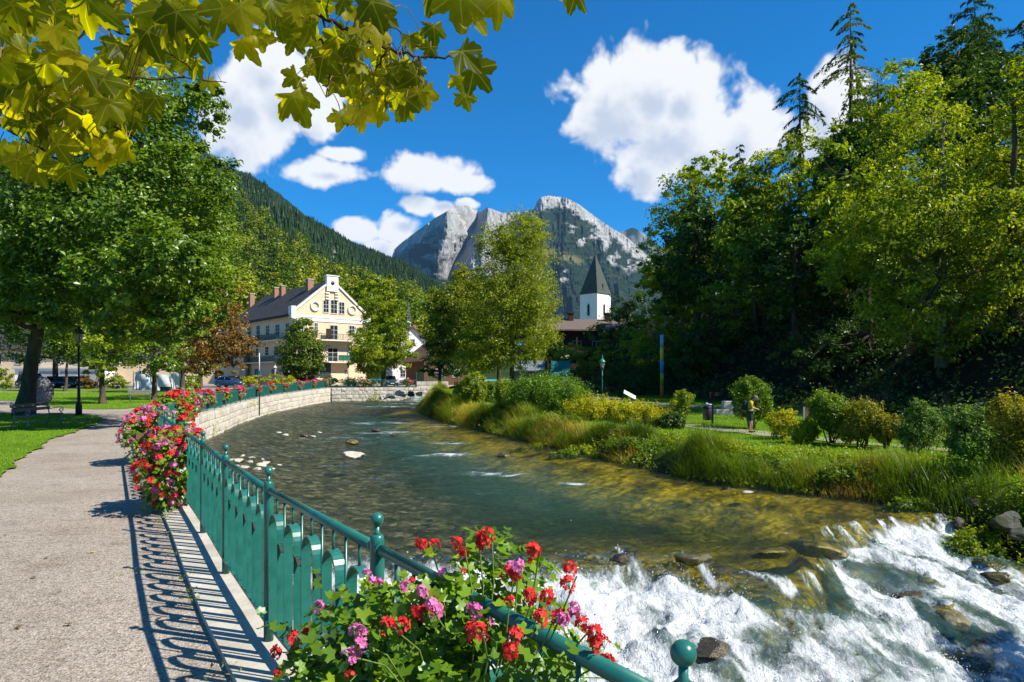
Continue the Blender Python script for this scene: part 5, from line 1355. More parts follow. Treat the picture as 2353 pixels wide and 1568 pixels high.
simple_house('timber_house', (-10.6, 112, 1.0), 8, 10, 4.2, 7.2, .45, surf('warm_brown_boards', (.15, .085, .04), (.08, .045, .022), 4, .85, .2, .5, 18, .02, stretch=(6, 6, 1)), M_BROOF, 'brown timber house half hidden by the creeper-hung tree', [(-1.5, 1.2, 1, 1.2), (1.5, 1.2, 1, 1.2), (0, 4.2, .9, 1.0)], .9)
t = empty('long_house', (-62, 122, .95), 'long pale yellow house far behind the park trees', 'building', 'houses in the village', .08)
mb = MB(); mb.box(-34, 0, -1, 14, 10, 6.2); mb.obj('wall', M_YEL, t)
mb = MB(); mb.prism([(-34.6, -.8, 6.0), (-34.6, 5, 10.0), (-34.6, 10.8, 6.0), (-34.6, 10.8, 6.2), (-34.6, 5, 10.2), (-34.6, -.8, 6.2)], (49.2, 0, 0)); mb.obj('roof', M_SLATE, t)
for k in range(14): win(t, (0, 0, 0), 0, -32+3.3*k, -31+3.3*k, 3.6, 5.1, 1, 1, 'window', .12)
for k in range(7): win(t, (0, 0, 0), 0, -31+6.6*k, -29.8+6.6*k, .9, 2.4, 1, 1, 'window', .12)
t = empty('garage', (-77, 116, .95), 'low white garage with grey doors seen under the left trees', 'building', 'houses in the village', .1)
mb = MB(); mb.box(-7, 0, -.6, 7, 5, 2.6); mb.obj('wall', M_WHITE, t)
mb = MB(); mb.box(-7.3, -.4, 2.6, 7.3, 5.3, 2.85); mb.obj('roof', surf('grey_sheet', (.38, .42, .46), (.3, .34, .37), 3, .4, .4), t)
for k in range(4): mb = MB(); mb.box(-6.4+3.3*k, -.05, 0, -3.7+3.3*k, .02, 2.2); mb.obj('garage_door', surf('grey_door', (.33, .36, .38), None, 4, .6), t)
# ------------------------------------------------------------------ railings
def mat_paint():
    m, nt, N, L = new_mat('green_railing_paint'); v = objvec(N, L, (1, 1, 1), True)
    f = noise(N, L, 9, 5, v, .6); col = ramp(N, L, f, [(.3, (.010, .10, .080)), (.7, (.018, .14, .114))])
    g = noise(N, L, 60, 3, v, .6); col = mix_rgb(N, L, ramp(N, L, g, [(.64, (0, 0, 0)), (.73, (.55, .55, .55))]), col, (.10, .085, .06))
    princ(N, L, col, ramp(N, L, f, [(.3, (.22, .22, .22)), (.7, (.36, .36, .36))]), .5, 0, bump(N, L, g, .08, .002)); return m
M_RAIL = mat_paint()
def post_mesh():
    mb = MB(); mb.lathe([(.031, -.05), (.031, 1.015), (.029, 1.035), (.020, 1.045)], 16)
    return mb.mesh('post', M_RAIL)
def ball_mesh():
    mb = MB(); mb.lathe([(.020, 1.043), (.011, 1.055), (.011, 1.083)], 12); mb.sphere((0, 0, 1.108), .029, 18, 12); return mb.mesh('ball', M_RAIL)
def strap(path, depth, th):
    """flat iron bent along path in the x-z plane, depth along y"""
    P = [Vector(p) for p in path]; V = []; F = []
    for i, p in enumerate(P):
        t = (P[min(i+1, len(P)-1)]-P[max(i-1, 0)]).normalized(); n = Vector((-t.z, 0, t.x))
        for (a, b) in ((-1, -1), (1, -1), (1, 1), (-1, 1)): V.append(p+n*(th/2*a)+Vector((0, depth/2*b, 0)))
    for i in range(len(P)-1):
        for k in range(4): F.append((i*4+k, i*4+(k+1) % 4, (i+1)*4+(k+1) % 4, (i+1)*4+k))
    F += [(3, 2, 1, 0), tuple(len(V)-4+k for k in range(4))]
    return V, F
def arch_path(w, z0, z1, n=14):
    r = w/2; return [(-r, 0, z0)]+[(-r*math.cos(a), 0, z1-r+r*math.sin(a)) for a in np.linspace(0, PI, n)]+[(r, 0, z0)]
def fix(me):
    bm = bmesh.new(); bm.from_mesh(me); bmesh.ops.recalc_face_normals(bm, faces=bm.faces); bm.to_mesh(me); bm.free(); return me
AW = .205
mb = MB(); mb.add(*strap(arch_path(AW, .14, .86), .052, .007)); ARCH = fix(mb.mesh('arch', M_RAIL)); ARCH.polygons.foreach_set('use_smooth', [len(p.vertices) == 4 and False for p in ARCH.polygons])
mb = MB(); mb.tube([(0, 0, .855), (0, 0, .97)], .0075, 8); BSH = mb.mesh('short_baluster', M_RAIL)
mb = MB(); mb.tube([(0, 0, .14), (0, 0, .97)], .0075, 8); mb.lathe([(.0075, .14), (.017, .142), (.013, .165), (.0075, .172)], 8); BLG = mb.mesh('baluster', M_RAIL)
POST = post_mesh(); BALL = ball_mesh()
NEARP = [(3.3, -3.0), (2.3, -1.42), (1.33, 0.06)]+[p for p in FL if .5 < p[1] < 14.6]+[(-8.2, 16.1)]
rail = empty('railing', (0, 0, 0), 'green iron railing with rounded arches and ball-topped posts along the path, nearest one', 'railing')
for i, p in enumerate(NEARP):
    o = link('post', POST, rail, None, (p[0], p[1], .045), (0, 0, random.uniform(0, 6))); b = link('ball', BALL, o)
for a, b in zip(NEARP[:-1], NEARP[1:]):
    A = Vector((*a, .045)); B = Vector((*b, .045)); L_ = (B-A).length; t = (B-A)/L_; ang = math.atan2(t.y, t.x)
    mb = MB(); mb.tube([A+t*.015+Vector((0, 0, .985)), B-t*.015+Vector((0, 0, .985))], .0235, 14)
    for (p, s) in ((A, 1), (B, -1)): mb.tube([p+t*s*.028+Vector((0, 0, .985)), p+t*s*.05+Vector((0, 0, .985))], .027, 14)
    mb.obj('top_rail', M_RAIL, rail)
    mb = MB(); Mx = Matrix.Translation(A) @ Matrix.Rotation(ang, 4, 'Z'); mb.box(.025, -.026, .118, L_-.025, .026, .138, Mx); mb.obj('bottom_rail', M_RAIL, rail)
    n = 5; pit = (L_-.06)/n
    for k in range(n):
        c = A+t*(.03+pit*(k+.5))
        link('arch', ARCH, rail, None, c, (0, 0, ang)); link('short_baluster', BSH, rail, None, c, (0, 0, ang))
        if k < n-1:
            d = A+t*(.03+pit*(k+1)); link('baluster', BLG, rail, None, d, (0, 0, ang))
            g_ = pit-AW; mb = MB(); mb.box(-g_/2, -.026, .70, g_/2, .026, .708); mb.prism([(-g_/2+.004, -.02, .698), (0.0, -.02, .655), (g_/2-.004, -.02, .698)], (0, .04, 0))
            o = mb.obj('bracket', M_RAIL, rail, d, (0, 0, ang))
# the far railing on the curved wall
i0 = next(i for i, p in enumerate(FLS) if p.y > 16.1)
FP = []; s = 0
for i in range(i0, len(FLS)):
    if (i-i0) % 4 == 0: FP.append(FLS[i])
FP.append(FLS[-1])
frail = empty('railing', (0, 0, 0), 'long green railing curving away on the stone river wall, hung with flower boxes', 'railing')
mb = MB(); mb.box(-.024, -.024, -.05, .024, .024, 1.06); FPOST = mb.mesh('post', M_RAIL)
top = MB(); bars = MB()
def zf(p, h): return Vector((p.x, p.y, zl1(p.y)+.045+h))
for p in FP: link('post', FPOST, frail, None, zf(p, 0), (0, 0, .6))
top.tube([zf(p, 1.0) for p in FP], .024, 6); top.obj('top_rail', M_RAIL, frail)
top = MB(); top.tube([zf(p, .13) for p in FP], .016, 5); top.obj('bottom_rail', M_RAIL, frail)
ap = arch_path(.2, .14, .86, 5)
for a, b in zip(FP[:-1], FP[1:]):
    A = zf(a, 0); B = zf(b, 0); L_ = (B-A).length; t = (B-A)/L_; ang = math.atan2(t.y, t.x)
    far = a.y > 60
    for k in range(5 if not far else 4):
        n = 5 if not far else 4; c = A+t*(L_*(k+.5)/n); Mx = Matrix.Translation(c) @ Matrix.Rotation(ang, 4, 'Z')
        V, F = strap(ap, .05, .008); bars.add([Mx @ v for v in V], F)
        bars.box(-.008, -.008, .86, .008, .008, .98, Mx)
        d = Matrix.Translation(c+t*(L_/n/2)) @ Matrix.Rotation(ang, 4, 'Z'); bars.box(-.008, -.008, .14, .008, .008, .98, d)
tag(bars.obj('arch_bars', M_RAIL, frail), kind='stuff')
# railing on the rubble wall at the bend
def plain_railing(P, z0, h, label, n=8, barstep=.12):
    t = empty('railing', (0, 0, 0), label, 'railing'); L_ = [0]
    mb = MB(); mb.tube([Vector((p[0], p[1], z0+h)) for p in P], .03, 5); mb.obj('top_rail', M_RAIL, t)
    mb = MB(); mb.tube([Vector((p[0], p[1], z0+.12)) for p in P], .025, 5); mb.obj('bottom_rail', M_RAIL, t)
    Q = resample([(p[0], p[1]) for p in P], barstep); bars = MB()
    for i, q in enumerate(Q):
        if i % 15 == 0 or i == len(Q)-1: link('post', FPOST, t, None, (q.x, q.y, z0), (0, 0, .3), (1.3, 1.3, h/1.05))
        else: bars.box(q.x-.009, q.y-.009, z0+.12, q.x+.009, q.y+.009, z0+h)
    tag(bars.obj('bars', M_RAIL, t), kind='stuff'); return t
plain_railing([(-24.0, 90.8), (-17.6, 92.7), (-13.0, 94.3)], zl1(92), 1.05, 'green railing on top of the rubble wall across the far bend')
plain_railing([(-13.2, 94.3), (-9.1, 95.8)], 1.5, 1.25, 'short raised green railing on the taller wall block at the far bend')

# ------------------------------------------------------------------ geraniums
def petal_mat(name, c, c2):
    m, nt, N, L = new_mat(name)
    col = ramp(N, L, attr(N, 'v'), [(0, c2), (1, c)])
    d = N.new('ShaderNodeBsdfDiffuse'); L.new(col, d.inputs[0]); t = N.new('ShaderNodeBsdfTranslucent'); L.new(col, t.inputs[0])
    ms = N.new('ShaderNodeMixShader'); ms.inputs[0].default_value = .35; L.new(d.outputs[0], ms.inputs[1]); L.new(t.outputs[0], ms.inputs[2])
    o = N.new('ShaderNodeOutputMaterial'); L.new(ms.outputs[0], o.inputs[0]); return m
M_RED = petal_mat('red_petals', (.80, .085, .07), (.60, .025, .03)); M_PINK = petal_mat('pink_petals', (.82, .30, .56), (.68, .14, .36))
M_STALK = surf('green_stalk', (.13, .20, .035), (.09, .14, .02), 8, .6, .2)
M_GER = leaf_mat('geranium_leaves', (.03, .065, .004), (.085, .165, .008), (.20, .27, .014), .40, .5, .38)
M_GERS = M_GER
def head_mesh(seed, mat, n=13, R=.036, ps=.017):
    """a geranium umbel: florets of five petals on short pedicels"""
    r = np.random.default_rng(seed); V = []; F = []; T = []; st = MB(); st.m = 1
    for k in range(n):
        d = unit(r.normal(size=3)+np.array([0, 0, .7])); c = d*R*r.uniform(.6, 1.1)
        a = unit(np.cross(d, r.normal(size=3))); b = np.cross(d, a); s = ps*r.uniform(.8, 1.3); tone = r.random()
        st.tube([(0, 0, -R*.6), tuple(c)], .0012, 3, cap=False)
        for j in range(5):
            t = 2*PI*j/5+r.uniform(-.15, .15); e = a*math.cos(t)+b*math.sin(t); f = -a*math.sin(t)+b*math.cos(t); w = s*(.52 if j > 1 else .38)
            i = len(V); cup = r.uniform(.15, .6)
            V += [c, c+e*s*.65+f*w+d*s*cup*.6, c+e*s*1.15+f*w*.35+d*s*cup, c+e*s*1.15-f*w*.35+d*s*cup, c+e*s*.65-f*w+d*s*cup*.6]
            F.append((i, i+1, i+2, i+3, i+4)); T.append(min(1, max(0, tone+r.normal(0, .15))))
    mb = MB(); mb.add(V, F); nb = len(F)
    off = len(mb.v); mb.v += st.v; mb.f += [[q+off for q in f] for f in st.f]; mb.sm += st.sm; mb.mi += [1]*len(st.f)
    me = mb.mesh('flower_head', [mat, M_STALK]); a = me.attributes.new('v', 'FLOAT', 'FACE'); a.data.foreach_set('value', np.array(T+[.5]*len(st.f), dtype=np.float32)); return me
HEADS = [head_mesh(600+i, M_RED) for i in range(4)]+[head_mesh(620+i, M_PINK) for i in range(3)]
SMALLH = [head_mesh(640+i, M_RED if i < 3 else M_PINK, 7, .034, .026) for i in range(5)]
def ger_leaf_pts():
    """ivy-geranium leaf: five blunt points, slightly cupped"""
    pts = [(0, 0, 0)]
    for k in range(11):
        a = -2.5+5.0*k/10; rr = .5*(1+.22*math.cos(a*5/1.25*1.0)) if False else .5*(.80+.24*abs(math.cos(a*1.25*1.0)) if k % 2 else 1.02)
        rr = .5*(1.05 if k % 2 == 1 else .78)
        pts.append((rr*math.sin(a), rr*math.cos(a), .10*rr+(.05 if k % 2 else -.03)))
    return np.array(pts)
GL = ger_leaf_pts(); GLF = np.array([(0, k+1, k+2) for k in range(10)])[:, ::-1]
def leaf_cloud(P, Nn, sz, r, tone):
    m = len(P); R = r.normal(size=(m, 3))+np.array([0, 0, -.6]); T = unit(R-Nn*(R*Nn).sum(1, keepdims=True)); B = np.cross(T, Nn)
    X = GL[None]*sz[:, None, None]
    V = P[:, None]+X[..., 0:1]*B[:, None]+X[..., 1:2]*T[:, None]+X[..., 2:3]*Nn[:, None]
    F = (GLF[None]+np.arange(m)[:, None, None]*len(GL)).reshape(-1, 3)
    return V.reshape(-1, 3), F, np.repeat(tone, len(GLF))
LEAFV = []
for k in range(5):
    V = GL.copy(); V[:, 2] += np.random.default_rng(k).normal(0, .03, len(V))
    me = fast_mesh('leaf', V, GLF, True, {'v': ('FACE', np.full(len(GLF), .25+.15*k))}); me.materials.append(M_GER); LEAFV.append(me)
M_BOX = surf('brown_planter', (.16, .09, .05), (.10, .06, .035), 5, .7, .2)
def geranium_box(loc, ang, blobs, nleaf, lsize, nhead, hsize, label, seed, nparts=0, red=.55, small=False, boxlen=.9, boxz=.62, group='flower boxes of geraniums on the railings', headbias=.0, toward=None):
    """blobs relative to loc; box hung on the path side of the rail"""
    t = empty('geranium_box', loc, label, 'flower box', group); r = np.random.default_rng(seed); rd = random.Random(seed)
    Mx = Matrix.Rotation(ang, 4, 'Z'); mb = MB()
    mb.box(-boxlen/2, -.10, boxz-.17, boxlen/2, .10, boxz, Mx); b = mb.obj('planter', M_BOX, t)
    P, O_, T = clump_points(blobs, nleaf, r, 14, .27, .5, .8); Nn = unit(O_*.7+np.array([.35, -.35, .75])+r.normal(size=P.shape)*.45)
    k = P[:, 2]+loc[2] > .06; P = P[k]; O_ = O_[k]; T = T[k]; Nn = Nn[k]
    sz = lsize*r.uniform(.6, 1.25, len(P)); tone = np.clip(.45+T+r.normal(0, .16, len(P)), 0, 1)
    idx = np.arange(len(P))
    if nparts:
        d = np.linalg.norm(P+np.array(loc)-np.array([0, 0, 1.75]), axis=1)/sz - 3*O_[:, 2]
        idx = np.argsort(d); near = idx[:nparts]; idx = idx[nparts:]
        for i in near:
            n = Vector(Nn[i]); q = n.to_track_quat('Z', 'Y') @ Euler((0, 0, rd.uniform(0, 6.28))).to_quaternion()
            o = link('leaf', LEAFV[min(4, max(0, int((tone[i]-.1)*6)))], t, None, P[i]); o.rotation_mode = 'QUATERNION'; o.rotation_quaternion = q; o.scale = (sz[i],)*3
    V, F, tn = leaf_cloud(P[idx], Nn[idx], sz[idx], r, tone[idx])
    tag(link('foliage', fast_mesh('foliage', V, F, True, {'v': ('FACE', tn)}), t, M_GER), kind='stuff')
    # flower heads stand just proud of the leaves
    w = np.array([b[3]*b[4]*b[5] for b in blobs])**.6; w /= w.sum(); st = MB(); HV = []; HF = []; off = 0
    for i in range(nhead):
        b = blobs[r.choice(len(blobs), p=w)]; d = unit(r.normal(size=3)+np.array([0, 0, .55])+(np.array(toward) if toward is not None else 0)); rr = r.uniform(.95, 1.16)
        p = Vector((b[0]+d[0]*b[3]*rr, b[1]+d[1]*b[4]*rr, b[2]+d[2]*b[5]*rr))
        if p.z+loc[2] < .1: continue
        isred = r.random() < red; me = (SMALLH[r.integers(0, 3)] if isred else SMALLH[r.integers(3, 5)]) if small else (HEADS[r.integers(0, 4)] if isred else HEADS[r.integers(4, 7)])
        o = link('red_flower_head' if isred else 'pink_flower_head', me, t, None, p, (r.uniform(-.6, .6), r.uniform(-.6, .6), r.uniform(0, 6))); s = hsize*r.uniform(.7, 1.2); o.scale = (s, s, s*r.uniform(.8, 1.1))
        if not small:
            c = Vector((b[0], b[1], b[2])); st.tube([p-Vector((0, 0, .02)), p.lerp(c, .35)+Vector((0, 0, .03)), p.lerp(c, .9)], .0022, 4, cap=False)
    if st.v: st.obj('stalks', M_STALK, t)
    return t
angN = math.atan2(-1.43, .951)
loc = (-.13, 2.24, .045)
B1 = [(-.30, .22, .66, .33, .36, .33), (.10, -.25, .72, .33, .36, .32), (-.24, -.15, .42, .38, .42, .32), (.22, -.48, .60, .24, .26, .26), (.05, .06, .94, .22, .24, .22), (-.44, .04, .55, .27, .27, .25), (-.08, -.6, .45, .32, .28, .30), (-.12, .1, .80, .26, .28, .22)]
fg_box = geranium_box(loc, angN, B1, 6600, .052, 44, .46, 'big box of red and pink geraniums filling the bottom centre, hung on the nearest railing', 701, 290, .55, boxlen=1.0, boxz=.66)
# tall single heads standing up above the rail there
def lone_heads(t, loc, L, col):
    st = MB()
    for (px, py, d, isred) in L:
        p = at(px, py, d)-Vector(loc)
        for q in range(2):
            pp = p+Vector((random.uniform(-.03, .03), random.uniform(-.03, .03), random.uniform(-.02, .02)))
            o = link('red_flower_head' if isred else 'pink_flower_head', HEADS[random.randrange(0, 4)] if isred else HEADS[random.randrange(4, 7)], t, None, pp, (random.uniform(-.5, .5), random.uniform(-.5, .5), random.uniform(0, 6))); o.scale = (.50, .50, .62)
        c = Vector((p.x*.5, p.y*.5-.05, .75)); st.tube([p, p.lerp(c, .4)+Vector((.02, 0, .03)), c], .0025, 4, cap=False)
    st.obj('stalks', M_STALK, t)
lone_heads(fg_box, loc, [(985, 1245, 2.3, 1), (1100, 1245, 2.2, 1), (1130, 1232, 2.2, 1), (1068, 1262, 2.25, 1), (1180, 1300, 2.1, 0), (1190, 1330, 2.1, 1), (1240, 1270, 2.0, 1), (1325, 1325, 1.95, 1), (730, 1400, 2.5, 0), (955, 1345, 2.2, 0), (870, 1330, 2.4, 0),
    (690, 1475, 2.35, 1), (650, 1500, 2.4, 1), (760, 1490, 2.3, 0), (810, 1510, 1.9, 0), (815, 1470, 1.9, 0), (910, 1450, 1.9, 1), (1110, 1460, 1.7, 1), (1175, 1470, 1.7, 1), (1240, 1390, 1.85, 1), (1270, 1430, 1.8, 1), (1290, 1415, 1.8, 0), (1345, 1460, 1.75, 1), (1385, 1480, 1.75, 1), (1400, 1520, 1.75, 1), (990, 1395, 2.1, 0), (1075, 1400, 2.0, 0), (965, 1400, 2.1, 1)], None)
# extra leaf sprays reaching above the rail
loc2 = (-4.62, 9.15, .045); a2 = math.atan2(1.7, -1.0)
geranium_box(loc2, a2, [(.02, .15, .66, .33, .42, .36), (.06, -.22, .52, .32, .40, .38), (.03, .0, .26, .28, .38, .26), (.16, -.05, .88, .26, .42, .18), (-.16, .25, .55, .20, .28, .30), (.05, -.1, .06, .2, .3, .16)], 2700, .062, 230, 1.05,
             'full box of red and pink geraniums, the larger of the two bulging over the path', 711, 0, .62, small=True)
loc3 = (-7.75, 14.25, .045)
geranium_box(loc3, a2, [(.06, .1, .72, .34, .45, .36), (.10, -.3, .55, .30, .36, .36), (.06, .1, .40, .30, .42, .28), (.14, .3, .95, .30, .36, .20)], 1700, .07, 150, 1.2,
             'second box of mostly pink geraniums on the path, just behind the fullest one', 712, 0, .42, small=True)
def fence_at_px(px, ymin=20):
    best = min((p for p in FLS if p.y > ymin), key=lambda p: abs((p.x/p.y*F_PX+1176.5)-px)); return best
fpx = [(402, 'red'), (430, 'mixed'), (447, 'pink'), (476, 'pink'), (512, 'red'), (551, 'mixed'), (588, 'pink'), (622, 'red'), (653, 'red'), (688, 'faded'), (721, 'pink'), (748, 'pink')]
ordn = ['first', 'second', 'third', 'fourth', 'fifth', 'sixth', 'seventh', 'eighth', 'ninth', 'tenth', 'eleventh', 'twelfth']
for i, (px, c) in enumerate(fpx):
    p = fence_at_px(px, 24 if i < 3 else 33)
    if i == 0: p = min(FLS, key=lambda q: abs(q.y-21))
    if i == 1: p = min(FLS, key=lambda q: abs(q.y-26))
    if i == 2: p = min(FLS, key=lambda q: abs(q.y-31))
    L_ = (p.x, p.y, zl1(p.y)+.045); k = 1.0 if i < 3 else .72
    geranium_box(L_, a2, [(-.05, 0, .85, .5*k, .55*k, .42*k), (.12, .0, .85-.25*k, .42*k, .5*k, .45*k), (-.05, .1, .85+.2*k, .45*k, .5*k, .22*k)], 640, .12, 46, 2.0,
                 'hanging %s geranium box, %s along the far railing counted from the near end' % ({'red': 'mostly red', 'mixed': 'red and pink', 'pink': 'mostly pink', 'faded': 'faded'}[c], ordn[i]), 730+i, 0, {'red': .85, 'mixed': .5, 'pink': .22, 'faded': .4}[c], small=True)
for i, (px, d) in enumerate([(838, 92.1), (935, 94.0), (1006, 96)]):
    q = at(px, 880, d); geranium_box((q.x, d, zl1(d) if i < 2 else 1.5), .3, [(0, 0, .85, .8, .4, .35), (.2, 0, .6, .6, .4, .35)], 480, .2, 30, 2.8, 'pink geranium box on the railing at the far bend, %s of three' % ['left one', 'middle one', 'right one'][i], 760+i, 0, .35, small=True)
# ------------------------------------------------------------------ overhanging maple
def maple_leaf_mesh(seed):
    r = random.Random(seed)
    lob = [(-122, .58), (-98, .44), (-58, .90), (-31, .52), (0, 1.02), (31, .52), (58, .90), (98, .44), (122, .58)]
    lob = [(a+r.uniform(-5, 5), q*r.uniform(.9, 1.1)) for a, q in lob]
    pts = []; vein = []
    def P(a, rr): return Vector((math.sin(math.radians(a))*rr, math.cos(math.radians(a))*rr, 0))
    pts.append(P(168, .10)); vein.append(.2)
    for i in range(len(lob)-1):
        (a0, r0), (a1, r1) = lob[i], lob[i+1]
        tip0 = i % 2 == 0
        pts.append(P(a0, r0*r.uniform(.93, 1.06))); vein.append(1.0 if tip0 and i in (0, 2, 4, 6) else .0)
        n = 4
        for k in range(1, n):
            t = k/n; a = a0+(a1-a0)*t; rr = r0+(r1-r0)*(t**.8 if tip0 else t**1.25)
            bulge = .13*math.sin(PI*t); tooth = (.05 if k % 2 else -.035)
            pts.append(P(a+(6 if tip0 else -6)*math.sin(PI*t)*(1 if a1 > a0 else -1)*0, rr+bulge*.6+tooth)); vein.append(0)
    pts.append(P(lob[-1][0], lob[-1][1])); vein.append(1.0); pts.append(P(-168, .10)); vein.append(.2)
    # inner ring gives the blade its folds
    V = [Vector((0, 0, 0))]; A = [1.0]; n = len(pts)
    cur = r.uniform(.10, .75); wav = r.uniform(.02, .05)
    for s in (.5, 1.0):
        for p, v in zip(pts, vein):
            q = p*s; rr = q.length; ang = math.atan2(q.x, q.y)
            q.z = -cur*rr*rr*.75+wav*math.cos(ang*5.8)*rr*1.2-.10*abs(q.x)*(1 if seed % 2 else -.5)
            V.append(q); A.append(v if s == 1 else (1.0 if v > .9 else .0))
    F = [(0, 1+k, 2+k) for k in range(n-1)]+[(1+k, 1+n+k, 2+n+k, 2+k) for k in range(n-1)]
    V = [v*.5+Vector((0, 0, 0)) for v in V]
    me = bpy.data.meshes.new('leaf'); me.from_pydata(V, [], [f[::-1] for f in F]); 
    a = me.attributes.new('vein', 'FLOAT', 'POINT'); a.data.foreach_set('value', A)
    me.polygons.foreach_set('use_smooth', [True]*len(me.polygons)); me.update(); return me
def mat_maple_leaf():
    m, nt, N, L = new_mat('maple_leaf_blade')
    oi = N.new('ShaderNodeObjectInfo'); v = objvec(N, L)
    col = ramp(N, L, oi.outputs['Random'], [(0, (.06, .08, .002)), (.45, (.115, .13, .002)), (.8, (.175, .175, .003)), (1, (.24, .22, .005))])
    n = noise(N, L, 4.5, 5, v, .6); col = mix_rgb(N, L, 1.0, col, ramp(N, L, n, [(.3, (.75, .75, .75)), (.7, (1.2, 1.2, 1.2))]), 'MULTIPLY')
    n2 = noise(N, L, 2.1, 3, v, .6)
    at2 = N.new('ShaderNodeMath'); at2.operation = 'ADD'; L.new(n2, at2.inputs[0])
    rm = N.new('ShaderNodeMath'); rm.operation = 'MULTIPLY_ADD'; L.new(oi.outputs['Random'], rm.inputs[0]); rm.inputs[1].default_value = .12; rm.inputs[2].default_value = -.06; L.new(rm.outputs[0], at2.inputs[1])
    col = mix_rgb(N, L, ramp(N, L, at2.outputs[0], [(.70, (0, 0, 0)), (.76, (.8, .8, .8))]), col, (.14, .055, .012))
    vn = ramp(N, L, attr(N, 'vein'), [(.62, (0, 0, 0)), (.95, (.75, .75, .75))]); col = mix_rgb(N, L, vn, col, (.27, .26, .04))
    d = N.new('ShaderNodeBsdfDiffuse'); L.new(col, d.inputs[0]); t = N.new('ShaderNodeBsdfTranslucent'); L.new(mix_rgb(N, L, 1.0, col, (3.9, 3.6, .2), 'MULTIPLY'), t.inputs[0])
    ms = N.new('ShaderNodeMixShader'); ms.inputs[0].default_value = .68; L.new(d.outputs[0], ms.inputs[1]); L.new(t.outputs[0], ms.inputs[2])
    g = N.new('ShaderNodeBsdfGlossy'); g.inputs['Roughness'].default_value = .42; g.inputs[0].default_value = (.8, .85, .8, 1)
    m2 = N.new('ShaderNodeMixShader'); m2.inputs[0].default_value = .006; L.new(ms.outputs[0], m2.inputs[1]); L.new(g.outputs[0], m2.inputs[2])
    o = N.new('ShaderNodeOutputMaterial'); L.new(m2.outputs[0], o.inputs[0]); return m
M_MLEAF = mat_maple_leaf()
MLV = []
for k in range(9):
    me = maple_leaf_mesh(k); me.materials.append(M_MLEAF); MLV.append(me)
M_TWIG = surf('dark_twig', (.05, .035, .022), (.025, .018, .012), 10, .9, .1, .4, 40, .003)
M_PET = surf('leaf_stalk', (.20, .17, .05), (.15, .09, .03), 10, .6, .2)
mt = empty('maple_branch', (-4.6, .6, 0), 'overhanging maple boughs with big yellow-green lobed leaves along the top', 'tree')
mo = Vector((-4.6, .6, 0))
tm = MB(); tm.tube([(0, 0, -.3), (.1, 0, .3), (.15, .05, 2), (.4, .1, 3.6), (.5, .2, 5.5), (.6, .2, 8)], [.34, .26, .22, .19, .14, .06], 12); tm.obj('trunk', M_BARK, mt)
rd = random.Random(77)
def bough(paths, base, fills, explicit, name='branch'):
    """paths: [(px,py,d),...] twigs; fills: (px,py,rx,ry,n,size_px,dmin,dmax)"""
    tw = MB(); W = []
    for (pl, r0) in paths:
        P = [at(*q)-mo for q in pl]; S_ = []
        for i in range(len(P)-1):
            for k in range(6): S_.append(P[i].lerp(P[i+1], k/6)+Vector((rd.uniform(-.006, .006),)*1+(rd.uniform(-.006, .006), rd.uniform(-.006, .006))))
        S_.append(P[-1]); n = len(S_)
        tw.tube(S_, [r0*(1-.75*i/n) for i in range(n)], 7); W += S_
    if base is not None: tw.tube([Vector(b) for b in base], [.09, .07, .05, .03][:len(base)], 9)
    br = tw.obj(name, M_TWIG, mt); pet = MB()
    spots = list(explicit)
    for (px, py, rx, ry, n, size, d0, d1) in fills:
        for k in range(n):
            a = rd.uniform(0, 2*PI); q = math.sqrt(rd.random()); spots.append((px+rx*q*math.cos(a), py+ry*q*math.sin(a), size*rd.uniform(.75, 1.25), rd.gauss(0, 38), rd.uniform(d0, d1), rd.gauss(0, .55), rd.gauss(0, .55)))
    for (px, py, size, rot, d, tx, ty) in spots:
        w = size/F_PX*d; c = at(px, py, d)-mo
        # blade faces the sky side or below; tip hangs down, turned by rot
        nrm = Vector((.15+tx, -1.0, -.25+ty)).normalized()
        if rd.random() < .35: nrm = -nrm
        tip = Vector((math.sin(math.radians(rot)), 0, -math.cos(math.radians(rot))))
        y = (tip-nrm*tip.dot(nrm)).normalized(); x = y.cross(nrm)
        R = Matrix((x, y, nrm)).transposed()
        base_pt = c-y*w*.35
        o = link('leaf', MLV[rd.randrange(9)], br, None, base_pt); o.rotation_euler = R.to_euler(); o.scale = (w*1.14, w*1.14, w*1.2*rd.uniform(.5, 1.8))
        near = min(W, key=lambda q: (q-base_pt).length+.15*max(0, base_pt.z-q.z))
        if (near-base_pt).length < .55:
            mid = near.lerp(base_pt, .55)+Vector((0, 0, .03+.12*(near-base_pt).length))
            pet = MB(); pet.tube([near, near.lerp(mid, .6)+Vector((0, 0, .012)), mid, mid.lerp(base_pt, .6)+Vector((0, 0, .012)), base_pt], .0016, 4, cap=False); pet.obj('leaf_stalk', M_PET, br)
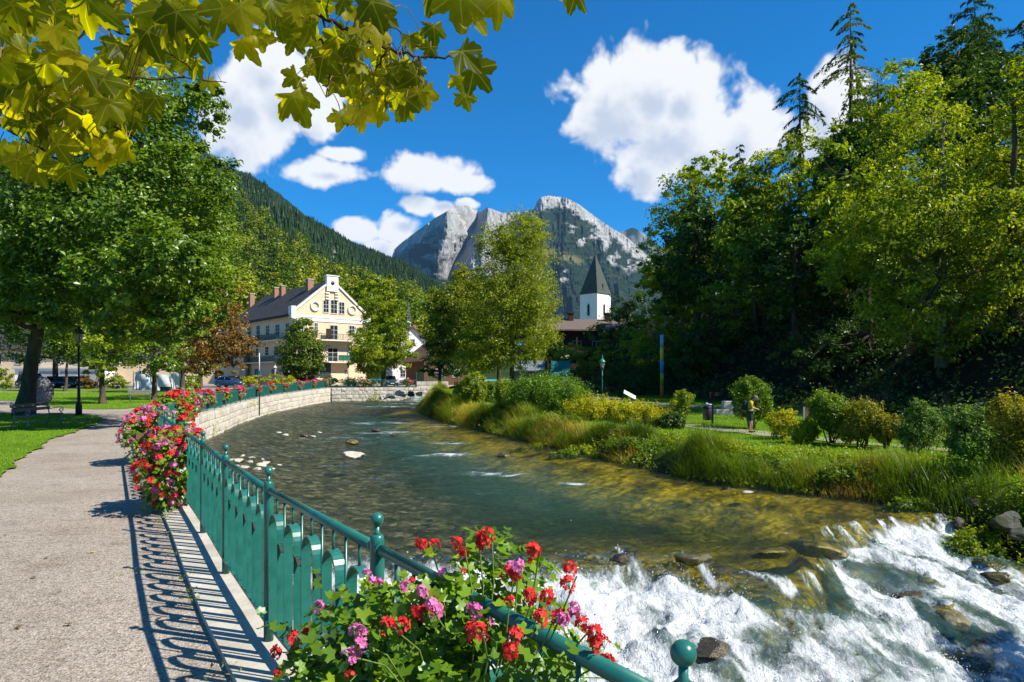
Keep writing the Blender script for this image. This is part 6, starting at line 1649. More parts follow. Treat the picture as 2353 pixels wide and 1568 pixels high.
# left mass
bough([([(-140, -60, 2.0), (20, 40, 2.0), (40, 110, 2.05), (75, 180, 2.1), (180, 243, 2.15), (265, 292, 2.2), (330, 330, 2.25)], .010), ([(-120, 150, 2.2), (0, 190, 2.2), (60, 206, 2.2), (140, 120, 2.25), (230, 40, 2.3)], .009),
       ([(-100, 250, 2.3), (20, 300, 2.3), (110, 352, 2.35), (190, 395, 2.4)], .008), ([(-60, 20, 2.4), (110, 45, 2.4), (250, 60, 2.5), (400, 60, 2.6)], .009), ([(60, 206, 2.2), (250, 180, 2.5), (430, 180, 2.8), (520, 190, 2.9)], .006), ([(250, 60, 2.5), (400, 130, 2.5), (480, 190, 2.6)], .005)],
      [(.15, .05, 2.2), (1.2, .6, 2.75), (2.1, 1.1, 3.0)], [
      (60, 120, 110, 120, 26, 105, 1.7, 2.5), (160, 250, 140, 110, 30, 100, 1.8, 2.5), (90, 330, 110, 90, 22, 92, 1.9, 2.5), (330, 60, 150, 70, 22, 100, 1.9, 2.6), (270, 200, 110, 90, 16, 85, 2.0, 2.6), (350, 150, 90, 70, 16, 55, 2.6, 3.6), (450, 130, 50, 50, 9, 60, 2.4, 3.0), (250, 320, 60, 60, 8, 80, 2.0, 2.5), (25, 30, 90, 60, 12, 120, 1.6, 2.3)],
      [(165, 420, 80, 10, 2.2, .2, .1), (90, 410, 95, 20, 2.1, -.1, .2), (35, 395, 85, -10, 2.2, .1, 0), (240, 390, 75, 5, 2.3, 0, .2), (60, 60, 150, 15, 1.7, .2, .2), (190, 50, 150, -20, 1.75, -.2, 0), (485, 205, 52, 20, 2.9, .3, .1), (300, 290, 60, -35, 2.4, .2, .3), (215, 340, 90, -10, 2.2, 0, 0), (45, 230, 110, 30, 2.1, .1, .2),
       (400, 70, 120, -10, 1.9, .1, .1), (350, 110, 110, 15, 1.95, 0, .2), (470, 120, 85, 30, 2.2, .2, .1), (430, 50, 110, 10, 2.0, -.2, .2)])
# middle bough
bough([([(560, -70, 2.0), (670, 0, 2.05), (740, 35, 2.1), (807, 72, 2.15), (887, 112, 2.2), (963, 131, 2.25), (1045, 134, 2.3), (1085, 140, 2.3)], .009), ([(620, 10, 2.1), (690, 62, 2.1), (745, 100, 2.15), (800, 135, 2.2)], .007),
       ([(740, 35, 2.1), (760, 120, 2.15), (755, 190, 2.2), (750, 225, 2.25)], .004), ([(963, 131, 2.25), (975, 180, 2.25), (985, 230, 2.3)], .004), ([(887, 112, 2.2), (860, 180, 2.25), (850, 240, 2.25)], .004), ([(1045, 134, 2.3), (1090, 175, 2.3), (1120, 215, 2.3)], .003), ([(963, 110, 2.3), (900, 60, 2.3), (890, 20, 2.3)], .003)],
      None, [(770, 110, 110, 80, 24, 72, 2.0, 2.6), (880, 150, 110, 75, 24, 66, 2.0, 2.6), (840, 220, 110, 60, 20, 66, 2.0, 2.6), (950, 210, 60, 60, 10, 66, 2.1, 2.6), (620, 60, 80, 70, 14, 78, 1.9, 2.5), (700, 30, 90, 40, 10, 80, 1.9, 2.4)],
      [(690, 262, 120, 22, 2.0, 0, .1), (828, 290, 92, 4, 2.1, .1, .1), (1085, 150, 105, 50, 2.1, .4, .2), (1115, 190, 110, 40, 2.15, -.1, .1), (1060, 200, 62, 20, 2.3, .1, 0), (1075, 245, 70, 25, 2.3, .3, 0), (1000, 90, 78, 10, 2.3, .2, .1), (980, 240, 82, 15, 2.2, .1, 0), (930, 260, 85, -5, 2.1, 0, .1), (660, 190, 70, -50, 2.3, .1, .1),
       (735, 160, 90, -15, 2.1, .1, .1), (690, 45, 110, 5, 2.0, 0, .1), (870, 40, 105, 25, 1.95, .1, .2), (905, 55, 70, 60, 2.0, .3, .1), (780, 290, 72, -10, 2.25, -.2, .2), (875, 280, 60, 10, 2.3, .4, .1), (560, 60, 120, 10, 1.8, .1, .1), (500, 60, 120, -20, 1.8, .2, .1), (575, 120, 85, 35, 2.1, 0, .1)])
# two sprays dipping in at the top edge
bough([([(900, -120, 1.9), (1000, -60, 1.9), (1060, -10, 1.95), (1110, 20, 1.95)], .006), ([(1060, -10, 1.95), (1040, 40, 1.95)], .003)], None, [(1040, -10, 60, 30, 6, 110, 1.8, 2.1)],
      [(1060, 40, 150, 5, 1.75, .1, .1), (1100, 60, 110, 30, 1.8, .4, 0), (990, 10, 95, -20, 1.9, .1, .1), (1150, 40, 110, 15, 1.8, .5, .1), (1165, 5, 90, 30, 1.85, .2, 0)])
bough([([(1180, -140, 2.1), (1250, -60, 2.1), (1300, -15, 2.1), (1330, 5, 2.1)], .005)], None, [], [(1300, 10, 60, 10, 2.1, .5, .1), (1340, 12, 95, 55, 2.1, .6, .1), (1320, -25, 90, 20, 2.1, .2, .1)])
# ------------------------------------------------------------------ people
def skin_mesh(name, J, E, R, sub=2, root=0):
    me = bpy.data.meshes.new(name); me.from_pydata(J, E, [])
    o = bpy.data.objects.new(name, me); C.objects.link(o)
    o.modifiers.new('skin', 'SKIN'); m = o.modifiers.new('sub', 'SUBSURF'); m.levels = sub; m.render_levels = sub
    sv = me.skin_vertices[0].data
    for i, r in enumerate(R):
        sv[i].radius = (r, r) if not isinstance(r, tuple) else r; sv[i].use_root = (i == root)
    bpy.context.view_layer.update()
    out = bpy.data.meshes.new_from_object(o.evaluated_get(bpy.context.evaluated_depsgraph_get()))
    bpy.data.objects.remove(o); out.name = name
    out.polygons.foreach_set('use_smooth', [True]*len(out.polygons)); return out
M_SKIN = surf('skin', (.42, .25, .17), (.36, .20, .13), 8, .55, .3)
M_HAIR = surf('grey_hair', (.22, .20, .18), (.12, .11, .10), 20, .8); M_HAIRD = surf('dark_hair', (.03, .02, .015), None, 20, .7)
def cloth(name, c): return surf(name, c, tuple(x*.8 for x in c), 14, .9, .1, .4, 30, .006)
def person(loc, rz, h, label, shirt, bottom, hair, bow=.25, arms='front', shorts=True, stride=.10, group=None, shoes=None):
    """faces local +x"""
    t = empty('person', loc, label, 'person', group, rz); k = h/1.75
    fx = .0; hz = 1.0
    hd = Vector((.06+.16*bow, 0, 1.60-.05*bow))
    J = [(0, 0, .96), (0, 0, 1.10), (.01, 0, 1.28), (.02, 0, 1.42), (.04+.05*bow, 0, 1.50), tuple(hd), tuple(hd+Vector((.03, 0, .09)))]
    R = [(.14, .10), (.125, .095), (.145, .105), (.12, .08), .05, (.085, .078), (.075, .07)]
    E = [(0, 1), (1, 2), (2, 3), (3, 4), (4, 5), (5, 6)]
    def add(p, r, par): J.append(tuple(p)); R.append(r); E.append((par, len(J)-1)); return len(J)-1
    arm = {}; leg = {}
    for s in (-1, 1):
        a = add((.02, s*.17, 1.40), .055, 3)
        if arms == 'front': el = (.05, s*.23, 1.15); ha = (.27, s*.10, 1.08)
        elif arms == 'face': el = (.16, s*.20, 1.22); ha = (.22, s*.07, 1.50)
        else: el = (-.02, s*.23, 1.14); ha = (.05, s*.24, .90)
        b = add(el, .040, a); c = add(ha, .028, b); hv = (Vector(ha)-Vector(el)).normalized()
        d = add(Vector(ha)+hv*.08, (.034, .018), c); arm[s] = (Vector((.02, s*.17, 1.40)), Vector(el), Vector(ha))
        # five fingers of unequal length, thumb leaving the side of the palm
        for q in range(4): add(Vector(ha)+hv*(.13+.02*(1 if q in (1, 2) else 0))+Vector((0, (q-1.5)*.016, -.02)), .007, d)
        add(Vector(ha)+hv*.08+Vector((.0, -s*.04, .02)), .008, d)
        f = s*stride
        hp = add((0, s*.09, .90), .085, 0); kn = add((f*.6+.02, s*.10, .50), .055, hp); an = add((f-.02, s*.10, .09), .036, kn)
        ft = add((f+.12, s*.11, .035), (.04, .03), an); leg[s] = (Vector((0, s*.09, .90)), Vector((f*.6+.02, s*.10, .50)), Vector((f-.02, s*.10, .09)), Vector((f+.12, s*.11, .035)))
    J = [tuple(Vector(j)*k) for j in J]; R = [tuple(q*k for q in r) if isinstance(r, tuple) else r*k for r in R]
    body = link('body', skin_mesh('body', J, E, R), t, M_SKIN)
    # shirt
    J = [(0, 0, .98), (0, 0, 1.12), (.01, 0, 1.28), (.02, 0, 1.42), (.03, 0, 1.47)]; R = [(.155, .125), (.15, .12), (.165, .13), (.135, .10), (.075, .07)]; E = [(0, 1), (1, 2), (2, 3), (3, 4)]
    for s in (-1, 1):
        a, b, c = arm[s]; J += [tuple(a), tuple(a.lerp(b, .75))]; R += [.072, .062]; n = len(J); E += [(3, n-2), (n-2, n-1)]
    link('shirt', skin_mesh('shirt', [tuple(Vector(j)*k) for j in J], E, [tuple(q*k for q in r) if isinstance(r, tuple) else r*k for r in R]), t, shirt)
    J = [(0, 0, 1.03), (0, 0, .95)]; R = [(.15, .115), (.16, .12)]; E = [(0, 1)]
    for s in (-1, 1):
        a, b, c, d = leg[s]; J += [tuple(a), tuple(a.lerp(b, .95 if shorts else 1))]; R += [.10, .085 if shorts else .07]; n = len(J); E += [(1, n-2), (n-2, n-1)]
        if not shorts: J.append(tuple(c)); R.append(.055); E.append((n-1, n))
    link('shorts' if shorts else 'trousers', skin_mesh('bottom', [tuple(Vector(j)*k) for j in J], E, [tuple(q*k for q in r) if isinstance(r, tuple) else r*k for r in R]), t, bottom)
    mb = MB()
    for s in (-1, 1): d = leg[s][3]*k; mb.sphere((d.x-.06*k, d.y, .045*k), .05*k, 10, 6, (2.5, .95, .9))
    mb.obj('shoes', shoes or cloth('dark_shoes', (.05, .04, .035)), t)
    c = (hd+Vector((-.012, 0, .055)))*k; mb = MB(); mb.sphere(tuple(c), .100*k, 14, 10, (1.05, .9, .95)); mb.obj('hair', hair, t)
    f = hd*k+Vector((.075, 0, .005))*k; mb = MB(); mb.sphere((f.x+.022*k, 0, f.z-.01*k), .018*k, 8, 6, (1, .7, 1.3)); mb.obj('nose', M_SKIN, body)
    mb = MB()
    for s in (-1, 1): mb.sphere((f.x+.012*k, s*.03*k, f.z+.02*k), .011*k, 6, 5)
    mb.obj('eyes', M_HAIRD, body); mb = MB(); mb.sphere((f.x+.012*k, 0, f.z-.045*k), .016*k, 6, 5, (.5, 1.4, .4)); mb.obj('mouth', surf('lips', (.35, .13, .11)), body)
    mb = MB()
    for s in (-1, 1): mb.sphere((hd.x*k, s*.088*k, hd.z*k), .024*k, 6, 5, (.8, .35, 1.2))
    mb.obj('ears', M_SKIN, body)
    return t
p = right_at(1725, 996)
pz = zr1(p.x, p.y)+.035
person((p.x, p.y, pz), -.35, 1.72, 'walker in a yellow shirt and dark green shorts looking down on the right bank path', cloth('yellow_shirt', (.62, .48, .03)), cloth('dark_green_shorts', (.02, .05, .045)), M_HAIR, 1.0, 'front', True, .04)
bk = empty('backpack', (p.x, p.y, pz), 'dark backpack on the back of the walker in yellow', 'backpack', None, -.35)
mb = MB(); mb.sphere((-.24, 0, 1.22), .17, 14, 10, (.72, .95, 1.45)); mb.obj('bag', cloth('dark_teal_nylon', (.015, .04, .05)), bk); mb = MB(); mb.sphere((-.35, 0, 1.12), .10, 10, 8, (.5, 1, 1.1)); mb.obj('pocket', cloth('dark_teal_nylon', (.015, .04, .05)), bk)
mb = MB()
for s in (-1, 1): mb.tube([(-.15, s*.10, 1.42), (-.02, s*.11, 1.50), (.11, s*.11, 1.42), (.15, s*.11, 1.25), (.06, s*.16, 1.12), (-.12, s*.13, 1.05)], .016, 6)
mb.obj('straps', cloth('black_strap', (.02, .02, .02)), bk)
q = at(1264, 870, 66); person((q.x, 66, zr1(q.x, 66)), 2.6, 1.7, 'person in a checked brown top raising hands to the face near the kiosk', cloth('brown_top', (.33, .24, .16)), cloth('dark_trousers', (.03, .035, .05)), M_HAIRD, .2, 'face', False, .08, 'people by the kiosk')
q = at(1295, 872, 63); person((q.x, 63, zr1(q.x, 63)), 1.5, 1.72, 'person in a blue shirt seen from behind at the kiosk counter', cloth('blue_shirt', (.03, .12, .30)), cloth('dark_trousers', (.03, .035, .05)), M_HAIRD, .1, 'down', False, .05, 'people by the kiosk')

# ------------------------------------------------------------------ lamps, poles, signs, bin
M_LGLASS = glass_mat('lantern_glass', (.35, .36, .33)); M_LGREEN = surf('lamp_green_paint', (.02, .13, .105), (.03, .20, .16), 6, .4, .4); M_BLACK = surf('black_ironwork', (.015, .018, .017), None, 6, .5, .3)
M_WPAINT = surf('white_paint', (.75, .76, .76), None, 4, .5, .3)
def lamp(name, loc, h, mat, label, group='old street lamps', glass=None, base=.06):
    t = empty(name, loc, label, 'street lamp', group)
    s = h/3.65
    mb = MB(); mb.lathe([(base*1.7, -.1), (base*1.7, .5), (base*1.3, .6), (base*.85, .7), (base*.7, 1.6), (base*.95, 1.64), (base*.6, 1.7), (base*.5, 2.62*s+.0)], 12); mb.obj('post', mat, t)
    z = 2.62*s; mb = MB()
    for a in range(4):
        c, d = math.cos(a*PI/2+PI/4), math.sin(a*PI/2+PI/4); mb.tube([(0, 0, z), (.14*c, .14*d, z+.06), (.13*c, .13*d, z+.2)], .012, 5); mb.tube([(.13*c, .13*d, z+.2), (.22*c, .22*d, z+.62)], .012, 5)
    mb.lathe([(.135, z+.18), (.135, z+.2)], 6); fr = mb.obj('lantern_frame', mat, t)
    mb = MB(); mb.lathe([(.12, z+.205), (.205, z+.61)], 6, smooth=False); mb.obj('glass', glass or M_LGLASS, fr)
    mb = MB(); mb.lathe([(.27, z+.60), (.26, z+.64), (.17, z+.78), (.09, z+.86), (.07, z+.87), (.075, z+.98), (.10, z+1.0), (.03, z+1.04), (.025, z+1.10), (.04, z+1.13), (.005, z+1.22)], 12); mb.obj('cap', mat, t)
    return t
p = at(1384, 919, 55); lamp('street_lamp', (p.x, 55, zr1(p.x, 55)), 3.6, M_LGREEN, 'old green street lamp with glass lantern behind the yellow flowering hedge')
p = at(1229.7, 877, 72); lamp('street_lamp', (p.x, 72, zr1(p.x, 72)), 3.4, M_BLACK, 'small dark street lamp between the golden bush and the grey hut')
p = at(800, 880, 97); lamp('street_lamp', (p.x, 97, zl1(97)), 3.5, M_BLACK, 'thin black street lamp in front of the yellow gable')
p = at(632, 872, 102); lamp('street_lamp', (p.x, 102, zl1(102)), 3.0, M_WPAINT, 'white street lamp beside the shaded side of the yellow house', glass=glass_mat('lantern_white', (.7, .7, .68)))
p = left_at(181, 956); lamp('street_lamp', tuple(p), 4.7, M_BLACK, 'black lamp post on the lawn tip behind the iron bench', base=.085)
# striped pole
p = right_at(1521, 914); t = empty('striped_pole', (p.x, p.y, zr1(p.x, p.y)), 'tall round pole painted in blue, yellow, green and orange bands', 'pole')
H = 5.65
for i, (nm, c) in enumerate((('orange_band', (.50, .14, .02)), ('green_band', (.26, .38, .03)), ('blue_band', (.08, .30, .62)), ('yellow_band', (.75, .58, .04)), ('pale_blue_band', (.22, .42, .68)))):
    mb = MB(); mb.lathe([(.165, H*i/5-(.3 if i == 0 else 0)), (.165, H*(i+1)/5-.012)], 18); mb.obj(nm, surf('pole_'+nm, c, tuple(x*.8 for x in c), 5, .6, .3), t)
# gauge pole at the river wall
p = fence_at_px(585, 33); t = empty('gauge_pole', (p.x+.35, p.y, zl1(p.y)-.9), 'thin tall pole, white above and dark below, fixed at the river wall', 'pole')
mb = MB(); mb.tube([(0, 0, -.4), (0, 0, 2.7)], .05, 8); mb.obj('lower_pole', M_BLACK, t); mb = MB(); mb.tube([(0, 0, 2.7), (0, 0, 4.6)], .035, 8); mb.obj('upper_pole', M_WPAINT, t); mb = MB(); mb.box(-.09, -.06, 2.95, .09, .06, 3.2); mb.obj('clamp', surf('blue_clamp', (.03, .10, .30)), t)
# tilted white sign
p = at(1447, 930, 46); t = empty('sign', (p.x, 46, zr1(p.x, 46)), 'small tilted white lectern sign behind the yellow hedge', 'sign')
mb = MB(); mb.box(-.03, -.03, -.1, .03, .03, .9); mb.obj('post', M_WPAINT, t); mb = MB(); mb.box(-.45, -.25, -.02, .45, .25, .02, Matrix.Translation((0, 0, 1.0)) @ Matrix.Rotation(.5, 4, 'Y') @ Matrix.Rotation(.5, 4, 'X')); mb.obj('panel', surf('sign_white', (.78, .78, .76), None, 4, .4, .4), t)
# litter bin
p = right_at(1626, 977); t = empty('litter_bin', (p.x, p.y, zr1(p.x, p.y)), 'dark litter bin on a post with blue rubbish on its lid', 'bin', None, -.2)
mb = MB(); mb.box(.19, -.05, -.1, .29, .05, 1.02); mb.obj('post', M_BLACK, t)
mb = MB(); mb.lathe([(.19, .22), (.21, .25), (.215, .82), (.20, .84)], 20); mb.obj('body', M_BLACK, t)
mb = MB(); mb.box(-.20, -.222, .27, -.02, -.19, .80, Matrix.Rotation(-.25, 4, 'Z')); mb.obj('panel', surf('rusty_panel', (.24, .15, .10), (.10, .06, .045), 6, .8), t)
mb = MB(); mb.lathe([(.23, .84), (.24, .87), (.16, .95), (.05, .98)], 20); mb.obj('lid', M_BLACK, t)
mb = MB(); mb.sphere((.08, -.05, 1.0), .09, 9, 6, (1.5, 1, .6)); mb.sphere((-.05, 0, 1.04), .07, 7, 5, (1.2, 1, .9)); mb.obj('rubbish', surf('blue_rubbish', (.06, .22, .45), (.5, .55, .6), 12, .5), t)
# panel sign, stone trough, benches in the shade
p = right_at(1853, 968); t = empty('notice_panel', (p.x, p.y, zr1(p.x, p.y)), 'narrow brown and grey notice panel behind the yellow bushes', 'sign', None, .25)
mb = MB(); mb.box(-.20, -.03, .0, -.15, .03, .78); mb.obj('post', surf('grey_metal', (.30, .32, .34), None, 5, .4, .4), t); mb = MB(); mb.box(-.15, -.02, .08, .20, .02, .75); mb.obj('panel', surf('brown_panel', (.16, .09, .06), (.10, .06, .045), 5, .7), t)
p = at(1680, 940, 41); t = empty('stone_trough', (p.x, 41, zr1(p.x, 41)), 'grey stone trough in the shade between the bin and the walker', 'trough')
mb = MB(); mb.box(-.9, 0, -.2, .9, .7, .35); mb.obj('base', M_CONC, t, bevel=.03); mb = MB(); mb.box(-.4, .15, .35, .45, .65, .85); mb.obj('block', M_CONC, t, bevel=.03)
def picnic(loc, rz, label):
    t = empty('picnic_bench', loc, label, 'bench', 'wooden benches in the shade', rz)
    for i in range(3): mb = MB(); mb.box(-.8, -.2+.14*i, .43, .8, -.08+.14*i, .47); mb.obj('seat_plank', M_TIMB, t)
    for i in range(2): mb = MB(); mb.box(-.8, .26, .62+.16*i, .8, .30, .74+.16*i); mb.obj('back_plank', M_TIMB, t)
    for s in (-.7, .7): mb = MB(); mb.box(s-.05, -.2, -.05, s+.05, -.1, .43); mb.box(s-.05, .2, -.05, s+.05, .26, .92); mb.obj('leg', M_TIMB, t)
p = at(1655, 918, 52); picnic((p.x, 52, zr1(p.x, 52)), .1, 'wooden bench in deep shade behind the litter bin')
p = at(1410, 910, 62); picnic((p.x, 62, zr1(p.x, 62)), .3, 'wooden bench in shade just right of the old green lamp')
# picket fences
M_PICK = surf('brown_picket', (.22, .12, .055), (.10, .055, .03), 5, .85, .1, .6, 25, .01, stretch=(4, 4, 1))
def picket(P, label, h=.95, grp='picket fences on the right bank', cat='fence'):
    t = empty('picket_fence', (P[0][0], P[0][1], zr1(*P[0])), label, cat, grp); o = t.location.copy(); r = random.Random(3)
    Q = resample(P, .145)
    for k in (.25, .72):
        mb = MB(); mb.tube([Vector((q.x, q.y+.03, zr1(q.x, q.y)+k*h))-o for q in Q[::4]], .03, 4, smooth=False); mb.obj('rail', M_PICK, t)
    for i, q in enumerate(Q):
        z = zr1(q.x, q.y); mb = MB(); w = .038; hh = h*r.uniform(.95, 1.04); tl = r.uniform(-.02, .02)
        if i % 14 == 0: mb.box(-.06, 0, -.1, .06, .12, h*1.05); mb.obj('post', M_PICK, t, Vector((q.x, q.y, z))-o)
        mb = MB(); mb.prism([(-w, -.03, .06), (w, -.03, .06), (w+tl, -.03, hh-.08), (tl, -.03, hh), (-w+tl, -.03, hh-.08)], (0, .022, 0)); mb.obj('picket', M_PICK, t, Vector((q.x, q.y, z))-o)
picket([(14.8, 29.2), (16.5, 27.3), (18.2, 25.6), (19.6, 24.0)], 'low brown picket fence behind the shrubs of the right bank path', .95)
picket([(21.2, 43.0), (23.0, 41.6)], 'short brown picket gate standing high in the shade of the wood', 1.15, cat='gate')

# ------------------------------------------------------------------ park furniture
M_IRON = surf('green_cast_iron', (.03, .12, .105), (.10, .22, .20), 14, .5, .4); M_IROND = surf('dark_cast_iron', (.02, .035, .03), (.20, .24, .24), 14, .5, .4); M_SLAT = surf('grey_worn_slat', (.20, .17, .14), (.12, .10, .085), 6, .85, .1, .5, 25, .005, stretch=(1, 6, 6))
def park_bench(loc, rz, label, iron, length=2.2):
    """sitter faces local -y"""
    t = empty('park_bench', loc, label, 'bench', 'cast-iron park benches', rz)
    for s in (-1, 1):
        x = s*(length/2-.12); mb = MB()
        mb.tube([(x, -.26, 0), (x, -.22, .14), (x, -.27, .28), (x, -.24, .42), (x, -.1, .42), (x, .16, .40)], .022, 6)
        mb.tube([(x, .30, 0), (x, .20, .22), (x, .16, .40), (x, .20, .58), (x, .28, .95)], .022, 6)
        sc = [(x, .21, .62), (x, .0, .66), (x, -.18, .68)]+[(x, -.22-.09*math.sin(a)*(1-.10*a), .59+.09*math.cos(a)*(1-.10*a)) for a in np.linspace(0, 7.2, 18)]
        mb.tube(sc, .017, 6); mb.tube([(x, -.20, .52), (x, -.26, .46), (x, -.24, .42)], .016, 6)
        mb.tube([(x, -.22+.07*math.cos(a), .20+.07*math.sin(a)) for a in np.linspace(0, 5.5, 12)], .011, 5)
        mb.obj('end_frame', iron, t)
    for k in range(5): mb = MB(); mb.box(-length/2, -.26+.088*k, .435, length/2, -.185+.088*k, .465); mb.obj('seat_slat', M_SLAT, t)
    for k in range(2): mb = MB(); M = Matrix.Translation((0, .205+.045*k, .66+.15*k)) @ Matrix.Rotation(-.25, 4, 'X'); mb.box(-length/2, -.015, -.055, length/2, .015, .055, M); mb.obj('back_slat', M_SLAT, t)
    return t
a = left_at(60, 991); b = left_at(137, 979.5); m = (a+b)/2; d = (b-a).normalized()
park_bench((m.x-.2, m.y, .035), math.atan2(d.y, d.x), 'dark iron bench with scrolled arms in the shade at the left edge', M_IROND, (b-a).length+.25)
a = left_at(322, 926); park_bench((a.x, a.y, zl1(a.y)+.03), .55, 'green cast-iron bench out on the sunny lawn', M_IRON, 1.5)
a = left_at(405, 917); park_bench((a.x, a.y+2, zl1(a.y)+.03), .15, 'dark bench seen end on beyond the trunk by the tarpaulin', M_IROND, 2.0)
# memorial stone
p = left_at(98, 925); t = empty('memorial_stone', tuple(p), 'upright grey memorial boulder with a round relief and a plaque', 'stone')
bm = bmesh.new(); bmesh.ops.create_icosphere(bm, subdivisions=4, radius=1)
for v in bm.verts:
    c = v.co; n = .06*math.sin(c.x*5+c.z*3)+.04*math.sin(c.y*7+c.z*5); w = .80*(1-.22*max(0, c.z)-(.28*max(0, c.z-.4)))
    v.co = Vector((c.x*w*(1+n)+.10*max(0, c.z), c.y*.42*(1+n), .85+c.z*1.02*(1+n*.5)))
me = bpy.data.meshes.new('boulder'); bm.to_mesh(me); bm.free(); me.polygons.foreach_set('use_smooth', [True]*len(me.polygons)); link('boulder', me, t, surf('memorial_granite', (.20, .19, .185), (.12, .115, .11), 5, .8, .2, .6, 20, .02))
mb = MB(); mb.lathe([(.25, 0), (.25, .05), (.21, .06), (.10, .09), (.02, .10)], 20); mb.obj('relief', surf('dark_bronze', (.05, .05, .035), (.03, .03, .022), 8, .5, .5), t, (-.10, -.40, 1.42), (PI/2, 0, 0))
mb = MB(); mb.box(-.52, -.47, .72, .05, -.36, 1.12); mb.obj('plaque', MATS['dark_bronze'], t, bevel=.01)
# tarpaulin screen
p = left_at(361, 898.5); t = empty('tarpaulin', tuple(p), 'silver-grey tarpaulin screen hung between poles at the back of the lawn', 'tarpaulin', None, .05)
xs = np.linspace(-2.55, 2.55, 52); zs = np.linspace(0, 1, 16)
def tarp(X, Zp):
    sag = .30*(1-(X/2.55)**2)*Zp; return sag
X, Zp = np.meshgrid(xs, zs); top = 2.15-.30*(1-(X/2.55)**2)+.05*np.sin(X*5); Zz = top*Zp; Yy = .10*np.sin(X*3.1+Zp*4)+.09*np.sin((X+1.6)*6-Zp*7)*np.exp(-(X+1.4)**2)+.05*fbm(X*3, Zp*5, 3)
V = np.stack([X, Yy, Zz], -1).reshape(-1, 3); i = np.arange(51)[None]+np.arange(15)[:, None]*52; link('cloth', fast_mesh('cloth', V, np.stack([i, i+1, i+53, i+52], -1).reshape(-1, 4), True), t, surf('silver_tarpaulin', (.62, .63, .63), (.50, .52, .53), 2, .7, .2, .3, 18, .02))
for x in (-2.6, -1.95, 1.9, 2.6): mb = MB(); mb.tube([(x, -.12, 0), (x+.03, -.1, 2.25)], .04, 6); mb.obj('pole', surf('tarp_pole', (.10, .11, .12), None, 5, .6), t)
mb = MB(); mb.tube([(.1, -.25, 0), (.0, -.2, 1.0), (-.15, -.15, 2.3)], .05, 6); mb.obj('timber_prop', M_PICK, t)
t2 = empty('crate', (p.x+1.6, p.y-1.2, p.z), 'dark crate standing in front of the right end of the tarpaulin', 'crate'); mb = MB(); mb.box(-.5, -.3, 0, .5, .3, .42); mb.obj('body', surf('dark_crate', (.05, .06, .06), None, 5, .7), t2, bevel=.02); mb = MB(); mb.box(-.53, -.33, .42, .53, .33, .48); mb.obj('lid', surf('dark_crate', (.05, .06, .06)), t2)

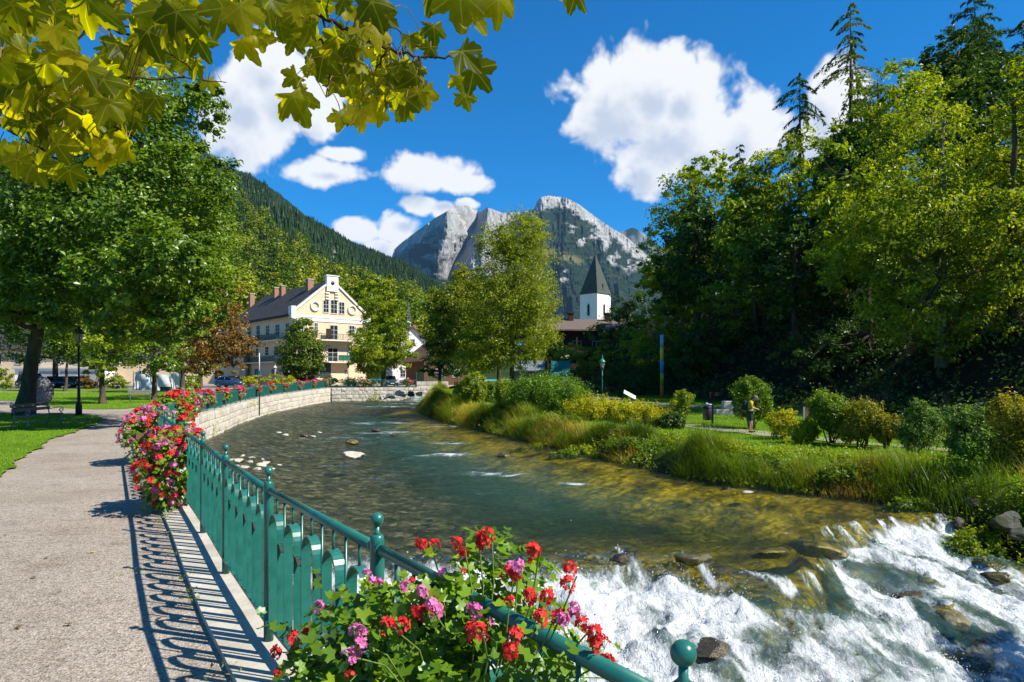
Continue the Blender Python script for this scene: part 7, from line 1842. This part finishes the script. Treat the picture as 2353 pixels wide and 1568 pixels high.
# ------------------------------------------------------------------ cars
def mat_car():
    m, nt, N, L = new_mat('car_paint'); oi = N.new('ShaderNodeObjectInfo'); p = princ(N, L, oi.outputs['Color'], .28, .6); p.inputs['Coat Weight'].default_value = .7; return m
M_CAR = mat_car(); M_TYRE = surf('tyre_rubber', (.02, .02, .02), None, 5, .85); M_RIM = surf('alloy_rim', (.35, .36, .37), None, 5, .35, .5, metal=.8); M_LIGHT = surf('headlight_glass', (.75, .76, .75), None, 5, .2, .6); M_TAIL = surf('tail_light', (.45, .015, .012), None, 5, .3, .5)
def car(loc, rz, color, label, van=False):
    """front faces local +x, 4.3 m long"""
    t = empty('parked_car', loc, label, 'car', 'cars parked along the far street', rz); L2 = 2.15; W2 = .86; rf = 1.46 if not van else 1.85
    def loft(name, secs, mat, parent):
        mb = MB(); V = []; n = len(secs[0])
        for s in secs: V += s
        F = [(i*n+k, i*n+(k+1) % n, (i+1)*n+(k+1) % n, (i+1)*n+k) for i in range(len(secs)-1) for k in range(n)]
        F += [tuple(range(n))[::-1], tuple((len(secs)-1)*n+k for k in range(n))]; mb.add(V, F, True); o = mb.obj(name, mat, parent); fix(o.data); return o
    def sec(x, w, z0, z1): return [(x, -w*.92, z0), (x, -w, z0+.15), (x, -w, z1-.14), (x, -w*.88, z1), (x, w*.88, z1), (x, w, z1-.14), (x, w, z0+.15), (x, w*.92, z0)]
    prof = [(-2.15, .72, .42, .80), (-2.05, .82, .28, .95), (-1.5, .86, .22, 1.0), (0, .87, .20, .98), (1.0, .86, .20, .93), (1.7, .82, .24, .84), (2.05, .74, .30, .72), (2.15, .62, .40, .60)]
    b = loft('body', [sec(*q) for q in prof], M_CAR, t); b.color = (*color, 1)
    cab = [(-1.95 if van else -1.85, .74, .90, .98), (-1.5 if not van else -1.75, .68, .90, rf-.10), (-.7, .67, .90, rf), (.1, .66, .90, rf-.01), (.95 if not van else 1.2, .74, .86, .95)]
    gh = loft('windows', [sec(x, w, z0, z1) for x, w, z0, z1 in cab], M_GLASS, t)
    r = loft('roof', [sec(x, w*1.01, rf-.07, z) for x, w, z in ((-1.45 if not van else -1.72, .62, rf-.04), (-.7, .665, rf+.012), (.1, .655, rf+.008), (.3, .60, rf-.05))], M_CAR, t); r.color = (*color, 1)
    for s in (-1, 1):
        mb = MB(); mb.tube([(.92, s*.76, .92), (.2, s*.665, rf-.05)], .04, 5); mb.tube([(-.45, s*.84, .9), (-.45, s*.675, rf-.03)], .045, 5); mb.tube([(-1.7, s*.78, .95), (-1.4, s*.67, rf-.06)], .06, 5); o = mb.obj('pillar', M_CAR, t); o.color = (*color, 1)
    for x in (-1.32, 1.32):
        for s in (-1, 1):
            mb = MB(); mb.tube([(x, s*.70, .31), (x, s*.885, .31)], .31, 18); w = mb.obj('wheel', M_TYRE, t); mb = MB(); mb.tube([(x, s*.80, .31), (x, s*.895, .31)], .20, 14); mb.obj('rim', M_RIM, w)
    for s in (-1, 1):
        mb = MB(); mb.sphere((2.02, s*.58, .64), .13, 10, 6, (.7, 1.3, .7)); mb.obj('headlight', M_LIGHT, t); mb = MB(); mb.sphere((-2.08, s*.64, .80), .11, 8, 6, (.6, 1.1, 1)); mb.obj('tail_light', M_TAIL, t)
        mb = MB(); mb.sphere((.72, s*.94, .98), .09, 8, 6, (.7, 1, .75)); o = mb.obj('mirror', M_CAR, t); o.color = (*color, 1)
    mb = MB(); mb.box(2.08, -.26, .40, 2.17, .26, .51); mb.obj('number_plate', M_WPAINT, t)
    mb = MB(); mb.box(2.02, -.40, .52, 2.15, .40, .60); mb.obj('grille', M_BLACK, t); return t
def pcar(px, d, rz, col, label, van=False): q = at(px, 880, d); return car((q.x, d, zl1(d)+.03), rz, col, label, van)
pcar(530, 95.5, -.25, (.02, .05, .12), 'dark blue car parked left of the yellow-flowering hedge')
pcar(566, 100, -.4, (.05, .04, .035), 'dark brown car half hidden behind the dark blue one')
pcar(681, 97.5, -.5, (.42, .44, .46), 'silver car parked behind the trunk of the small conical tree')
pcar(716, 97, .1, (.42, .02, .025), 'red car parked between the small conical tree and the hedge')
pcar(897, 99.5, -1.25, (.02, .03, .07), 'navy car facing the river at the foot of the weeping tree')
pcar(82, 89, .1, (.015, .016, .018), 'big black van parked under the left trees', True)
pcar(140, 92, .2, (.02, .022, .025), 'black car parked behind the wide-footed old tree')
pcar(185, 93, .2, (.03, .035, .05), 'dark car parked furthest right behind the lawn bushes')
# ------------------------------------------------------------------ rocks
def mat_rock(name, a, b, c, moss=None, rough=.8, spec=.2):
    m, nt, N, L = new_mat(name); v = objvec(N, L, (1, 1, 1), True)
    n1 = noise(N, L, 9, 6, v, .7); n2 = noise(N, L, 3.2, 5, v, .65)
    col = ramp(N, L, n1, [(.3, a), (.5, b), (.72, c)])
    if moss: col = mix_rgb(N, L, ramp(N, L, n2, [(.42, (0, 0, 0)), (.55, (1, 1, 1))]), col, moss)
    princ(N, L, col, rough, spec, 0, bump(N, L, n1, .8, .05)); return m
M_RDRY = mat_rock('pale_dry_rock', (.28, .25, .20), (.42, .39, .32), (.55, .52, .45)); M_RWET = mat_rock('wet_brown_rock', (.012, .010, .007), (.04, .03, .014), (.12, .085, .03), None, .22, .45)
M_RGOLD = mat_rock('golden_algae_rock', (.035, .03, .005), (.14, .115, .008), (.34, .28, .014), (.05, .04, .008), .28, .6); M_RGREY = mat_rock('grey_bank_rock', (.03, .03, .026), (.075, .073, .066), (.14, .138, .125), (.03, .04, .012))
def rock_mesh(seed, sub=4, flat=.6):
    r = random.Random(seed); bm = bmesh.new(); bmesh.ops.create_icosphere(bm, subdivisions=sub, radius=1)
    cuts = [(Vector((r.gauss(0, 1), r.gauss(0, 1), r.gauss(0, .8))).normalized(), r.uniform(.42, .88)) for _ in range(13)]; ox = r.uniform(0, 50)
    co = np.array([v.co[:] for v in bm.verts])
    for n, d in cuts:
        n = np.array(n); k = co @ n; co = co-np.where(k > d, (k-d)*.93, 0)[:, None]*n
    f = fbm(co[:, 0]*2.2+ox, co[:, 1]*2.2+co[:, 2]*1.7, 4)-.5; g = ridged(co[:, 0]*3+ox, co[:, 2]*3+co[:, 1]*2, 3)-.5
    co = co*(1+.34*f+.10*g)[:, None]; co[:, 2] *= flat
    for v, c in zip(bm.verts, co): v.co = c
    me = bpy.data.meshes.new('rock'); bm.to_mesh(me); bm.free(); me.polygons.foreach_set('use_smooth', [True]*len(me.polygons)); return me
RM = [rock_mesh(900+i) for i in range(8)]
rr = random.Random(31)
def rock(loc, size, mat, label, group, sink=.25, flat=1.0, rz=None):
    size *= 1.18
    if 'boulders of' in group: sink = max(sink, .36)+.06; size *= 1.12
    me = RM[rr.randrange(8)].copy(); me.materials.append(mat)
    o = link('rock', me, None, None, (loc[0], loc[1], loc[2]+size*.5*flat*(.6-sink)), (rr.uniform(-.15, .15), rr.uniform(-.15, .15), rr.uniform(0, 6) if rz is None else rz), (size/2, size/2*rr.uniform(.7, 1.1), size/2*flat)); return tag(o, label, 'rock', group)
def water_at(px, py):
    s = (py-873)/F_PX; lo, hi = 9.0, 110.0
    for _ in range(40):
        m = (lo+hi)/2; x = (px-1176.5)/F_PX*m
        if 1.75-s*m > wz1(x, m): lo = m
        else: hi = m
    return Vector(((px-1176.5)/F_PX*lo, lo, wz1((px-1176.5)/F_PX*lo, lo)))
RG_ = 'stones showing above the river'
for (px, py, w, lab, mt) in [(808, 1022, 34, 'stone with a white riffle in the middle of the river', M_RGOLD), (812, 1054, 46, 'flat pale stone in mid river, nearer than the riffle stone', M_RDRY), (1160, 1052, 34, 'golden stone in a riffle near the bend of the right bank', M_RGOLD), (1722, 1137, 26, 'flat pinkish stone alone in the golden shallows', M_RDRY),
   (700, 1004, 24, 'dark stone off the curved wall, left of the riffle stone', M_RWET), (716, 1006, 16, 'small pale stone beside the dark stone off the curved wall', M_RDRY), (655, 1002, 14, 'pale stone near the curved wall', M_RDRY), (640, 997, 14, 'pale stone nearest the foot of the curved wall', M_RDRY), (862, 993, 26, 'brown stone in the far riffle below the bend', M_RWET), (735, 996, 12, 'small pale stone in the far shallows', M_RDRY), (905, 1003, 16, 'small stone right of the far riffle', M_RWET)]:
    p = water_at(px, py); rock(p, w/F_PX*p.y, mt, lab, RG_, .15, .62)
pl = [(548, 1062, 22), (575, 1066, 20), (600, 1073, 26), (563, 1078, 24), (590, 1082, 20), (612, 1066, 16), (545, 1074, 16), (622, 1080, 18), (578, 1055, 14), (604, 1058, 12), (557, 1050, 12), (640, 1072, 14), (532, 1060, 14)]
for px, py, w in pl:
    p = water_at(px, py); rock(p, w/F_PX*p.y, M_RDRY, 'pale stone in the little gravel bank just beyond the near railing', 'pale stones of the gravel bank', .1, .62)
BG_ = 'boulders of the weir and rapids'
for (px, py, w, lab, mt, fl, sk) in [(1438, 1285, 56, 'wet brown boulder at the lip of the weir, left of the golden one', M_RWET, .9, .1), (1580, 1282, 82, 'bright golden boulder at the lip of the weir', M_RGOLD, .55, .32), (1890, 1262, 100, 'long golden boulder where the shallows meet the white water', M_RGOLD, .42, .38), (1760, 1275, 90, 'golden slab under the smooth tongue of water', M_RGOLD, .4, .45),
   (2190, 1392, 150, 'broad brown boulder in the right part of the rapids', M_RGOLD, .42, .42), (2080, 1375, 70, 'small brown boulder left of the broad one in the rapids', M_RWET, .5, .25), (1635, 1508, 110, 'brown boulder in the near rapids above the ball post', M_RWET, .6, .3),
   (2290, 1330, 70, 'brown rock at the right end of the white water', M_RGOLD, .5, .35)]:
    p = water_at(px, py); HX = {1580: (3.45, 13.35, -1.76), 1890: (6.5, 14.6, -1.95), 1438: (2.25, 13.7, -1.9), 2190: (8.3, 12.8, -2.72)}.get(px)
    if HX: p = Vector(HX); sk = .40; fl = max(fl, .55)
    rock(p, w/F_PX*p.y, mt, lab, BG_, sk, fl)
for (px, py, w, lab, d) in [(2235, 1152, 60, 'grey boulder sticking out of the grassy right bank', 17.6), (2165, 1172, 46, 'low grey stone at the foot of the right bank', 18.0), (2310, 1190, 70, 'mossy grey boulder on the right bank at the edge of the view', 16.2), (2205, 1195, 40, 'small wet stone at the water under the grey boulder', 17.2), (2345, 1225, 60, 'dark stone at the water in the right corner of the bank', 15.2), (1665, 1118, 20, 'small stone at the foot of the tall bank grass', 21.8), (1425, 1062, 20, 'dark stone at the grass edge across from the far riffle', 27.5)]:
    q = at(px, py, d); rock((q.x, q.y, q.z-.1), w/F_PX*d, M_RGREY, lab, 'stones along the right bank', .5, .85)
for i, (px, py, w) in enumerate([(898, 912, 22), (920, 908, 24), (945, 907, 20), (965, 906, 18), (1010, 908, 16), (880, 914, 14), (985, 912, 12)]):
    q = at(px, py, 87-.3*i); rock((q.x, q.y, q.z-.25), w/F_PX*87*1.15, M_RDRY if i != 2 else M_RGREY, 'rock of the little far weir, %s from the left' % ['second', 'third', 'fourth', 'fifth', 'seventh', 'first', 'sixth'][i], 'rocks of the far weir', .2, .95)

# ------------------------------------------------------------------ grasses
def blades(P, H, Wd, lean, r, tone, seg=3):
    """curved grass blades, two quads each"""
    m = len(P); a = r.uniform(0, 2*PI, m); d = np.stack([np.cos(a), np.sin(a), 0*a], 1); sd = np.stack([-np.sin(a), np.cos(a), 0*a], 1)
    U = np.linspace(0, 1, seg); V = []
    for u in U:
        c = P+d*(lean*H*u**2.0)[:, None]; c[:, 2] += H*u*(1-.35*lean*u)
        w = Wd*(1-u)**.8*.5+.0006
        V += [c-sd*w[:, None], c+sd*w[:, None]]
    V = np.stack(V, 1).reshape(-1, 3); q = np.array([(2*i, 2*i+1, 2*i+3, 2*i+2) for i in range(seg-1)])
    F = (q[None]+np.arange(m)[:, None, None]*2*seg).reshape(-1, 4); return V, F, np.repeat(tone, seg-1)
M_GRASS = leaf_mat('tall_grass_blades', (.03, .06, .004), (.085, .14, .007), (.28, .25, .05), .35, .2, .4)
M_GRASSB = leaf_mat('bronze_grass_blades', (.10, .09, .012), (.24, .17, .03), (.42, .30, .10), .4, .3, .4)
def rb_samples(n, y0, y1, e0, e1, seed):
    r = np.random.default_rng(seed); pts = [Vector((a, b, 0)) for a, b in RBP if y0 <= b <= y1]
    off = [offset_line(pts, 1.0)[i]-pts[i] for i in range(len(pts))]
    t = r.random(n)**1.0*(len(pts)-1.001); i = t.astype(int); f = (t-i)[:, None]
    A = np.array([p[:] for p in pts]); O2 = np.array([p[:] for p in off]); P = A[i]*(1-f)+A[i+1]*f; Of = O2[i]*(1-f)+O2[i+1]*f
    e = r.uniform(e0, e1, n); P = P+Of*e[:, None]; return P, e, r
def place_z(P):
    P = P.copy(); P[:, 2] = zr(P[:, 0], P[:, 1]); return P
def tall_grass(n, y0, y1, seed):
    P, e, r = rb_samples(n, y0, y1, -.15, 2.3, seed)
    cl = fbm(P[:, 0]*.9, P[:, 1]*.9, 3); c2 = fbm(P[:, 0]*.35+9, P[:, 1]*.35, 3)
    k = (cl+.12*r.random(n) > .515) & ((P[:, 1] > 19.5) | (r.random(n) < .35)); P = P[k]; e = e[k]; cl = cl[k]; c2 = c2[k]
    P = place_z(P); m = len(P)
    H = r.uniform(.25, .7, m)*(.3+2.1*np.clip((cl-.35)*2.2, 0, 1))*np.interp(e, [-.15, .3, 1.2, 2.3], [.75, 1.15, 1.0, .5])
    tone = np.clip(.30+2.4*(c2-.46)+r.normal(0, .13, m), 0, 1)
    V, F, T = blades(P, H, r.uniform(.008, .02, m)*np.interp(P[:, 1], [20, 60], [1, 2.2]), r.uniform(.25, .95, m), r, tone); return fast_mesh('tall_grass', V, F, False, {'v': ('FACE', T)})
tag(link('tall_grass', tall_grass(120000, 15, 76, 51), None, M_GRASS), kind='stuff')
P, e, r = rb_samples(26000, 19, 76, -.1, 1.3, 57); c2 = fbm(P[:, 0]*.5+30, P[:, 1]*.5, 3); k = c2 > .55; P = place_z(P[k]); m = len(P)
V, F, T = blades(P, r.uniform(.4, .85, m), r.uniform(.008, .018, m)*np.interp(P[:, 1], [20, 60], [1, 2.2]), r.uniform(.5, 1.2, m), r, r.uniform(.1, .9, m)); tag(link('bronze_grass', fast_mesh('bronze_grass', V, F, False, {'v': ('FACE', T)}), None, M_GRASSB), kind='stuff')
# broad-leaved herbs on the bank
P, e, r = rb_samples(9000, 13, 72, -.1, 3.0, 61); cl = fbm(P[:, 0]*.8+50, P[:, 1]*.8, 3); k = cl+.15*r.random(len(P)) > .53; P = place_z(P[k]); n = len(P)
Q = np.repeat(P, 9, 0)+r.normal(size=(n*9, 3))*np.array([.13, .13, .09])+np.array([0, 0, .16]); Nn = unit(r.normal(size=Q.shape)*.5+np.array([.2, -.1, .8]))
V, F = leaf_quads(Q, Nn, r.uniform(.05, .12, len(Q)), r, .6); tag(link('bank_herbs', fast_mesh('bank_herbs', V, F, False, {'v': ('FACE', np.clip(r.normal(.5, .2, len(Q)), 0, 1))}), None, LM_B), kind='stuff')
# short turf: left lawns and right bank
def turf(name, n, box, zf, test, h, seed, mat):
    r = np.random.default_rng(seed); d = np.exp(r.uniform(np.log(box[2]), np.log(box[3]), n)); X = r.uniform(box[0], box[1], n); 
    if zf is zl: Y = d
    else: Y = d
    k = test(X, Y); X = X[k]; Y = Y[k]; Z = zf(X, Y)+.03; m = len(X); P = np.stack([X, Y, Z], 1)
    V, F, T = blades(P, r.uniform(.5, 1.3, m)*h, r.uniform(.006, .012, m)*np.interp(Y, [10, 45], [1, 2.6]), r.uniform(.2, 1.0, m), r, np.clip(r.normal(.45, .2, m), 0, 1), 2); return tag(link(name, fast_mesh(name, V, F, False, {'v': ('FACE', T)}), None, mat), kind='stuff')
def inpoly(poly):
    P = np.array(poly)
    def f(X, Y):
        ins = np.zeros(X.shape, bool)
        for (a, b), (c, d) in zip(P, np.roll(P, -1, 0)):
            with np.errstate(divide='ignore', invalid='ignore'): ins ^= ((b > Y) != (d > Y)) & (X < (c-a)*(Y-b)/(d-b)+a)
        return ins
    return f
M_TURF = leaf_mat('turf_blades', (.07, .15, .006), (.125, .24, .010), (.21, .32, .018), .4, .1, .5)
turf('lawn_turf', 130000, (-40, -7, 9, 37), zl, inpoly(lawn_near), .055, 71, M_TURF)
turf('far_lawn_turf', 60000, (-60, -23, 40, 70), zl, inpoly(lawn_far), .07, 72, M_TURF)
def onbank(X, Y):
    d, s = pl_dist(X, Y, RBP); e = d*s; d2, s2 = pl_dist(X, Y, FOREST); return (e > .8) & (d2*s2 < -.5) & (d2 < 40)
turf('bank_grass', 170000, (-8, 24, 12, 60), zr, onbank, .10, 73, M_TURF)
# moss and weeds rooted in the river wall and along the kerb
def tuft(p, n, sz, spread, label, group, mat, seed, hang=0):
    r = np.random.default_rng(seed); Q = r.normal(size=(n, 3))*np.array(spread); Q[:, 2] += -hang*r.random(n); Nn = unit(r.normal(size=Q.shape)*.5+np.array([.5, -.3, .5]))
    V, F = leaf_quads(Q, Nn, sz*r.uniform(.6, 1.3, n), r, .6); o = link('wall_plant', fast_mesh('wall_plant', V, F, False, {'v': ('FACE', np.clip(r.normal(.5, .25, n), 0, 1))}), None, mat, p); return tag(o, label, 'plant', group)
def wall_at(px, py, ymin=28):
    q = fence_at_px(px, ymin); return Vector((q.x+.32, q.y, 1.75-(py-873)/F_PX*q.y))
for i, (px, py, n, sp, hg, lab) in enumerate([(482, 972, 120, (.12, .12, .15), .7, 'hanging moss streak on the river wall, the nearest of the long ones'), (538, 965, 120, (.12, .12, .15), .8, 'hanging moss streak in the middle of the river wall'), (556, 968, 90, (.08, .1, .12), .6, 'narrow moss streak right of the middle one'), (508, 985, 60, (.06, .08, .1), .5, 'thin moss streak between the two widest ones'), (498, 1005, 50, (.06, .08, .1), .6, 'moss streak low down beside the flowers'),
                                               (567, 925, 170, (.25, .25, .15), .25, 'leafy plant growing out of the top of the river wall'), (607, 952, 60, (.12, .15, .08), .1, 'small yellow-green tuft at the foot of the river wall'), (660, 941, 40, (.12, .15, .08), .1, 'tiny tuft far along the foot of the river wall')]):
    tuft(wall_at(px, py, 31), n, .07, sp, lab, 'plants on the river wall', LM_G if i < 5 else LM_Y, 800+i, hg)
q = at(868, 917, 92.2); tuft((q.x, 91.6, q.z), 260, .2, (.55, .25, .35), 'green tuft at the foot of the rubble wall', 'plants on the river wall', LM_B, 820)
M_MOSS = LM_Y
r = np.random.default_rng(91); QQ = []
for k in range(75):
    i = r.integers(8, 70); p = FLS[i]; side = r.choice([-.33, -.33, .1, -.7], p=[.4, .2, .25, .15]); t = (FLS[i+1]-FLS[i]).normalized(); c = p+Vector((t.y, -t.x, 0))*side+t*r.uniform(0, .5); m = int(r.integers(8, 34)); sp = r.uniform(.03, .10)
    QQ.append(np.array([c.x, c.y, .05 if side > -.34 else .012])+np.abs(r.normal(size=(m, 3)))*np.array([0, 0, .018])+r.normal(size=(m, 3))*np.array([sp*.6, sp*1.2, 0]))
Q = np.concatenate(QQ); V, F = leaf_quads(Q, unit(r.normal(size=Q.shape)*.5+np.array([0, 0, .8])), r.uniform(.012, .034, len(Q)), r, .55); tag(link('kerb_weeds', fast_mesh('kerb_weeds', V, F, False, {'v': ('FACE', np.clip(r.normal(.6, .25, len(Q)), 0, 1))}), None, LM_Y), kind='stuff')
# fallen leaves on the path
for i, (px, py, lab) in enumerate([(213, 1272, 'small yellow fallen leaf in the middle of the path'), (110, 1284, 'small brown fallen leaf left of the yellow one'), (155, 1440, 'brown fallen leaf near the bottom of the path'), (40, 1445, 'brown fallen leaf at the left edge of the path'), (365, 1425, 'pale fallen leaf lying in the railing shadow'), (15, 1232, 'dark fallen leaf far left on the path'), (80, 1330, 'tiny fallen leaf among the gravel on the left')]):
    p = left_at(px, py); me = MLV[i].copy(); me.materials.clear(); me.materials.append(surf('fallen_yellow', (.45, .36, .03)) if i == 0 else surf('fallen_brown', (.14, .09, .04), (.08, .05, .03), 8, .8))
    o = link('fallen_leaf', me, None, None, (p.x, p.y, .02), (rr.uniform(-.3, .3), rr.uniform(-.3, .3), rr.uniform(0, 6)), (.07,)*3); tag(o, lab, 'leaf', 'leaves fallen on the path')
# ------------------------------------------------------------------ the air over the valley
mb = MB(); mb.box(-5200, -1700, -8, 8200, 8700, 1680)
hz = mb.obj('haze')
m, nt, N, L = new_mat('valley_air'); pv = N.new('ShaderNodeVolumePrincipled'); pv.inputs['Color'].default_value = (.30, .58, 1.0, 1); pv.inputs['Density'].default_value = 0.000025
o = N.new('ShaderNodeOutputMaterial'); L.new(pv.outputs[0], o.inputs['Volume']); hz.data.materials.append(m); tag(hz, kind='stuff')
